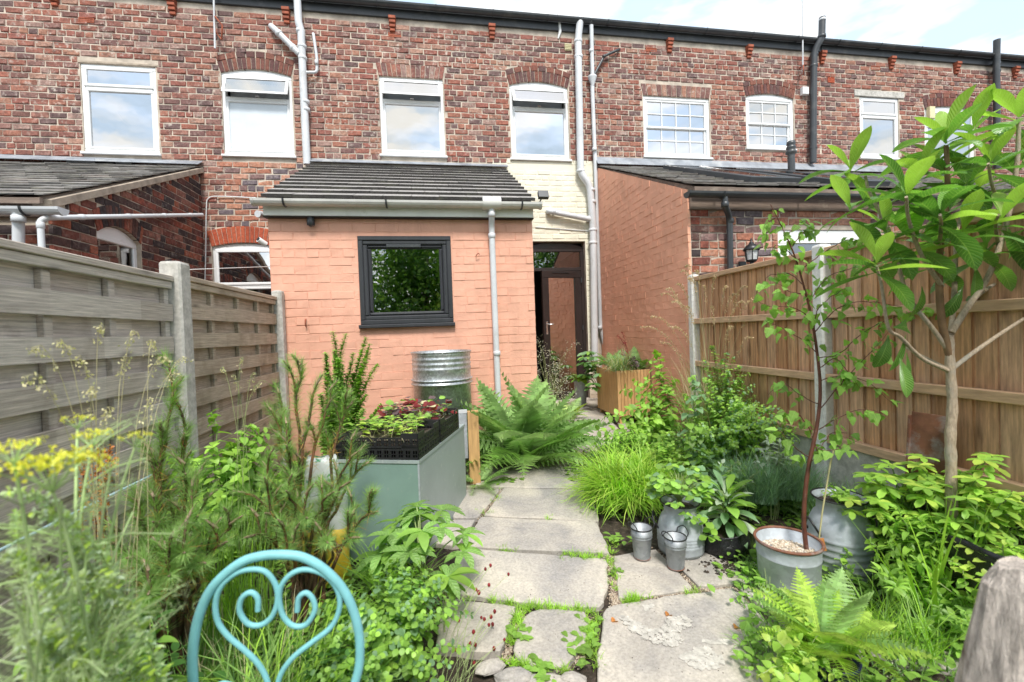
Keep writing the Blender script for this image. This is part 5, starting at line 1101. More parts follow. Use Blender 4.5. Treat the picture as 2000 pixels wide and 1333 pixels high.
# navy pot
PN, rN = foot(1655, 1372, 92); hN = topz(PN, 1655, 1272)
M_['navy'] = mat('navy_glaze', [(.012, .016, .06)], .35, 5, .3, .1, coat=.0); q = MB(); lathe(q, PN, [(0, .01), (rN*.7, 0), (rN*.72, .01), (rN*.95, hN*.6), (rN*1.0, hN*.85), (rN*1.06, hN*.86), (rN*1.1, hN), (rN*1.02, hN), (rN*.95, hN-.03), (0, hN-.03)], 36)
o = solo('flower_pot', q, M_['navy'], 'navy glazed pot at the bottom right holding the yellow-green fern', 'pot', PN); q = MB(); lathe(q, PN, [(rN*.96, hN-.028), (0, hN-.02)], 20); part('soil_fill', q, M_['soil'], o)
# grey bucket of the hosta near the door
PH = aY(1135, 790, 6.7); PH[2] = aY(1135, 793, 6.6)[2]; q = MB(); rH = 27*6.7/FPX*.5; lathe(q, PH, [(0, 0), (rH*.78, 0), (rH*.98, .36), (rH*1.06, .37), (rH*1.06, .39), (rH*.95, .39), (0, .36)], 24); solo('bucket', q, M_['zinc_b'], 'pale grey bucket by the back door with a yellow-green hosta', 'bucket', PH)
# compost bag
Pc = aY(632, 985, 2.62); Pc[2] = G(2.6)+.02; zc_ = aY(632, 893, 2.62)[2]
cbt = thing('compost_bag', 'crumpled white, green and yellow compost bag behind the pine branches', 'compost bag', Pc)
for nm, colr, za, zb_, k in (('bag_bottom', (.72, .50, .04), 0, .45, 1.), ('bag_middle', (.62, .64, .62), .45, .72, .97), ('bag_top', (.70, .73, .71), .72, 1., .8)):
    q = MB(); V = []; n = 24; hh = zc_-Pc[2]
    for j in range(6):
        z = hh*(za+(zb_-za)*j/5)
        for i in range(n): a = 2*math.pi*i/n; kk = k*(1-.5*max(0, z/hh-.75)*2)*(1+.05*math.sin(a*4+z*30)); V.append(Pc+[.13*kk*math.cos(a), .08*kk*math.sin(a), z+.01*math.sin(a*3)])
    F = [(r*n+i, r*n+(i+1) % n, (r+1)*n+(i+1) % n, (r+1)*n+i) for r in range(5) for i in range(n)]+[tuple(range(5*n, 6*n))]; q.add(V, F, sm=True); part(nm, q, mat(nm+'_film', [colr], .35, 6, .15, .5, 20, .01, dirt=(.05, .28, .12) if nm == 'bag_top' else None, dirts=14, dirtpos=(.55, .6)), cbt)
q = MB(); bdark = mat('green_print', [(.02, .22, .08)], .4, 3, .1, 0)
for (a, b, c0, d0) in ((-.10, -.045, .35, .43),): box(q, Pc+[a, -.082, c0*(zc_-Pc[2])/.6*.8], Pc+[b, -.078, d0*(zc_-Pc[2])/.6*.8])
part('print_square', q, bdark, cbt)
tx = bpy.data.curves.new('letters', 'FONT'); tx.body = 'DC'; tx.size = .055; tx.extrude = .001; tob = bpy.data.objects.new('letters_tmp', tx); C.objects.link(tob); bpy.context.view_layer.update()
me = bpy.data.meshes.new_from_object(tob.evaluated_get(bpy.context.evaluated_depsgraph_get())); bpy.data.objects.remove(tob); me.materials.clear(); me.materials.append(mat('dark_print', [(.05, .05, .05)], .5, 3, .1, 0))
inst('letters', me, cbt, Pc+[-.03, -.086, .30*(zc_-Pc[2])/.6+.02], np.array([[1, 0, 0], [0, 0, -1.], [0, 1, 0]]))

# ------------------------------------------------------------------ bistro chair in the foreground
YC = 1.10; M_['turq'] = mat('turquoise_paint', [(.21, .51, .545)], .5, 25, .12, .15, 60, spec=.3)
crop = lambda a: [aY(x*.45, 750+y*.45, YC) for x, y in a]
hoop = smooth(crop([(845, 1400), (836, 1250), (840, 1130), (866, 1000), (925, 880), (1030, 785), (1120, 750), (1215, 742), (1310, 752), (1400, 800), (1480, 880), (1532, 980), (1560, 1100), (1558, 1230), (1525, 1340), (1490, 1420)]), 5)
ch = thing('bistro_chair', 'turquoise metal bistro chair with a heart scroll in its round back, seen in the foreground', 'chair', (hoop[:, 0].mean(), .9, G(.9)))
cx_ = hoop[:, 0].mean(); hl_, hr_ = hoop[0], hoop[-1]; zf_ = G(.9)
q = MB(); tube(q, np.vstack([[[cx_-.17, YC+.0, zf_]], [[cx_-.19, YC, .5]], hoop, [[cx_+.19, YC, .5]], [[cx_+.17, YC, zf_]]]), .0105, 14); part('back_hoop', q, M_['turq'], ch)
for pts in ([(1120, 985), (1118, 930), (1088, 906), (1050, 930), (1040, 985), (1075, 1040), (1130, 1048), (1180, 1010), (1205, 940), (1195, 870), (1150, 815), (1085, 806), (1020, 825), (960, 880), (936, 950), (945, 1030), (990, 1095), (1060, 1155), (1120, 1215), (1160, 1290), (1170, 1380)],
            [(1290, 988), (1297, 930), (1328, 908), (1358, 935), (1366, 985), (1328, 1045), (1272, 1050), (1228, 1005), (1212, 930), (1225, 870), (1270, 822), (1330, 806), (1400, 825), (1450, 870), (1475, 935), (1465, 1005), (1428, 1065), (1350, 1125), (1270, 1190), (1215, 1270), (1195, 1380)],
            [(930, 1325), (965, 1302), (1010, 1315), (1020, 1350), (990, 1380)]):
    q = MB(); P = smooth(crop(pts), 6); P[:, 1] += .0; tube(q, P, .0062, 10); part('scroll', q, M_['turq'], ch)
q = MB(); lathe(q, (cx_, YC-.22, 0), [(0, .512), (.19, .512), (.205, .505), (.205, .492), (.19, .488), (0, .488)], 40); part('seat', q, M_['turq'], ch)
for s_ in (-1, 1): q = MB(); tube(q, [(cx_+s_*.13, YC-.36, .49), (cx_+s_*.17, YC-.42, G(.7))], .010, 10); part('leg', q, M_['turq'], ch)
# weathered timber in the lower right corner
Yl = .72; pts = [aY(1945, 1120, Yl), aY(1925, 1250, Yl), aY(1900, 1420, Yl)]
M_['log'] = mat('weathered_timber', [(.64, .56, .49)], .85, 7, .55, 1.0, 16, .012, stretch=(9, 9, 1.6), dirt=(.11, .07, .045), dirts=7, dirtpos=(.45, .65))
q = MB(); V = []; n = 20; P0_ = aY(1990, 1110, Yl+.05); P1_ = aY(1968, 1600, Yl+.05); zs_ = np.linspace(0, 1, 14)
for t in zs_:
    c_ = P0_*(1-t)+P1_*t
    for i in range(n):
        a = 2*math.pi*i/n; r_ = .050*(1+1.2*t)*(1+.07*math.sin(3*a+1)+.05*math.sin(5*a+t*6))*(.72 if t == 0 else 1); V.append(c_+[r_*math.cos(a), r_*math.sin(a), .012*math.sin(a*2) if t == 0 else 0])
F = [(r*n+i, r*n+(i+1) % n, (r+1)*n+(i+1) % n, (r+1)*n+i) for r in range(13) for i in range(n)]+[tuple(range(n-1, -1, -1))]; q.add(V, F, sm=False); solo('timber_post', q, M_['log'], 'weathered grey-brown timber stump in the bottom right corner', 'timber post', P1_)
# blue cane along the left fence
M_['bluec'] = mat('pale_blue_plastic', [(.45, .62, .72)], .4, 5, .1, 0); q = MB(); tube(q, [aX(-60, 1105, XL+.05), aX(150, 1000, XL+.05), aX(310, 922, XL+.05)], .007, 8); solo('plastic_cane', q, M_['bluec'], 'pale blue plastic cane lying along the foot of the grey fence', 'cane', aX(60, 1050, XL+.05))
# ------------------------------------------------------------------ plant building
def leafT(n=4, w=.35, peak=.45, fold=.25, curl=.5, tipw=0., serr=0., lobes=None, pet=0.):
    t = np.linspace(0, 1, n+1); th = -curl*t; y = np.concatenate([[0], np.cumsum(np.cos((th[1:]+th[:-1])/2)/n)]); z = np.concatenate([[0], np.cumsum(np.sin((th[1:]+th[:-1])/2)/n)])
    p = math.log(.5)/math.log(peak); ww = w*np.sin(math.pi*t**p)**.75; ww = np.maximum(ww, tipw*w*(t > .5)); ww[0] = max(ww[0], .02)
    if serr: ww = ww*(1+serr*np.where(np.arange(n+1) % 2, 1, -1))
    V, UV = [], []
    if pet: y = y*(1-pet)+pet
    for i in range(n+1):
        V += [(-ww[i], y[i], z[i]+fold*ww[i]), (0, y[i], z[i]), (ww[i], y[i], z[i]+fold*ww[i])]; UV += [(-1 if ww[i] > .03 else -.2, t[i]), (0, t[i]), (1 if ww[i] > .03 else .2, t[i])]
    F = []
    for i in range(n): a = 3*i; F += [(a, a+1, a+4, a+3), (a+1, a+2, a+5, a+4)]
    if pet: k = len(V); V += [(-.008, 0, 0), (.008, 0, 0), (.008, pet, 0), (-.008, pet, 0)]; UV += [(0, 0)]*4; F.append((k, k+1, k+2, k+3))
    return np.array(V, float), np.array(F), np.array(UV, float)
def mergeT(items):                    # items: (T, R 3x3, t, s)
    V, F, U = [], [], []; n = 0
    for (v, f, u), R, t, s in items: V.append((v*s) @ np.asarray(R).T+np.asarray(t)); F.append(f+n); U.append(u); n += len(v)
    return np.concatenate(V), np.concatenate(F), np.concatenate(U)
def rz(a): c_, s_ = math.cos(a), math.sin(a); return np.array([[c_, -s_, 0], [s_, c_, 0], [0, 0, 1.]])
def rx(a): c_, s_ = math.cos(a), math.sin(a); return np.array([[1, 0, 0], [0, c_, -s_], [0, s_, c_]])
def unit(v): v = np.asarray(v, float); return v/(np.linalg.norm(v, axis=-1, keepdims=True)+1e-9)
def frames(D, U):
    D = unit(D); X = np.cross(D, U); bad = np.linalg.norm(X, axis=1) < 1e-3; X[bad] = [1, 0, 0]; X = unit(X); Z = np.cross(X, D)
    return np.stack([X, D, Z], 2)     # columns
def place(mb, T, P, D, U, S, m=0):
    P = np.asarray(P, float).reshape(-1, 3); 
    if not len(P): return
    R = frames(np.asarray(D, float).reshape(-1, 3), np.asarray(U, float).reshape(-1, 3)); S = np.broadcast_to(np.asarray(S, float), (len(P),))
    V = np.einsum('nij,kj->nki', R, T[0])*S[:, None, None]+P[:, None]; F = T[1][None]+(np.arange(len(P))*len(T[0]))[:, None, None]
    mb.add(V.reshape(-1, 3), F.reshape(-1, T[1].shape[1]), uv=np.tile(T[2], (len(P), 1)), m=m, sm=True)
class Leaves:
    def __init__(s): s.r = []
    def add(s, P, D, U, S, k=0): s.r.append((np.asarray(P, float), np.asarray(D, float), np.asarray(U, float), float(S), k))
    def emit(s, root, Ts, mts, maxn=300, name='leaf', rest='leaves'):
        Ts = Ts if isinstance(Ts, list) else [Ts]; mts = mts if isinstance(mts, list) else [mts]
        sc = [(pxy(r[0])) for r in s.r]; order = sorted(range(len(s.r)), key=lambda i: -(s.r[i][3]/max(sc[i][2], .1)) if (-40 < sc[i][0] < 2040 and -60 < sc[i][1] < 1390 and sc[i][2] > 0) else 1)
        ms = [[MB().add(T[0], T[1], uv=T[2], sm=True).mesh(name, m) for m in mts] for T in Ts]
        ind = order[:maxn]; res = order[maxn:]
        for i in ind:
            P, D, U, S, k = s.r[i]; R = frames(D[None], U[None])[0]; inst(name, ms[i % len(Ts)][k % len(mts)], root, P, R, (S, S, S))
        if res:
            mb = MB()
            for ti, T in enumerate(Ts):
                for k in range(len(mts)):
                    q = [s.r[i] for i in res if i % len(Ts) == ti and s.r[i][4] % len(mts) == k]
                    if q: place(mb, T, [a[0] for a in q], [a[1] for a in q], [a[2] for a in q], [a[3] for a in q], m=k)
            part(rest, mb, mts, root, kind='stuff')
R3 = lambda s: rng.normal(0, s, 3)
def base_at(px, Y, h=0.): P = col_at(px, Y); P[2] += h; return P
def hgt(px, ytop, Y): return aY(px, ytop, Y)[2]-G(Y)
# leaf colours
def LM(name, cols, **k): M_[name] = leafmat(name, cols, **k); return M_[name]
C3 = lambda a, lo=.72, hi=1.25: [tuple(min(.7, x*lo) for x in a), a, tuple(min(.7, x*hi) for x in a)]
for nm, c_ in dict(lf_lime=(.30, .50, .075), lf_mid=(.24, .42, .075), lf_dark=(.085, .20, .045), lf_blue=(.20, .34, .17), lf_yel=(.44, .58, .10), lf_fern=(.34, .50, .20), lf_fernd=(.22, .36, .12), lf_fernl=(.42, .58, .11), gr_lime=(.32, .54, .06), gr_mid=(.22, .38, .09), gr_dark=(.10, .21, .05), gr_blue=(.24, .38, .24), lf_weed=(.24, .42, .07), whitef=(.68, .66, .55), seed=(.52, .38, .25), rustseed=(.50, .2, .06), umbel=(.76, .70, .09), burnet=(.28, .03, .035)).items(): LM(nm, C3(c_))
LM('fennel', C3((.46, .56, .30))); LM('lf_straw', C3((.60, .54, .32))); LM('lf_silver', C3((.48, .56, .44)), rough=.7); LM('lf_red', [(.16, .015, .015), (.26, .03, .03), (.10, .02, .02)]); LM('lf_purple', [(.08, .045, .055), (.13, .08, .09), (.18, .13, .14)], rough=.35)
LM('lf_pine', [(.19, .33, .085), (.28, .45, .13), (.37, .53, .19)], ns=3); LM('lf_pine_o', [(.55, .30, .08), (.60, .42, .14), (.44, .2, .05)])
LM('lf_loq', [(.07, .17, .035), (.12, .27, .055), (.20, .38, .075)], vein=95, rough=.28, spec=.6); LM('lf_loqy', [(.30, .46, .08), (.38, .56, .12)], vein=95, rough=.4); LM('lf_birch', C3((.26, .46, .09)), vein=60, rough=.4); LM('lf_hosta', [(.52, .62, .14), (.36, .52, .10)], rough=.4, tip=(.12, .3, .06)); LM('lf_hell', C3((.24, .42, .11)), vein=40)
M_['bark'] = mat('grey_brown_bark', [(.44, .35, .25)], .85, 12, .35, .7, 26, .01, stretch=(10, 10, 3), dirt=(.40, .38, .32), dirts=9); M_['twig'] = mat('brown_twig', [(.20, .12, .06)], .8, 20, .3, .3); M_['twig_r'] = mat('reddish_birch_bark', [(.13, .045, .028)], .45, 20, .4, .3, 60, dirt=(.3, .22, .18), dirts=18, dirtpos=(.6, .7))
M_['stem'] = mat('green_stem', [(.16, .28, .06)], .6, 20, .2, 0); M_['stem_l'] = mat('pale_stem', [(.34, .42, .17)], .6, 20, .2, 0); M_['pinebark'] = mat('pine_bark', [(.12, .07, .04)], .9, 30, .5, .8, 80, .006, dirt=(.32, .12, .04), dirts=12); M_['candle'] = mat('pine_candle', [(.27, .20, .13)], .8, 60, .4, .5, 120); M_['straw_s'] = mat('straw_stem', [(.46, .42, .22)], .7, 20, .2, 0)
T_ov = leafT(4, .30, .42, .2, .5); T_round = leafT(4, .42, .5, .15, .4); T_lan = leafT(5, .13, .4, .3, .7); T_heart = leafT(4, .42, .28, .2, .6); T_small = leafT(2, .28, .45, .2, .3); T_birch = leafT(6, .36, .24, .12, .4, serr=.10); T_loq = leafT(10, .18, .62, .18, 1.0, serr=.03); T_loq2 = leafT(10, .16, .6, .35, .35); T_need = (np.array([(-.022, 0, 0), (.022, 0, 0), (0, 1, 0)], float), np.array([(0, 1, 2)]), np.zeros((3, 2)))
def stem_curve(b, tip, sag=.25, n=7, out=None):
    b = np.asarray(b, float); tip = np.asarray(tip, float); mid = b*.5+tip*.5; h = tip-b
    c1 = b+np.array([h[0]*.12, h[1]*.12, h[2]*.55]); c2 = b+np.array([h[0]*.6, h[1]*.6, h[2]*(.95+sag*.3)]); t = np.linspace(0, 1, n)[:, None]
    return (1-t)**3*b+3*(1-t)**2*t*c1+3*(1-t)*t*t*c2+t**3*tip
def dome(b, R, H, n, low=.55, el=1.):
    out = []
    for i in range(n):
        a = rng.uniform(0, 2*math.pi); r = math.sqrt(rng.uniform(.02, 1)); h = H*(1-.38*r*r)*rng.uniform(low, 1.03); p = np.asarray(b)+[R*r*math.cos(a), R*el*r*math.sin(a), h]; p[0] = np.clip(p[0], XL+.07, XR-.08); out.append(p)
    return out
def leafy(name, label, cat, b, tips, Ts, mts, size=.05, gap=.035, t0=.25, sr=.003, smt='stem', droop=.3, maxn=150, pair=True, whorl=0, up=.35, sag=.25, shrink=.5, bj=.05, group=None, tipros=0, leafname='leaf'):
    """stems rising from the base to the given tips, leaves in pairs, alternate or in whorls"""
    root = thing(name, label, cat, b, group); st = MB(); lv = Leaves()
    for tp in tips:
        bb = np.asarray(b)+[rng.uniform(-bj, bj), rng.uniform(-bj, bj), 0]; C_ = stem_curve(bb, tp, sag, 8); C_[1:-1] += rng.normal(0, .006, (6, 3)); L_ = np.sum(np.linalg.norm(np.diff(C_, axis=0), axis=1)); tube(st, C_, np.linspace(sr, sr*.45, 8), 5, caps=False)
        m = max(2, int(L_*(1-t0)/gap)); ph = rng.uniform(0, 6.28)
        for k in range(m):
            t = t0+(1-t0)*(k+.5)/m; i = min(6, int(t*7)); f = t*7-i; P = C_[i]*(1-f)+C_[i+1]*f; tg = unit(C_[i+1]-C_[i]); a = ph+k*(math.pi/2 if pair else 2.4)
            sx = unit(np.cross(tg, [.3, .1, 1.])+1e-4); sy = np.cross(tg, sx); cnt = whorl or (2 if pair else 1)
            for j in range(cnt):
                aa = a+2*math.pi*j/cnt+rng.normal(0, .25); rad = sx*math.cos(aa)+sy*math.sin(aa); D = rad+tg*up+np.array([0, 0, -droop*rng.uniform(.3, 1.4)])+R3(.12); s_ = size*(1-shrink*max(0, t-.55)/.45)*rng.uniform(.7, 1.2)
                lv.add(P, unit(D), unit(tg*.5+np.array([0, 0, 1.])+R3(.15)), s_, rng.integers(0, 9))
        for j in range(tipros): a = 6.28*j/tipros+rng.uniform(0, .5); lv.add(C_[-1], unit([math.cos(a), math.sin(a), .5]), [0, 0, 1.], size*rng.uniform(.6, 1), rng.integers(0, 9))
    part('stems', st, M_[smt], root); lv.emit(root, Ts, [M_[m] for m in mts], maxn, name=leafname); return root
def bladesV(mb, b, n, L_, w_, R, lean=.9, droop=1.2, nseg=6, m=0, ring=.04, dirn=None, el=1., spread=6.283, up=0.):
    """n arching grass blades as ribbons, all in one array"""
    t = np.linspace(0, 1, nseg+1)[None]; a = rng.uniform(0, 6.283, n) if dirn is None else dirn+rng.uniform(-spread/2, spread/2, n); l_ = L_*rng.uniform(.55, 1.1, n)[:, None]; ln = rng.uniform(.05, lean, n)[:, None]; dr = droop*rng.uniform(.5, 1.3, n)[:, None]
    th = math.pi/2-ln*.9-dr*t**1.3*1.0+up; dx = np.cos(th); dz = np.sin(th); st = l_/nseg
    r = np.concatenate([np.zeros((n, 1)), np.cumsum((dx[:, 1:]+dx[:, :-1])/2*st, 1)], 1); z = np.concatenate([np.zeros((n, 1)), np.cumsum((dz[:, 1:]+dz[:, :-1])/2*st, 1)], 1)
    rb = ring*np.sqrt(rng.uniform(0, 1, n))[:, None]; a2 = rng.uniform(0, 6.283, n)[:, None]; ca, sa = np.cos(a)[:, None], np.sin(a)[:, None]; tw = rng.normal(0, .25, n)[:, None]*t**2
    ca2, sa2 = np.cos(a[:, None]+tw), np.sin(a[:, None]+tw); X = b[0]+rb*np.cos(a2)+r*ca2; Y = b[1]+el*(rb*np.sin(a2)+r*sa2); Z = b[2]+np.maximum(z, .004-0*z) ; wd = w_*rng.uniform(.6, 1.2, n)[:, None]*(1-t**2.2)*.5+.0003
    P1 = np.stack([X-sa*wd, Y+ca*wd, Z], -1); P2 = np.stack([X+sa*wd, Y-ca*wd, Z], -1); V = np.stack([P1, P2], 2).reshape(-1, 3); k = nseg+1
    i = (np.arange(n)[:, None]*k+np.arange(nseg)[None]).ravel()*2; F = np.stack([i, i+1, i+3, i+2], 1); uv = np.zeros((len(V), 2)); uv[:, 1] = np.repeat(np.tile(t[0], n), 2); mb.add(V, F, uv=uv, m=m, sm=True)
def grass(name, label, cat, b, n, L_, w_, R=.0, mts=('gr_mid',), group=None, **k):
    q = MB(); 
    for i, m in enumerate(mts): bladesV(q, b, n//len(mts), L_, w_, R, m=i, **k)
    return solo(name, q, [M_[m] for m in mts], label, cat, b, group)
def frondT(n=22, w=.26, curl=1.1, pin=3, taper=.8):
    """a fern frond: rachis with paired pinnae, each cut into small pinnules"""
    V, F = [], []; t = np.linspace(.12, 1, n); 
    for i, tt in enumerate(t):
        th = -curl*tt; yy = math.sin(curl*tt)/curl; zz = (math.cos(curl*tt)-1)/curl; L_ = w*math.sin(math.pi*min(1, .18+tt*.82)**taper)+.012; dy, dz = math.cos(th), math.sin(th); step = .95/n
        for s_ in (-1, 1):
            m_ = pin*2; k = len(V)
            for j in range(m_+1):
                u = j/m_; hw = step*.62*(1-u**1.5*.9)*(1.0 if j % 2 else .62); x = s_*u*L_; a = yy+dy*(u*L_*.28); b_ = zz+dz*(u*L_*.28)-.12*u*L_; V += [(x, a-hw, b_), (x, a+hw, b_)]
            for j in range(m_): F.append((k+2*j, k+2*j+1, k+2*j+3, k+2*j+2))
    n2 = 10
    for i in range(n2+1): tt = i/n2; yy = math.sin(curl*tt)/curl; zz = (math.cos(curl*tt)-1)/curl; e = .006*(1-tt*.7); V += [(-e, yy, zz+.002), (e, yy, zz+.002)]
    k = len(V)-2*(n2+1)
    for i in range(n2): F.append((k+2*i, k+2*i+1, k+2*i+3, k+2*i+2))
    V = np.array(V, float); return V, np.array(F), np.zeros((len(V), 2))
FT = [frondT(17, .25, 1.0), frondT(16, .22, 1.35), frondT(18, .27, .7)]
def fern(name, label, b, n, L_, mts, el=1., lo=.25, hi=1.15, maxn=300, cat='fern', arc=None, T=None):
    root = thing(name, label, cat, b); lv = Leaves()
    for i in range(n):
        a = (arc[0]+(arc[1]-arc[0])*rng.uniform()) if arc else i*2.4+rng.uniform(-.3, .3); e = rng.uniform(lo, hi); D = np.array([math.cos(a)*math.cos(e), math.sin(a)*math.cos(e)*el, math.sin(e)])
        lv.add(np.asarray(b)+[math.cos(a)*.03, math.sin(a)*.03, rng.uniform(0, .04)], unit(D), unit(np.array([0, 0, 1.])-D*.3+R3(.15)), L_*rng.uniform(.7, 1.1), rng.integers(0, 9))
    lv.emit(root, T or FT, [M_[m] for m in mts], maxn, name='frond'); return root

# ---------------------------------------------------------------- left bed
def pine(label, b, tips, Ln=.035, seed=1, bare=.0, old=.35):
    root = thing('dwarf_pine', label, 'pine', b, None); wd = MB(); cd = MB(); nd = MB(); forks = []
    for (px, py, Y, Ls) in tips:
        tp = aY(px, py, Y); C_ = stem_curve(np.asarray(b)+[rng.uniform(-.06, .06), rng.uniform(-.06, .06), 0], tp, .0, 12); C_[2:-2] += rng.normal(0, .008, (8, 3)); L_ = np.sum(np.linalg.norm(np.diff(C_, axis=0), axis=1))
        tube(wd, C_, np.linspace(.011, .004, 12), 7, caps=False)
        shoots = [(C_, L_, 1.)]
        for k in range(rng.integers(3, 6)):    # side shoots turning up
            i = rng.integers(4, 11); o = C_[i]; a = rng.uniform(0, 6.28); l2 = rng.uniform(.08, .17); e = o+np.array([math.cos(a)*l2*.34, math.sin(a)*l2*.34, l2]); S = stem_curve(o, e, -.2, 6); tube(wd, S, np.linspace(.005, .003, 6), 6, caps=False); shoots.append((S, l2*1.1, .9))
        for S, l_, q_ in shoots:
            gl = min(l_, Ls*1.5 if q_ == 1 else l_)*.97; cum = np.concatenate([[0], np.cumsum(np.linalg.norm(np.diff(S, axis=0), axis=1))]); tot = cum[-1]; s0 = tot-gl; m = int(gl/.0008)
            s = s0+(gl)*rng.uniform(0, 1, m)**.85; P = np.stack([np.interp(s, cum, S[:, j]) for j in range(3)], 1); Tg = unit(np.stack([np.interp(s, cum, np.gradient(S[:, j], cum)) for j in range(3)], 1)); a = rng.uniform(0, 6.28, m); x = unit(np.cross(Tg, [.31, .2, .1])); y = np.cross(Tg, x); rad = x*np.cos(a)[:, None]+y*np.sin(a)[:, None]
            fr = (s-s0)/gl; D = unit(rad*(1.0-.35*fr)[:, None]+Tg*(.45+.45*fr)[:, None]+rng.normal(0, .12, (m, 3))); place(nd, T_need, P, D, rad, Ln*rng.uniform(.75, 1.2, m)*(1-.25*(fr > .92)), m=0)
            mo = int(m*old*.35); so = s0-rng.uniform(-.25, .5, mo)*gl; so = so[(so > 0) & (so < s0+.35*gl)]; mo = len(so)
            if mo:
                P = np.stack([np.interp(so, cum, S[:, j]) for j in range(3)], 1); D = unit(rng.normal(0, 1, (mo, 3))+[0, 0, -.1]); place(nd, T_need, P, D, rng.normal(0, 1, (mo, 3)), Ln*rng.uniform(.8, 1.3, mo), m=1)
            e = S[-1]; tgt = unit(S[-1]-S[-2]); cd = MB(); tube(cd, [S[-1]-tgt*gl*.0-tgt*.05, e-tgt*.02, e+tgt*.012], [.0045, .0065, .002], 7); part('candle', cd, M_['candle'], root)
    part('branches', wd, M_['pinebark'], root); part('needles', nd, [M_['lf_pine'], M_['lf_pine_o']], root, kind='stuff'); return root
pb1 = base_at(340, 1.95); pb2 = base_at(600, 2.25)
pine('taller dwarf pine nearest the left fence post, with upright candles', pb1, [(345, 752, 1.95, .22), (318, 842, 1.9, .20), (368, 838, 2.0, .18), (400, 905, 2.0, .15), (362, 928, 1.8, .14), (300, 905, 2.05, .12), (265, 1012, 1.75, .17), (330, 1125, 1.6, .15), (250, 1090, 1.65, .14), (420, 960, 1.95, .12), (440, 1060, 1.8, .14), (300, 1020, 1.75, .14), (385, 1010, 1.7, .14), (215, 1060, 1.75, .12), (470, 1010, 2.0, .12), (360, 1080, 1.6, .14), (290, 1160, 1.5, .12), (400, 1100, 1.65, .12)], .060, 1)
pine('spreading dwarf pine in front of the green box with orange inner needles', pb2, [(590, 705, 2.3, .24), (628, 735, 2.25, .2), (655, 772, 2.3, .2), (520, 790, 2.2, .18), (692, 782, 2.35, .16), (560, 872, 2.1, .16), (700, 882, 2.2, .16), (512, 940, 2.1, .12), (520, 1003, 1.95, .14), (600, 1012, 1.9, .14), (650, 962, 2.0, .16), (682, 942, 2.05, .16), (735, 1000, 2.1, .12), (560, 960, 2.0, .14), (640, 1060, 1.85, .12), (700, 1050, 1.95, .12), (480, 1050, 1.9, .14), (560, 1080, 1.8, .12), (550, 800, 2.3, .16), (725, 900, 2.3, .12), (460, 960, 2.1, .12)], .056, 2)
b = base_at(665, 3.75); leafy('evergreen_shrub', 'upright small leaved shrub in two columns against the salmon wall', 'shrub', b, [aY(x, y, Y) for x, y, Y in ((650, 648, 3.75), (676, 652, 3.8), (636, 690, 3.7), (660, 700, 3.65), (690, 690, 3.8), (715, 660, 3.9), (722, 672, 3.85), (738, 712, 3.9), (700, 740, 3.8), (645, 740, 3.7), (745, 790, 3.85), (672, 770, 3.6), (625, 770, 3.7), (712, 800, 3.7))]+[aY(x+rng.uniform(-16, 16), y+rng.uniform(-5, 40), Y) for x, y, Y in ((650, 655, 3.75), (660, 670, 3.7), (645, 700, 3.7), (655, 730, 3.7), (665, 690, 3.8), (712, 680, 3.9), (718, 700, 3.85), (708, 740, 3.85), (720, 770, 3.8), (650, 760, 3.7), (640, 790, 3.7), (690, 790, 3.8))], [T_ov], ['lf_mid', 'lf_mid', 'lf_lime'], .058, .012, .3, .004, 'twig', .1, 200, True, 4, .5, sag=-.6, bj=.10)
b = base_at(445, 2.75); leafy('broadleaf_plant', 'lime green broad leaved plant in front of the second fence panel', 'plant', b, dome(b, .34, hgt(440, 790, 2.75), 44, .6), [T_ov, T_heart], ['lf_lime', 'lf_mid'], .085, .05, .2, .004, 'stem', .35, 240)
b = base_at(520, 2.9); leafy('broadleaf_plant', 'pale green leafy stems just left of the spreading pine', 'plant', b, dome(b, .28, hgt(520, 830, 2.9), 26), [T_ov], ['lf_lime'], .075, .05, .2, .004, 'stem', .35, 120)
b = base_at(300, 1.42); leafy('bramble', 'dark green lobed leaved plant low at the left under the pine', 'plant', b, dome(b, .25, hgt(300, 1130, 1.42), 22, .4), [T_heart, T_round], ['lf_dark', 'lf_mid'], .075, .045, .15, .003, 'stem', .3, 200)
b = base_at(215, 1.75); leafy('bramble', 'mid green leafy plant at the foot of the grey fence behind the fennel', 'plant', b, dome(b, .25, hgt(215, 1020, 1.75), 18, .4), [T_heart, T_round], ['lf_dark', 'lf_mid'], .065, .05, .15, .003, 'stem', .3, 120)
b = base_at(120, 1.3); leafy('bramble', 'dark low leaves in the bottom left corner beneath the fennel', 'plant', b, dome(b, .35, .52, 20, .4), [T_round], ['lf_mid', 'lf_blue'], .06, .045, .15, .003, 'stem', .3, 100)
def hellebore(label, b, n, H, R, L_, mts, k=7, maxn=260):
    root = thing('hellebore', label, 'plant', b); st = MB(); lv = Leaves()
    for tp in dome(b, R, H, n, .75):
        C_ = stem_curve(b, tp, .1, 7); tube(st, C_, np.linspace(.005, .003, 7), 6, caps=False); out = unit(tp-np.asarray(b)-[0, 0, .6*H]); a0 = math.atan2(out[1], out[0])
        for j in range(k): a = a0+(j-(k-1)/2)*.72; lv.add(C_[-1], unit([math.cos(a), math.sin(a), .25+rng.normal(0, .1)]), unit(np.array([0, 0, 1.])+out*.2), L_*rng.uniform(.8, 1.1)*(1-.05*abs(j-(k-1)/2)), rng.integers(0, 9))
    part('stems', st, M_['stem_l'], root); lv.emit(root, [leafT(6, .17, .5, .2, 1.0), leafT(6, .15, .5, .3, .8)], [M_[m] for m in mts], maxn)
b = base_at(825, 2.45); hellebore('hellebore with long fingered leaves beside the green box', b, 20, hgt(820, 995, 2.45), .25, .155, ['lf_hell', 'lf_hell', 'lf_mid'])
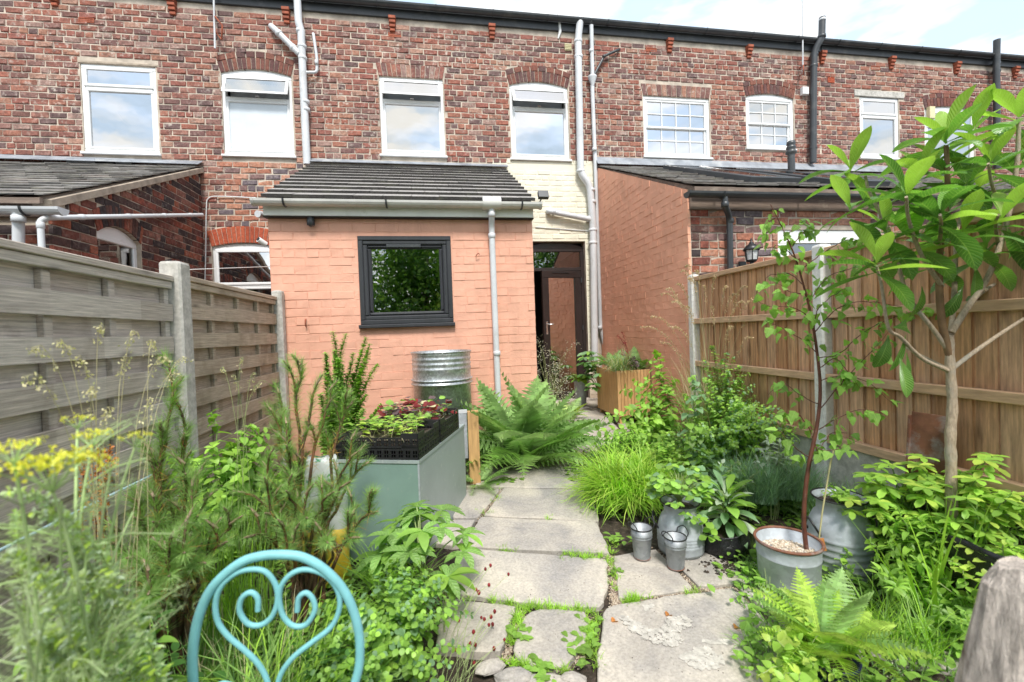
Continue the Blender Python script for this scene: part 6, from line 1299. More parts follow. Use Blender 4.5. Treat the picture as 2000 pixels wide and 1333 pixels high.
b = base_at(868, 2.1); hellebore('pale fingered leaf rosette leaning over the flagstones at the left of the path', b, 3, hgt(868, 1095, 2.1), .05, .17, ['lf_hell', 'lf_lime'], 8)
b = base_at(765, 1.82); leafy('burnet_shrub', 'low mound of small round green leaves beside the chair back', 'shrub', b, dome(b, .36, hgt(765, 1105, 1.82), 95, .6), [T_round], ['lf_mid', 'lf_mid', 'lf_blue', 'lf_lime'], .038, .022, .3, .0018, 'stem', .1, 300, True, 0, .3)
b = base_at(640, 1.62); leafy('burnet_shrub', 'low green leaves seen through the chair back', 'shrub', b, dome(b, .25, .42, 45, .5), [T_round], ['lf_mid', 'lf_dark'], .036, .024, .3, .0018, 'stem', .1, 200)
# burnet flower heads
b = aG(905, 1335); root = thing('burnet_flowers', 'thin stems with small dark red bobble flowers over the paving', 'flower', b); st = MB(); q_ = [(958, 1105), (948, 1112), (993, 1122), (930, 1152), (935, 1158), (955, 1143), (966, 1195), (940, 1207), (946, 1210), (959, 1205), (955, 1221), (962, 1220), (925, 1235), (941, 1248), (949, 1240), (975, 1251), (965, 1267), (918, 1258), (1021, 1241), (890, 1270), (906, 1243), (928, 1260), (870, 1290), (895, 1212), (985, 1250), (926, 1296), (936, 1300), (918, 1305), (930, 1285)]
def bobble(P, r): q = MB(); lathe(q, P, [(.0, -r*1.4), (r*.8, -r*.8), (r, 0), (r*.75, r*.9), (0, r*1.5)], 7); return part('flower_head', q, M_['burnet'], root)
for px, py in q_:
    Y = 2.0+rng.uniform(-.12, .15); tp = aY(px, py, Y); bb = b+[rng.uniform(-.12, .02), rng.uniform(-.05, .08), 0]; C_ = stem_curve(bb, tp, .0, 7); tube(st, C_, .0011, 4, caps=False); bobble(tp, .0075*rng.uniform(.8, 1.2))
part('stems', st, M_['stem_l'], root)
grass('ornamental_grass', 'arching yellow green grass blades at the bottom behind the chair scroll', 'grass', base_at(520, 1.5), 260, .62, .007, mts=('gr_lime', 'gr_mid'), ring=.14, lean=.8, droop=1.3)
grass('ornamental_grass', 'thin upright grass between the two pines', 'grass', base_at(455, 2.2), 160, .75, .005, mts=('gr_mid', 'gr_lime'), ring=.16, lean=.25, droop=.35)
grass('ornamental_grass', 'arching grass blades at the front corner of the green box', 'grass', base_at(765, 2.3), 120, .5, .008, mts=('gr_lime', 'gr_mid'), ring=.07, lean=.7, droop=1.2)
grass('ornamental_grass', 'dull green grass low in front of the pines', 'grass', base_at(430, 1.75), 400, .42, .004, mts=('gr_mid', 'lf_straw', 'gr_dark'), ring=.3, lean=.5, droop=.7)
def seedgrass(label, b, tips, mt='seed', stemm='straw_s', n=34, sp=.16, size=.011, hang=.5):
    root = thing('flowering_grass', label, 'grass', b); st = MB(); sd = MB()
    for tp in tips:
        C_ = stem_curve(np.asarray(b)+[rng.uniform(-.08, .08), rng.uniform(-.08, .08), 0], tp, .4, 12); tube(st, C_, np.linspace(.0016, .0006, 12), 4, caps=False); L_ = np.linalg.norm(tp-np.asarray(b)); s0 = max(0, 1-sp/L_*2)
        m = n; t = s0+(1-s0)*rng.uniform(0, 1, m); i = np.minimum((t*11).astype(int), 10); f = (t*11-i)[:, None]; P = C_[i]*(1-f)+C_[i+1]*f; wob = rng.normal(0, .012, (m, 3))*(.4+1.2*(1-t))[:, None]
        Q = P+wob-[0, 0, .008]; place(sd, T_small, Q, np.column_stack([rng.normal(0, .4, m), rng.normal(0, .4, m), -hang*np.ones(m)+rng.normal(0, .3, m)]), rng.normal(0, 1, (m, 3)), size*rng.uniform(.6, 1.2, m))
        for p, q2 in list(zip(P, Q))[::2]: tube(st, [p, (p+q2)/2+[0, 0, .003], q2], .0004, 3, caps=False)
    part('stems', st, M_[stemm], root); part('seed_heads', sd, M_[mt], root, kind='stuff')
b = base_at(230, 1.5); seedgrass('wispy seeding grass in front of the grey fence, pinkish hanging seeds', b, [aY(x, y, Y) for x, y, Y in ((60, 680, 1.3), (110, 668, 1.4), (150, 700, 1.4), (200, 640, 1.5), (250, 700, 1.6), (300, 668, 1.7), (330, 700, 1.6), (180, 760, 1.3), (270, 650, 1.6), (350, 730, 1.8), (40, 740, 1.2), (215, 800, 1.4), (370, 700, 2.), (300, 780, 1.6))], 'lf_straw', 'straw_s')
b = base_at(480, 2.5); seedgrass('sparse pale grass stems between the fence post and the pines', b, [aY(x, y, 2.5) for x, y in ((430, 720), (455, 735), (475, 700), (500, 730), (520, 745))], 'lf_straw', 'stem_l', 24)
b = base_at(190, 2.1); root = thing('dock_plant', 'rusty orange dock seed spikes in front of the grey fence', 'plant', b); st = MB(); sd = MB()
for x, y in ((180, 862), (198, 880), (215, 872), (165, 905), (225, 900), (205, 930)):
    tp = aY(x, y, 2.1); C_ = stem_curve(b+R3(.02), tp, 0, 8); tube(st, C_, .0025, 5, caps=False); m = 130; t = rng.uniform(.45, 1, m); P = np.stack([np.interp(t, np.linspace(0, 1, 8), C_[:, j]) for j in range(3)], 1)+rng.normal(0, .008, (m, 3)); place(sd, T_round, P, rng.normal(0, 1, (m, 3)), rng.normal(0, 1, (m, 3)), .011)
part('stems', st, M_['rust'], root); part('seed_heads', sd, M_['rustseed'], root, kind='stuff')
# fennel close to the lens
b = np.array([-.66, .80, G(.8)]); root = thing('fennel', 'tall feathery fennel with yellow umbels, out of focus at the left edge', 'fennel', b); st = MB(); th_ = MB(); um = []
def umbel(P, R_, n, name='flower_head', mt='umbel'):
    q = MB(); c0 = P-[0, 0, R_*.9]
    for i in range(n):
        a = i*2.4; r_ = R_*math.sqrt((i+.5)/n); e = P+[r_*math.cos(a), r_*math.sin(a), -.12*r_**2/R_+rng.normal(0, .002)]; tube(st, [c0, e], .0008, 4, caps=False); m = 16
        pp = e+rng.normal(0, R_*.085, (m, 3)); place(q, T_round, pp, rng.normal(0, 1, (m, 3)), rng.normal(0, 1, (m, 3))+[0, 0, 1.5], R_*.12*np.ones(m))
    part(name, q, M_[mt], root); return c0
fs = []
for (px, py, Y, R_, n) in ((100, 895, .80, .060, 22), (178, 845, .95, .032, 12), (150, 815, 1.0, .026, 9), (262, 850, .95, .026, 9), (25, 868, .75, .032, 10), (215, 905, 1.0, .02, 8)):
    P = aY(px, py, Y); c0 = umbel(P, R_, n); C_ = stem_curve(b+[rng.uniform(-.05, .12), rng.uniform(-.05, .12), 0], c0, -.2, 9); tube(st, C_, np.linspace(.0045, .002, 9), 6, caps=False); fs.append(C_)
for (px, py, Y) in ((60, 1050, .75), (180, 1000, .9), (240, 1080, .95), (20, 1150, .7), (140, 1150, .75), (220, 1220, .8), (90, 1200, .65), (260, 1000, 1.0), (120, 980, .8)):
    P = aY(px, py, Y); C_ = stem_curve(b+[rng.uniform(-.1, .1), rng.uniform(-.08, .1), 0], P, -.1, 9); tube(st, C_, np.linspace(.0038, .0015, 9), 6, caps=False); fs.append(C_)
for C_ in fs:
    for k in range(7):
        i = rng.integers(2, 8); o = C_[i]; a = rng.uniform(0, 6.28); l_ = rng.uniform(.06, .16); e = o+np.array([math.cos(a)*l_, math.sin(a)*l_, rng.uniform(0, .8)*l_]); tube(st, [o, (o+e)/2+[0, 0, .01], e], .0012, 4, caps=False)
        m = 70; t = rng.uniform(.15, 1.1, m)[:, None]; P = o*(1-t)+e*t+rng.normal(0, .008, (m, 3)); place(th_, T_need, P, unit(e-o)+rng.normal(0, .8, (m, 3)), rng.normal(0, 1, (m, 3)), rng.uniform(.012, .028, m))
part('stems', st, M_['fennel'], root); part('feathery_leaves', th_, M_['fennel'], root, kind='stuff')
b = np.array([-.62, .95, G(.9)]); leafy('mixed_herb', 'blurred pale green herb foliage in the bottom left corner', 'plant', b, [aY(x, y, Y) for x, y, Y in ((15, 960, .8), (60, 1000, .8), (120, 1040, .9), (185, 1060, 1.0), (10, 1080, .75), (230, 1110, 1.05), (60, 1130, .8), (130, 1180, .9), (180, 1230, .9), (40, 1260, .75), (90, 1240, .8), (150, 1330, .85), (240, 1190, 1.0), (40, 1090, .85), (150, 1120, .95), (210, 1180, 1.0), (90, 1180, .85), (20, 1230, .8), (240, 1250, .95), (170, 1270, .9), (110, 1290, .85), (60, 1310, .8), (200, 1320, .9), (270, 1310, 1.0), (30, 1000, .9))], [T_lan, T_small], ['fennel', 'lf_silver', 'fennel', 'lf_yel'], .024, .010, .35, .0018, 'stem_l', .1, 160, True, 3, .5, bj=.15)
# seedlings in the trays
def trayplants():
    z = Hb+.112
    b = np.array([*(A0+e1*.27+e2*.18), z]); root = thing('seedlings', 'frilly lime green seedlings in the front tray', 'seedling', b); lv = Leaves()
    for i in range(190):
        p = np.array([*(A0+e1*rng.uniform(.05, .48)+e2*rng.uniform(.05, .36)), z]); h = rng.uniform(.02, .11); a = rng.uniform(0, 6.28); lv.add(p+[0, 0, h], unit([math.cos(a), math.sin(a), rng.uniform(-.1, .5)]), [0, 0, 1.], rng.uniform(.028, .055), rng.integers(0, 9))
    q = MB(); bladesV(q, b, 70, .16, .0035, 0, ring=.2, lean=1.3, droop=1.2); part('stalks', q, M_['lf_straw'], root); lv.emit(root, [T_round, leafT(6, .42, .5, .15, .4, serr=.18)], [M_['lf_lime'], M_['lf_yel'], M_['lf_mid']], 190)
    b = np.array([*(A0+e1*.2+e2*.65), z]); root = thing('heuchera', 'dark red and purple leaved plants in the back tray', 'plant', b); lv = Leaves()
    for i in range(150):
        p = np.array([*(A0+e1*rng.uniform(.03, .5)+e2*rng.uniform(.45, .86)), z]); h = rng.uniform(.02, .11); a = rng.uniform(0, 6.28); lv.add(p+[0, 0, h*1.3], unit([math.cos(a), math.sin(a), rng.uniform(-.2, .4)]), unit([rng.normal(0, .3), rng.normal(0, .3)-.3, 1.]), rng.uniform(.035, .07), rng.integers(0, 9))
    q = MB(); bladesV(q, b, 26, .18, .004, 0, ring=.15, lean=1.0, droop=1.6); part('stalks', q, M_['lf_straw'], root); lv.emit(root, [leafT(6, .46, .5, .1, .4, serr=.15)], [M_['lf_red'], M_['lf_purple'], M_['lf_red'], M_['lf_mid'], M_['lf_straw']], 150)
trayplants()
# ---------------------------------------------------------------- by the path and the door
b = base_at(1028, 4.3); fern('fern', 'large shuttlecock fern filling the corner at the foot of the downpipe', b, 84, .92, ['lf_fern', 'lf_fern', 'lf_fernd'], .8, .5, 1.45)
b = base_at(935, 3.9); fern('fern', 'small fern drooping round the foot of the light timber upright', b, 14, .32, ['lf_fern'], .8)
b = base_at(1105, 6.0); fern('fern', 'pale fern partly hidden by the white flower haze near the back door', b, 18, .42, ['lf_fern', 'lf_fernl'], .8, .5)
b = base_at(1075, 5.6); root = thing('corydalis', 'haze of tiny white flowers on wiry stems in front of the open door', 'flower', b); st = MB(); fl_ = MB()
for tp in dome(b, .30, hgt(1075, 690, 5.6), 46, .45)+[aY(x, y, 5.6) for x, y in ((1050, 665), (1058, 680), (1046, 690), (1075, 690), (1105, 690), (1120, 675))]:
    C_ = stem_curve(b, tp, 0, 6); tube(st, C_, .0014, 4, caps=False); m = 30; P = tp+rng.normal(0, .045, (m, 3)); place(fl_, T_round, P, rng.normal(0, 1, (m, 3)), rng.normal(0, 1, (m, 3)), .012)
part('stems', st, M_['stem_l'], root); part('florets', fl_, M_['whitef'], root, kind='stuff')
b = base_at(1178, 6.5); root = thing('fatsia', 'dark glossy hand shaped leaves of a fatsia beside the back door pipes', 'shrub', b); st = MB(); lv = Leaves()
for tp in dome(b, .40, hgt(1178, 668, 6.5), 26, .5):
    C_ = stem_curve(b, tp, 0, 6); tube(st, C_, .005, 5, caps=False); o = rng.uniform(0, 6.28); tl = unit([rng.normal(0, .2), -.5, 1.])
    for j in range(7): a = o+j*.75; lv.add(tp, unit(np.array([math.cos(a), math.sin(a), -.1])+tl*0), tl, .15*rng.uniform(.8, 1.1), j)
part('stems', st, M_['stem'], root); lv.emit(root, [leafT(5, .2, .55, .15, .6)], [M_['lf_dark'], M_['lf_blue'], M_['lf_mid']], 190)
hb = PH+[0, 0, .37]; root = thing('hosta', 'small yellow green hosta in the grey bucket by the door', 'hosta', hb); lv = Leaves()
for i in range(24): a = i*2.4; e = .25+.9*(i/24); lv.add(hb, unit([math.cos(a)*math.cos(e), math.sin(a)*math.cos(e), math.sin(e)]), [0, 0, 1.], rng.uniform(.16, .22), i)
lv.emit(root, [leafT(5, .24, .5, .25, 1.0, pet=.25)], [M_['lf_hosta']], 40)
pz = np.array([Pp[0]+.08, Pp[1]+.12, zp1-.02]); grass('ornamental_grass', 'grey green grass spilling over the left corner of the pine planter', 'grass', pz, 420, .42, .005, mts=('gr_blue', 'gr_mid', 'lf_straw'), ring=.10, lean=1.1, droop=1.7)
pz = np.array([Pp[0]+.24, Pp[1]+.13, zp1-.02]); leafy('heuchera', 'dark purple heuchera in the middle of the pine planter', 'plant', pz, dome(pz, .14, .17, 34, .6), [T_round], ['lf_purple'], .075, .06, .5, .002, 'stem', .1, 120)
root = thing('heuchera_spikes', 'thin reddish flower spikes rising from the pine planter', 'flower', pz); q = MB(); sd = MB()
for x, y in ((1205, 655), (1213, 648), (1218, 668), (1210, 690)):
    tp = aY(x, y, pz[1]); C_ = stem_curve(pz, tp, 0, 6); tube(q, C_, .002, 4, caps=False); m = 40; t = rng.uniform(.5, 1, m); place(sd, T_small, np.stack([np.interp(t, np.linspace(0, 1, 6), C_[:, j]) for j in range(3)], 1)+rng.normal(0, .01, (m, 3)), rng.normal(0, 1, (m, 3)), rng.normal(0, 1, (m, 3)), .016)
part('stems', q, M_['burnet'], root); part('florets', sd, M_['burnet'], root, kind='stuff')
pz = np.array([Pp[0]+.40, Pp[1]+.25, zp1-.03]); fern('fern', 'dark green fern at the back of the pine planter', pz, 22, .34, ['lf_fernd', 'lf_mid'], .8, .5, 1.3)
pz = np.array([Pp[0]+.2, Pp[1]+.6, zp1-.03]); fern('fern', 'dark feathery fern behind the grass in the pine planter', pz, 16, .34, ['lf_fernd'], .8, .5, 1.3)

# ---------------------------------------------------------------- right bed
b = base_at(1310, 4.35); leafy('dogwood', 'lime green dogwood with broad paired leaves in front of the pine planter', 'shrub', b, [aY(x, y, Y) for x, y, Y in ((1180, 812, 4.1), (1165, 842, 4.0), (1215, 760, 4.3), (1235, 745, 4.4), (1262, 742, 4.4), (1280, 690, 4.5), (1270, 705, 4.4), (1250, 790, 4.2), (1225, 800, 4.1), (1290, 730, 4.4), (1300, 760, 4.3), (1320, 740, 4.4), (1340, 780, 4.3), (1200, 870, 4.0), (1240, 850, 4.0), (1275, 820, 4.1), (1310, 810, 4.1), (1300, 850, 4.), (1340, 830, 4.2), (1255, 880, 3.95), (1285, 870, 4.0), (1320, 870, 4.), (1230, 830, 4.1), (1265, 770, 4.3))], [T_ov], ['lf_lime', 'lf_lime', 'lf_mid'], .105, .045, .25, .003, 'twig', .25, 300, True, shrink=.3)
b = base_at(1415, 3.65); leafy('snowberry', 'bushy shrub of many small oval green leaves before the brown fence', 'shrub', b, dome(b, .40, hgt(1415, 675, 3.65), 80, .5, .8)+dome(base_at(1490, 3.1), .36, hgt(1490, 760, 3.1), 55, .5, .8)+dome(base_at(1350, 3.5), .30, hgt(1350, 800, 3.5), 26, .5, .8), [T_round, T_ov], ['lf_mid', 'lf_mid', 'lf_blue', 'lf_lime'], .048, .033, .3, .002, 'twig', .15, 300, True)
b = base_at(1385, 3.75); grass('sedge', 'dense dark arching sedge under the bushy shrub', 'grass', b, 900, .62, .008, mts=('gr_dark', 'gr_mid', 'gr_dark'), ring=.22, lean=1.0, droop=1.4)
b = base_at(1495, 3.0); grass('sedge', 'dark arching sedge at the right foot of the bushy shrub', 'grass', b, 600, .55, .008, mts=('gr_dark', 'gr_mid'), ring=.2, lean=1.0, droop=1.4)
b = base_at(1362, 3.3); leafy('heart_leaved_climber', 'upright stems of round heart shaped leaves between dogwood and bushy shrub', 'climber', b, [aY(x, y, 3.2) for x, y in ((1350, 735), (1362, 745), (1372, 770), (1340, 790), (1365, 840), (1350, 860), (1382, 880))], [T_heart], ['lf_mid', 'lf_blue'], .085, .055, .1, .003, 'stem', .5, 90, False)
b = base_at(1395, 3.85); q = [(1290, 575), (1300, 565), (1312, 590), (1320, 556), (1330, 530), (1338, 520), (1345, 545), (1360, 530), (1375, 560), (1400, 540), (1420, 560), (1440, 575), (1455, 590), (1460, 560), (1480, 585), (1500, 600), (1270, 620), (1250, 640), (1390, 600), (1340, 600), (1310, 640), (1430, 640), (1470, 660), (1290, 670)]
seedgrass('tall feather grass with brown seed heads before the terracotta wall and first fence post', b, [aY(x, y, (3.8 if x < 1420 else 3.45)+rng.uniform(-.2, .15)) for x, y in q], 'seed', 'straw_s', 90, .26, .016, -.9)
grass('feather_grass', 'upright green blades at the foot of the tall feather grass', 'grass', b, 380, 1.05, .006, mts=('gr_mid', 'lf_straw'), ring=.2, lean=.35, droop=.5)
b = base_at(1232, 3.3); b[2] += .02; grass('hakone_grass', 'mound of bright lime arching grass spilling on the path edge', 'grass', b, 2600, .50, .010, mts=('gr_lime', 'gr_lime', 'lf_yel'), ring=.24, lean=1.15, droop=1.6, nseg=7)
b = base_at(1225, 3.85); leafy('spurge', 'fresh green lance leaved clump behind the lime grass', 'plant', b, dome(b, .34, hgt(1225, 835, 3.85), 60, .6), [T_lan, T_ov], ['lf_lime', 'lf_mid'], .06, .022, .35, .003, 'stem', .1, 240, False, 0, .5)
b = base_at(1185, 4.0); leafy('cranesbill', 'low ferny green leaves at the path edge left of the lime grass', 'plant', b, dome(b, .22, .28, 40, .6), [T_small], ['lf_mid', 'lf_blue'], .035, .016, .35, .002, 'stem', .1, 120, True, 3)
b = base_at(1312, 3.55); leafy('lady_mantle', 'froth of yellow green flowers above the strawberry churn', 'flower', b, dome(b, .16, hgt(1312, 862, 3.55), 60, .75), [T_small], ['lf_yel'], .016, .007, .72, .0015, 'stem', .0, 120, True, 4)
b = base_at(1395, 3.35); leafy('broadleaf_plant', 'grey green broad leaves to the right behind the strawberry churn', 'plant', b, dome(b, .22, hgt(1395, 885, 3.35), 16, .6), [T_heart, T_round], ['lf_blue', 'lf_mid'], .13, .12, .5, .004, 'stem', .2, 60)
b = base_at(1300, 3.3); leafy('broadleaf_plant', 'mixed green leaves between the lime grass and the strawberry churn', 'plant', b, dome(b, .16, .5, 22, .6), [T_round], ['lf_mid', 'lf_lime'], .06, .05, .3, .003, 'stem', .2, 90)
b = base_at(1515, 2.72); leafy('silver_leaved_plant', 'silvery white leaved stems in front of the concrete gravel board', 'plant', b, [aY(x, y, 2.7) for x, y in ((1500, 860), (1525, 865), (1540, 880), (1515, 890), (1560, 895), (1490, 885), (1475, 900), (1535, 905), (1550, 915))], [T_lan, leafT(5, .2, .45, .2, .6)], ['lf_silver'], .085, .04, .4, .003, 'stem_l', .1, 90, True)
# strawberry, foxglove, chives
b = CH1[0]+[0, 0, CH1[2]-.02]; r_ = thing('strawberry_plant', 'bushy strawberry plant overflowing the smaller churn', 'plant', b); st = MB(); lv = Leaves()
for tp in dome(b, .19, .27, 75, .35)+[aY(x, y, CH1[0][1]-.16) for x, y in ((1340, 1005), (1352, 1015), (1378, 1022), (1388, 1035), (1380, 1048), (1392, 1050), (1372, 1010))]:
    C_ = stem_curve(b, tp, .2, 6); tube(st, C_, .0014, 4, caps=False); a0 = rng.uniform(0, 6.28); tl = unit([rng.normal(0, .3), -.3+rng.normal(0, .3), 1.])
    for j in range(3): a = a0+j*2.09; lv.add(C_[-1], unit([math.cos(a), math.sin(a), -.1]), tl, .048*rng.uniform(.8, 1.2), rng.integers(0, 9))
part('stems', st, M_['stem_l'], r_); lv.emit(r_, [leafT(6, .42, .55, .2, .4, serr=.1)], [M_['lf_mid'], M_['lf_blue'], M_['lf_mid'], M_['lf_lime']], 280)
b = PB1+[0, 0, HB1+.01]; root = thing('foxglove', 'rosette of large soft grey green leaves in the black grow bag', 'plant', b); lv = Leaves()
for i in range(54): a = i*2.4; e = -.25+1.35*(i/54); o = b+[math.cos(a)*.03, math.sin(a)*.03, i*.004]; lv.add(o, unit([math.cos(a)*math.cos(e), math.sin(a)*math.cos(e), math.sin(e)+.1]), [0, 0, 1.], rng.uniform(.16, .24)*(1-.3*i/46), rng.integers(0, 9))
lv.emit(root, [leafT(7, .17, .58, .25, 1.0, serr=.05), leafT(7, .15, .6, .3, .8)], [M_['lf_silver'], M_['lf_lime'], M_['lf_mid'], M_['lf_blue']], 60)
b = PB1+[.05, .1, HB1]; leafy('leafy_herb', 'pale stemmed grey herb behind the foxglove leaves', 'plant', b, [aY(x, y, PB1[1]+.1) for x, y in ((1445, 900), (1460, 915), (1430, 920), (1475, 940), (1495, 920), (1420, 945), (1410, 905), (1480, 960))], [T_lan, T_ov], ['lf_silver', 'lf_mid', 'lf_blue'], .07, .03, .3, .0025, 'stem_l', .1, 120, True)
b = PB2+[0, 0, .22]; q = MB()
for dx in (-.2, -.08, .05, .18): bladesV(q, b+[dx, rng.uniform(-.06, .08), 0], 420, .30, .004, 0, ring=.10, lean=.7, droop=.7)
solo('chives', q, M_['gr_blue'], 'dense blue green chives in the wide black grow bag', 'herb', b)
b = base_at(1640, 2.5); grass('ornamental_grass', 'fine green foliage between the chives and the larger churn', 'grass', b, 700, .42, .005, mts=('gr_mid', 'gr_blue'), ring=.16, lean=.8, droop=1.)
b = CH2[0]+[0, 0, CH2[2]-.03]; leafy('leafy_herb', 'small green seedlings sprouting inside the larger churn', 'plant', b, dome(b, .10, .09, 16, .6), [T_small, T_ov], ['lf_mid', 'lf_lime'], .04, .03, .3, .0015, 'stem', .1, 60)
# birch sapling
Yb = PT[1]; bp = lambda x, y, dy=0: aY(x, y, Yb+dy)
b = bp(1576, 1082); root = thing('birch_sapling', 'slender young birch with toothed triangular leaves in the zinc tub', 'birch tree', b)
TR = smooth([bp(1576, 1085), bp(1570, 1010), bp(1578, 920), bp(1596, 830), bp(1602, 760), bp(1596, 690), bp(1585, 620), bp(1570, 560), bp(1552, 500), bp(1530, 450), bp(1505, 400)], 4)
q = MB(); tube(q, TR, np.linspace(.0125, .0022, len(TR)), 9); part('trunk', q, M_['twig_r'], root)
brs = [[(1603, 800), (1650, 740), (1700, 690), (1735, 650)], [(1600, 745), (1640, 735), (1690, 745), (1745, 790)], [(1600, 840), (1640, 815), (1690, 800), (1730, 810)], [(1598, 700), (1640, 690), (1700, 640), (1780, 610), (1830, 600)], [(1596, 690), (1560, 660), (1525, 640), (1495, 628)], [(1590, 650), (1640, 600), (1700, 590), (1760, 600)], [(1585, 620), (1545, 600), (1510, 600), (1480, 590)], [(1580, 590), (1620, 540), (1680, 520), (1720, 500)], [(1572, 560), (1540, 535), (1500, 540), (1488, 565)], [(1562, 530), (1600, 500), (1650, 470), (1690, 470)], [(1555, 505), (1520, 480), (1500, 500)], [(1598, 790), (1560, 770), (1530, 750), (1500, 770)], [(1597, 880), (1570, 820), (1540, 805), (1510, 810)], [(1590, 900), (1620, 850), (1660, 845)], [(1585, 870), (1620, 880), (1680, 860)], [(1545, 485), (1575, 450), (1600, 455)], [(1535, 462), (1560, 440), (1580, 425)], [(1515, 425), (1500, 440), (1495, 480)], [(1590, 640), (1600, 600), (1640, 570), (1660, 560)], [(1575, 575), (1545, 570), (1520, 555)], [(1588, 900), (1560, 880), (1530, 850), (1510, 830)], [(1600, 720), (1630, 700), (1650, 720), (1680, 760)]]
st = MB(); lv = Leaves()
def bleaf(P, s_=1.): a = rng.uniform(0, 6.28); lv.add(P+[math.cos(a)*.012, math.sin(a)*.012, -.008], unit([math.cos(a)*.7, math.sin(a)*.7, -.55+rng.normal(0, .3)]), unit([rng.normal(0, .4), -.5+rng.normal(0, .4), 1.]), .056*rng.uniform(.65, 1.2)*s_, rng.integers(0, 9))
for br in brs:
    d0 = rng.uniform(-.22, .22); C_ = smooth([bp(x, y, d0*i/3) for i, (x, y) in enumerate(br)], 5); C_ += rng.normal(0, .002, C_.shape); tube(st, C_, np.linspace(.003, .0010, len(C_)), 5, caps=False); L_ = np.linalg.norm(np.diff(C_, axis=0), axis=1).sum(); m = int(L_/.021)+2
    for k in range(m): t = .22+.78*(k+rng.uniform())/m; i = min(len(C_)-2, int(t*(len(C_)-1))); bleaf(C_[i]+rng.normal(0, .015, 3))
for t in np.linspace(.52, 1, 44): bleaf(TR[min(len(TR)-1, int(t*(len(TR)-1)))]+rng.normal(0, .015, 3), .85)
part('twigs', st, M_['twig_r'], root); lv.emit(root, [T_birch, leafT(6, .34, .28, .3, .7, serr=.12)], [M_['lf_birch']], 300)
q = MB(); tube(q, [bp(1596, 1086), bp(1606, 1000), bp(1622, 905), bp(1628, 880)], .0042, 7); solo('bamboo_cane', q, M_['straw_s'], 'thin straw coloured cane stuck in the tub beside the birch', 'cane', bp(1596, 1086))
q = MB(); P = bp(1609, 1068, -.02); q.add([P+[-.025, -.01, -.02], P+[.02, .0, -.025], P+[.03, .03, .03], P+[-.02, .03, .035], P+[-.02, 0, 0], P+[.02, .01, 0]], [(0, 1, 5, 4), (4, 5, 2, 3)]); solo('dry_leaf', q, M_['rustseed'], 'dry brown leaf lying on the tub gravel', 'leaf', P)
# loquat
Yq = 1.76; lp = lambda x, y, dy=0: aY(x, y, Yq+dy)
b = base_at(1862, Yq); root = thing('loquat_tree', 'young tree with big glossy ribbed leaves and pale trunk at the right', 'tree', b)
q = MB(); TRK = smooth([b+[0, 0, -.05], lp(1858, 935), lp(1856, 860), lp(1860, 790), lp(1856, 720), lp(1854, 660)], 5); tube(q, TRK, np.linspace(.024, .018, len(TRK))*(1+.08*np.sin(np.arange(len(TRK))*1.9)), 14); part('trunk', q, M_['bark'], root)
lb = [([(1856, 700), (1840, 630), (1834, 540), (1838, 470), (1850, 400), (1850, 330), (1848, 285)], 0, .017), ([(1856, 665), (1862, 600), (1866, 520), (1870, 450), (1890, 380)], .10, .013), ([(1858, 722), (1900, 690), (1950, 655), (2005, 620), (2060, 590)], -.05, .011), ([(1858, 650), (1890, 600), (1930, 540), (1965, 440), (1985, 330), (1990, 230)], -.03, .015), ([(1852, 685), (1820, 640), (1780, 590), (1760, 540), (1745, 470), (1700, 380), (1690, 345)], .05, .011), ([(1852, 725), (1800, 700), (1760, 660), (1735, 640), (1722, 560), (1712, 520)], -.05, .010), ([(1850, 720), (1810, 700), (1770, 680)], .1, .008), ([(1840, 560), (1800, 500), (1775, 430), (1770, 385)], -.12, .010), ([(1835, 480), (1838, 440), (1836, 420)], -.15, .009), ([(1950, 480), (1945, 440), (1950, 420)], -.12, .009), ([(1895, 590), (1935, 560), (1975, 540)], .06, .010), ([(1965, 430), (1940, 370), (1930, 320)], -.08, .009)]
for pts, dy, r_ in lb:
    C_ = smooth([lp(x, y, dy*i/(len(pts)-1)*2) for i, (x, y) in enumerate(pts)], 5); q = MB(); tube(q, C_, np.linspace(r_, r_*.55, len(C_)), 9); part('branch', q, M_['bark'] if dy != .0 else M_['twig'], root)
lv = Leaves(); ly = Leaves()
def rosette(px, py, dy, n, L_, spread=1., yel=.22, tilt=(0, 0), lo=-.35, hi=1.4):
    c0 = lp(px, py, dy); n = max(5, int(n*.8)); L_ *= 1.08
    for i in range(n):
        a = i*2.4+rng.uniform(-.3, .3); f = i/n; e = lo+(hi-lo)*f+rng.normal(0, .12); D = unit([math.cos(a)*math.cos(e)+tilt[0], math.sin(a)*math.cos(e)*.9+tilt[1], math.sin(e)]); (ly if (f > .62 and rng.uniform() < yel*2.4) or rng.uniform() < yel*.4 else lv).add(c0-[0, 0, .07*(1-f)], D, unit(np.array([0, 0, 1.])-D*D[2]+R3(.1)), L_*(1-.3*f)*rng.uniform(.75, 1.1), 0)
for a in ((1660, 325, .15, 14, .24), (1848, 262, 0, 16, .25, 1, .6), (1850, 330, .02, 9, .26), (1770, 375, -.14, 14, .27), (1836, 410, -.18, 13, .27), (1890, 370, .14, 12, .26), (1712, 505, -.1, 13, .25, 1, .5), (1935, 310, -.1, 13, .25, 1, .5), (1990, 225, -.03, 14, .27, 1, .7), (1955, 420, -.15, 13, .27), (1985, 330, .0, 10, .26), (2010, 500, .1, 10, .25), (1975, 530, .08, 6, .22, 1, .1), (1700, 380, .12, 8, .22), (1730, 440, .0, 10, .25), (1800, 330, .05, 11, .25, 1, .3), (1790, 460, -.05, 9, .24), (1880, 450, -.1, 11, .26), (1900, 250, .1, 11, .25, 1, .5), (1830, 500, .05, 8, .23), (1925, 480, .0, 10, .25), (1660, 400, .05, 7, .22)): rosette(*a)
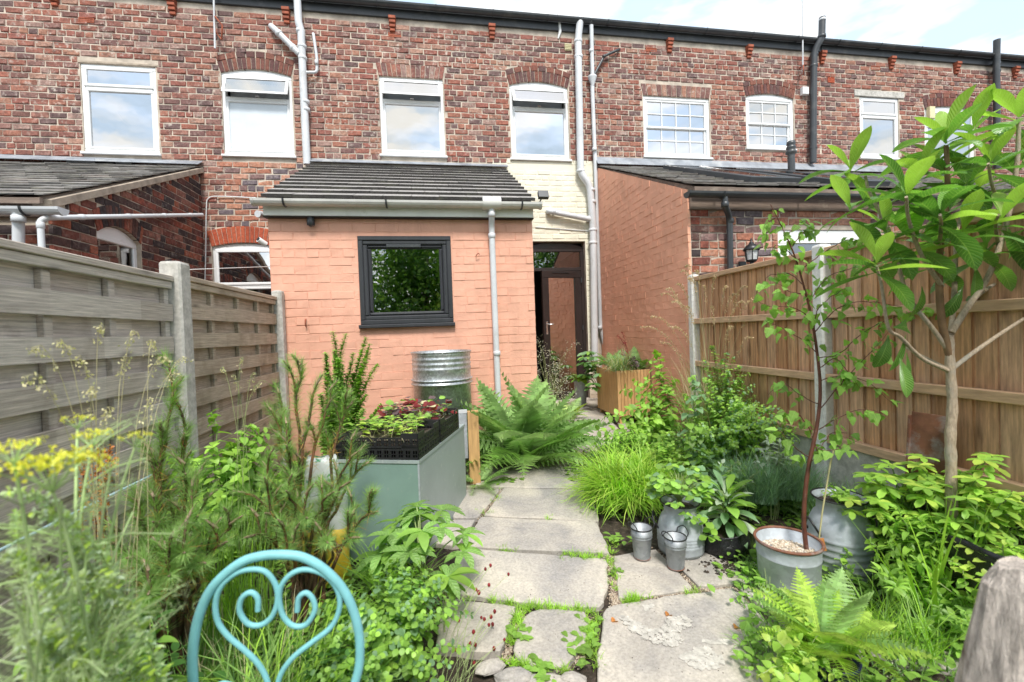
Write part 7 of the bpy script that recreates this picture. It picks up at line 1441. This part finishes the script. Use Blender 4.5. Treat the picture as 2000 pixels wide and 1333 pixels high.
for px, py, dr in ((1768, 655, (-.3, 0, -1.)), (1735, 655, (-.15, 0, -1)), (1770, 690, (.1, 0, -1.)), (1745, 640, (.9, 0, .05)), (1757, 700, (0, -.3, -1.)), (1800, 560, (.2, 0, -1)), (1905, 520, (.1, 0, -1)), (1880, 560, (-.4, 0, -1)), (1960, 430, (0, -.3, -1))):
    lv.add(lp(px, py, -.03), unit(dr), unit([.3*rng.normal(), -1, .3]), rng.uniform(.15, .22), 0)
n1_ = len(lv.r)+len(ly.r)
lv.emit(root, [T_loq, T_loq2], [M_['lf_loq']], 230); ly.emit(root, [T_loq2, leafT(10, .17, .62, .4, .5)], [M_['lf_loqy']], 100)
# lime shrub, lilies and the rest of the corner
def whorls(label, b, tips, L_, mts, k=7, name='pachysandra', maxn=300, t0=.5):
    root = thing(name, label, 'shrub', b); st = MB(); lv = Leaves()
    for tp in tips:
        C_ = stem_curve(np.asarray(b)+[rng.uniform(-.2, .2), rng.uniform(-.15, .15), 0], tp, 0, 6); tube(st, C_, .003, 5, caps=False)
        for f, kk in ((0, k), (.05, k-1)):
            o = C_[-1]-[0, 0, f]; a0 = rng.uniform(0, 6.28)
            for j in range(kk): a = a0+6.283*j/kk; lv.add(o, unit([math.cos(a), math.sin(a), .15-.3*(f > 0)+rng.normal(0, .1)]), unit([0, -.15, 1.]), L_*rng.uniform(.75, 1.15), rng.integers(0, 9))
    part('stems', st, M_['stem'], root); lv.emit(root, [leafT(6, .22, .62, .2, .5, serr=.08)], [M_[m] for m in mts], maxn)
b = base_at(1790, 1.98); whorls('spreading lime green shrub with whorled toothed leaves below the brown fence', b, [aY(x, y, Y) for x, y, Y in [(1660+rng.uniform(0, 330), 0, 0) for _ in range(0)]]+dome(b, .40, hgt(1800, 880, 1.98), 46, .72, .6)+dome(base_at(1900, 1.75), .30, hgt(1900, 880, 1.75), 30, .7, .8), .078, ['lf_lime', 'lf_yel', 'lf_lime', 'lf_mid'])
b = base_at(1955, 1.6); whorls('lime yellow leaved plants in the black planter at the right edge', b, dome(b, .26, hgt(1955, 935, 1.6), 30, .7, .8), .07, ['lf_lime', 'lf_yel', 'lf_mid'], 6, 'leafy_clump', 200)
b = base_at(1720, 2.2); whorls('low lime leaves around the right side of the larger churn', b, dome(b, .18, hgt(1720, 930, 2.2), 22, .7, .7), .075, ['lf_lime', 'lf_mid'], 6, 'leafy_clump', 120)
b = base_at(1790, 1.75); leafy('lily', 'upright lily stems densely set with narrow leaves, unopened buds', 'lily', b, [aY(x, y, Y) for x, y, Y in ((1722, 1010, 1.85), (1752, 990, 1.8), (1735, 1060, 1.75), (1775, 1055, 1.75), (1830, 1045, 1.7), (1800, 1100, 1.65), (1712, 1120, 1.7), (1880, 1080, 1.6), (1745, 1150, 1.6), (1850, 1130, 1.6), (1700, 1060, 1.85), (1790, 1010, 1.75), (1860, 1020, 1.65))], [T_lan, leafT(5, .16, .4, .3, .9)], ['lf_mid', 'lf_lime', 'lf_lime'], .085, .016, .15, .004, 'stem', .15, 300, False, 2, .5, sag=-.3, bj=.12)
b = base_at(1850, 1.6); leafy('broadleaf_plant', 'bushy mid green stems under the lilies at the right', 'plant', b, dome(b, .26, hgt(1850, 1120, 1.6), 40, .5), [T_ov, T_lan], ['lf_mid', 'lf_lime', 'lf_mid'], .05, .024, .2, .003, 'stem', .2, 220)
b = base_at(1930, 1.5); leafy('spurge', 'yellow green leafy stems in front of the black planter', 'plant', b, dome(b, .22, hgt(1930, 1020, 1.5), 24, .5), [T_ov, T_round], ['lf_yel', 'lf_lime'], .05, .03, .3, .003, 'stem_l', .2, 150)
b = PN+[0, 0, hN-.02]; fern('fern', 'yellow green fern in the navy pot', b+[0, .03, 0], 44, .30, ['lf_fernl', 'lf_fernl', 'lf_fern'], 1., .6, 1.5)
b = base_at(1575, 1.5); leafy('mint', 'lime green mint stems at the bottom edge left of the navy pot', 'herb', b, [aY(x, y, Y) for x, y, Y in ((1495, 1290, 1.51), (1515, 1235, 1.51), (1500, 1255, 1.46), (1580, 1215, 1.51), (1560, 1250, 1.46), (1600, 1240, 1.46), (1540, 1300, 1.41), (1480, 1320, 1.41), (1620, 1290, 1.41), (1590, 1300, 1.36), (1640, 1330, 1.36), (1560, 1330, 1.36), (1520, 1330, 1.36))], [T_heart, T_ov], ['lf_lime', 'lf_lime', 'lf_yel'], .055, .028, .15, .003, 'stem_l', .15, 220, True)
b = base_at(1660, 1.95); leafy('nettle', 'single leafy green stem standing in front of the larger churn', 'plant', b, [aY(1655, 1078, 2.0), aY(1665, 1110, 1.95), aY(1640, 1120, 1.98)], [T_ov], ['lf_mid', 'lf_lime'], .05, .022, .2, .003, 'stem', .2, 80, True)
b = base_at(1832, 1.62); q = MB(); bladesV(q, b, 26, .62, .022, 0, ring=.08, lean=.45, droop=.25, nseg=8); solo('iris', q, M_['gr_lime'], 'sword shaped lime iris blades at the bottom right beside the timber stump', 'iris', b)
b = base_at(1760, 1.6); grass('ornamental_grass', 'fine green grass at the bottom between navy pot and iris', 'grass', b, 260, .3, .005, mts=('gr_mid', 'gr_lime'), ring=.15, lean=.7, droop=.8)
b = aG(1503, 1210); root = thing('meadow_rue', 'airy stem of tiny cream flowers in front of the zinc tub', 'flower', b); st = MB(); sd = MB()
for x, y in ((1490, 1085), (1505, 1090), (1480, 1110), (1512, 1112), (1497, 1105)):
    tp = aY(x, y, 2.15); C_ = stem_curve(b, tp, 0, 6); tube(st, C_, .0011, 4, caps=False); m = 26; place(sd, T_round, tp+rng.normal(0, .018, (m, 3)), rng.normal(0, 1, (m, 3)), rng.normal(0, 1, (m, 3)), .006)
part('stems', st, M_['stem_l'], root); part('florets', sd, M_['whitef'], root, kind='stuff')
b = base_at(1800, 1.5); root = thing('white_flowered_herb', 'tiny white flower clusters in the bottom right foreground', 'flower', b); st = MB(); sd = MB()
for x, y in ((1740, 1300), (1760, 1285), (1780, 1310), (1800, 1290), (1820, 1320), (1725, 1325), (1755, 1325)):
    tp = aY(x, y, 1.5); tube(st, stem_curve(b, tp, 0, 6), .0012, 4, caps=False); m = 30; place(sd, T_round, tp+rng.normal(0, .014, (m, 3)), rng.normal(0, 1, (m, 3)), rng.normal(0, 1, (m, 3)), .007)
part('stems', st, M_['stem'], root); part('florets', sd, M_['whitef'], root, kind='stuff')
# grass and weeds in the joints, ground cover under the plants
q = MB()
def tufts(line, n, L_=.05, w_=.003, mt=0, sd_=6):
    x0, y0, x1, y1 = line
    for i in range(n):
        t = rng.uniform(); P = aG(x0+(x1-x0)*t+rng.normal(0, sd_), y0+(y1-y0)*t+rng.normal(0, sd_*.4)); P[2] += -.01; bladesV(q, P, rng.integers(8, 16), L_*rng.uniform(.5, 1.3), w_, 0, ring=.014, lean=1.1, droop=.9, nseg=3, m=mt)
for ln, n in (((1100, 1083, 1185, 1090), 26), ((1010, 1188, 1045, 1185), 12), ((1015, 1195, 1000, 1260), 26), ((1050, 1187, 1140, 1192), 22), ((1150, 1190, 1160, 1300), 34), ((980, 955, 965, 985), 9), ((975, 1070, 1010, 1076), 8), ((1060, 1015, 1085, 1014), 6), ((945, 1000, 950, 1006), 5), ((1195, 1095, 1205, 1170), 14), ((940, 912, 1020, 914), 6), ((1210, 1180, 1270, 1165), 22), ((960, 1170, 1005, 1182), 8), ((1020, 1300, 1110, 1310), 24), ((980, 1290, 1010, 1300), 8), ((1330, 1160, 1360, 1155), 5), ((880, 1160, 1010, 1185), 6), ((1180, 1080, 1200, 1060), 10)): tufts(ln, n)
part('joint_grass', q, M_['gr_lime'], None, kind='stuff')
for px, py, n, s_, lab in ((995, 938, 14, .075, 'small rosette weed growing in the gravel beside the path, near the fern'), (1015, 1240, 16, .055, 'weed with toothed leaves in the joint left of the small flagstone'), (1135, 1270, 22, .065, 'leafy weed in the joint beside the flagstone with white lichen'), (1150, 1225, 14, .05, 'small weed half way down the joint beside the lichen flagstone'), (1060, 1315, 18, .06, 'weed clump at the bottom end of the path joint'), (1205, 1055, 18, .06, 'weeds under the edge of the lime grass mound'), (1200, 1120, 10, .04, 'tiny weed in the wide joint left of the flower buckets')):
    P = aG(px, py); root = thing('weed', lab, 'weed', P); lv = Leaves()
    for i in range(n): a = i*2.4; lv.add(P+[rng.normal(0, s_*.5), rng.normal(0, s_*.6), .01], unit([math.cos(a), math.sin(a), .35]), [0, 0, 1.], s_*rng.uniform(.6, 1.1), i)
    lv.emit(root, [leafT(4, .26, .6, .2, .7)], [M_['lf_weed'], M_['lf_mid']], 40)
for px, py in ((1195, 1220), (1301, 1208), (1435, 1233)):
    P = aG(px, py); q = MB(); place(q, leafT(4, .4, .5, .6, 1.2), [P+[0, 0, .012]], [[1, .4, .2]], [[0, 0, 1]], .045); solo('dry_leaf', q, M_['rustseed'], {1195: 'curled brown leaf at the left edge of the lichen flagstone', 1301: 'small brown leaf above the large lichen patch', 1435: 'brown leaf to the right on the lichen flagstone'}[px], 'leaf', P)
lv = MB(); gb_ = MB()
for (x0, x1, y0, y1, n) in ((-1.55, -.25, 1.0, 4.6, 900), (1.15, 2.7, 2.2, 4.4, 700), (1.2, 2.6, 1.3, 2.3, 300), (-1.5, -.55, 1.0, 2.3, 500)):
    P = np.column_stack([rng.uniform(x0, x1, n), rng.uniform(y0, y1, n), np.zeros(n)]); 
    keep = np.array([not ((p[0] > .2 and p[0] < 1.72 and p[1] < 3.05 and (p[0] < .75*p[1]-.05))) for p in P]); P = P[keep]
    for p in P: bladesV(gb_, np.array([p[0], p[1], G(p[1])-.01]), 6, .13, .005, 0, ring=.03, lean=1.0, droop=.8, nseg=3, m=int(rng.integers(0, 2)))
    m = len(P)*5; Q = P[rng.integers(0, len(P), m)]+rng.normal(0, .05, (m, 3)); Q[:, 2] = .12+.04*Q[:, 1]+rng.uniform(.0, .09, m); D = rng.normal(0, 1, (m, 3)); D[:, 2] = abs(D[:, 2])*.4; place(lv, T_ov, Q, D, np.tile([0, 0, 1.], (m, 1)), rng.uniform(.025, .06, m))
part('ground_cover', lv, M_['lf_mid'], None, kind='stuff'); part('undergrowth_grass', gb_, [M_['gr_mid'], M_['gr_dark']], None, kind='stuff')
# ---------------------------------------------------------------- trees at the other end of the garden, mirrored in the kitchen window
def far_tree(lab, c0, R, H, n, mts, ls=.21):
    root = thing('tree', lab, 'tree', c0); q = MB(); tube(q, [c0, np.array(c0)+[0, 0, H*.5], np.array(c0)+[.2, 0, H*.8]], [.22, .15, .06], 10); part('trunk', q, M_['bark'], root); q = MB(); cl = [np.array(c0)+[rng.normal(0, R*.45), rng.normal(0, R*.3), rng.uniform(.2, 1)*H] for _ in range(34)]
    P = np.concatenate([c_+rng.normal(0, R*.19, (n//34, 3)) for c_ in cl]); P[:, 2] = np.maximum(P[:, 2], .1); k = len(P); mm = rng.integers(0, len(mts), k)
    for j in range(len(mts)): s = mm == j; place(q, T_ov, P[s], rng.normal(0, 1, (s.sum(), 3)), rng.normal(0, 1, (s.sum(), 3))+[0, 0, 1], ls*rng.uniform(.7, 1.3, s.sum()), m=j)
    part('crown', q, [M_[m] for m in mts], root)
far_tree('dark evergreen tree mirrored at the left of the kitchen window', (-4.0, -10, -.4), 2.6, 8, 9500, ['lf_dark', 'lf_mid']); far_tree('mid green tree mirrored at the top of the kitchen window', (-.5, -12, -.5), 3., 8.5, 10500, ['lf_mid', 'lf_dark']); far_tree('yellowing tree mirrored at the right of the kitchen window', (2.3, -9.5, -.4), 2.3, 5.6, 9000, ['lf_yel', 'lf_mid', 'lf_yel']); far_tree('broad green tree beyond the yellowing one, mirrored only in the glass', (6.5, -11, -.5), 3.2, 8, 7000, ['lf_mid', 'lf_dark'])
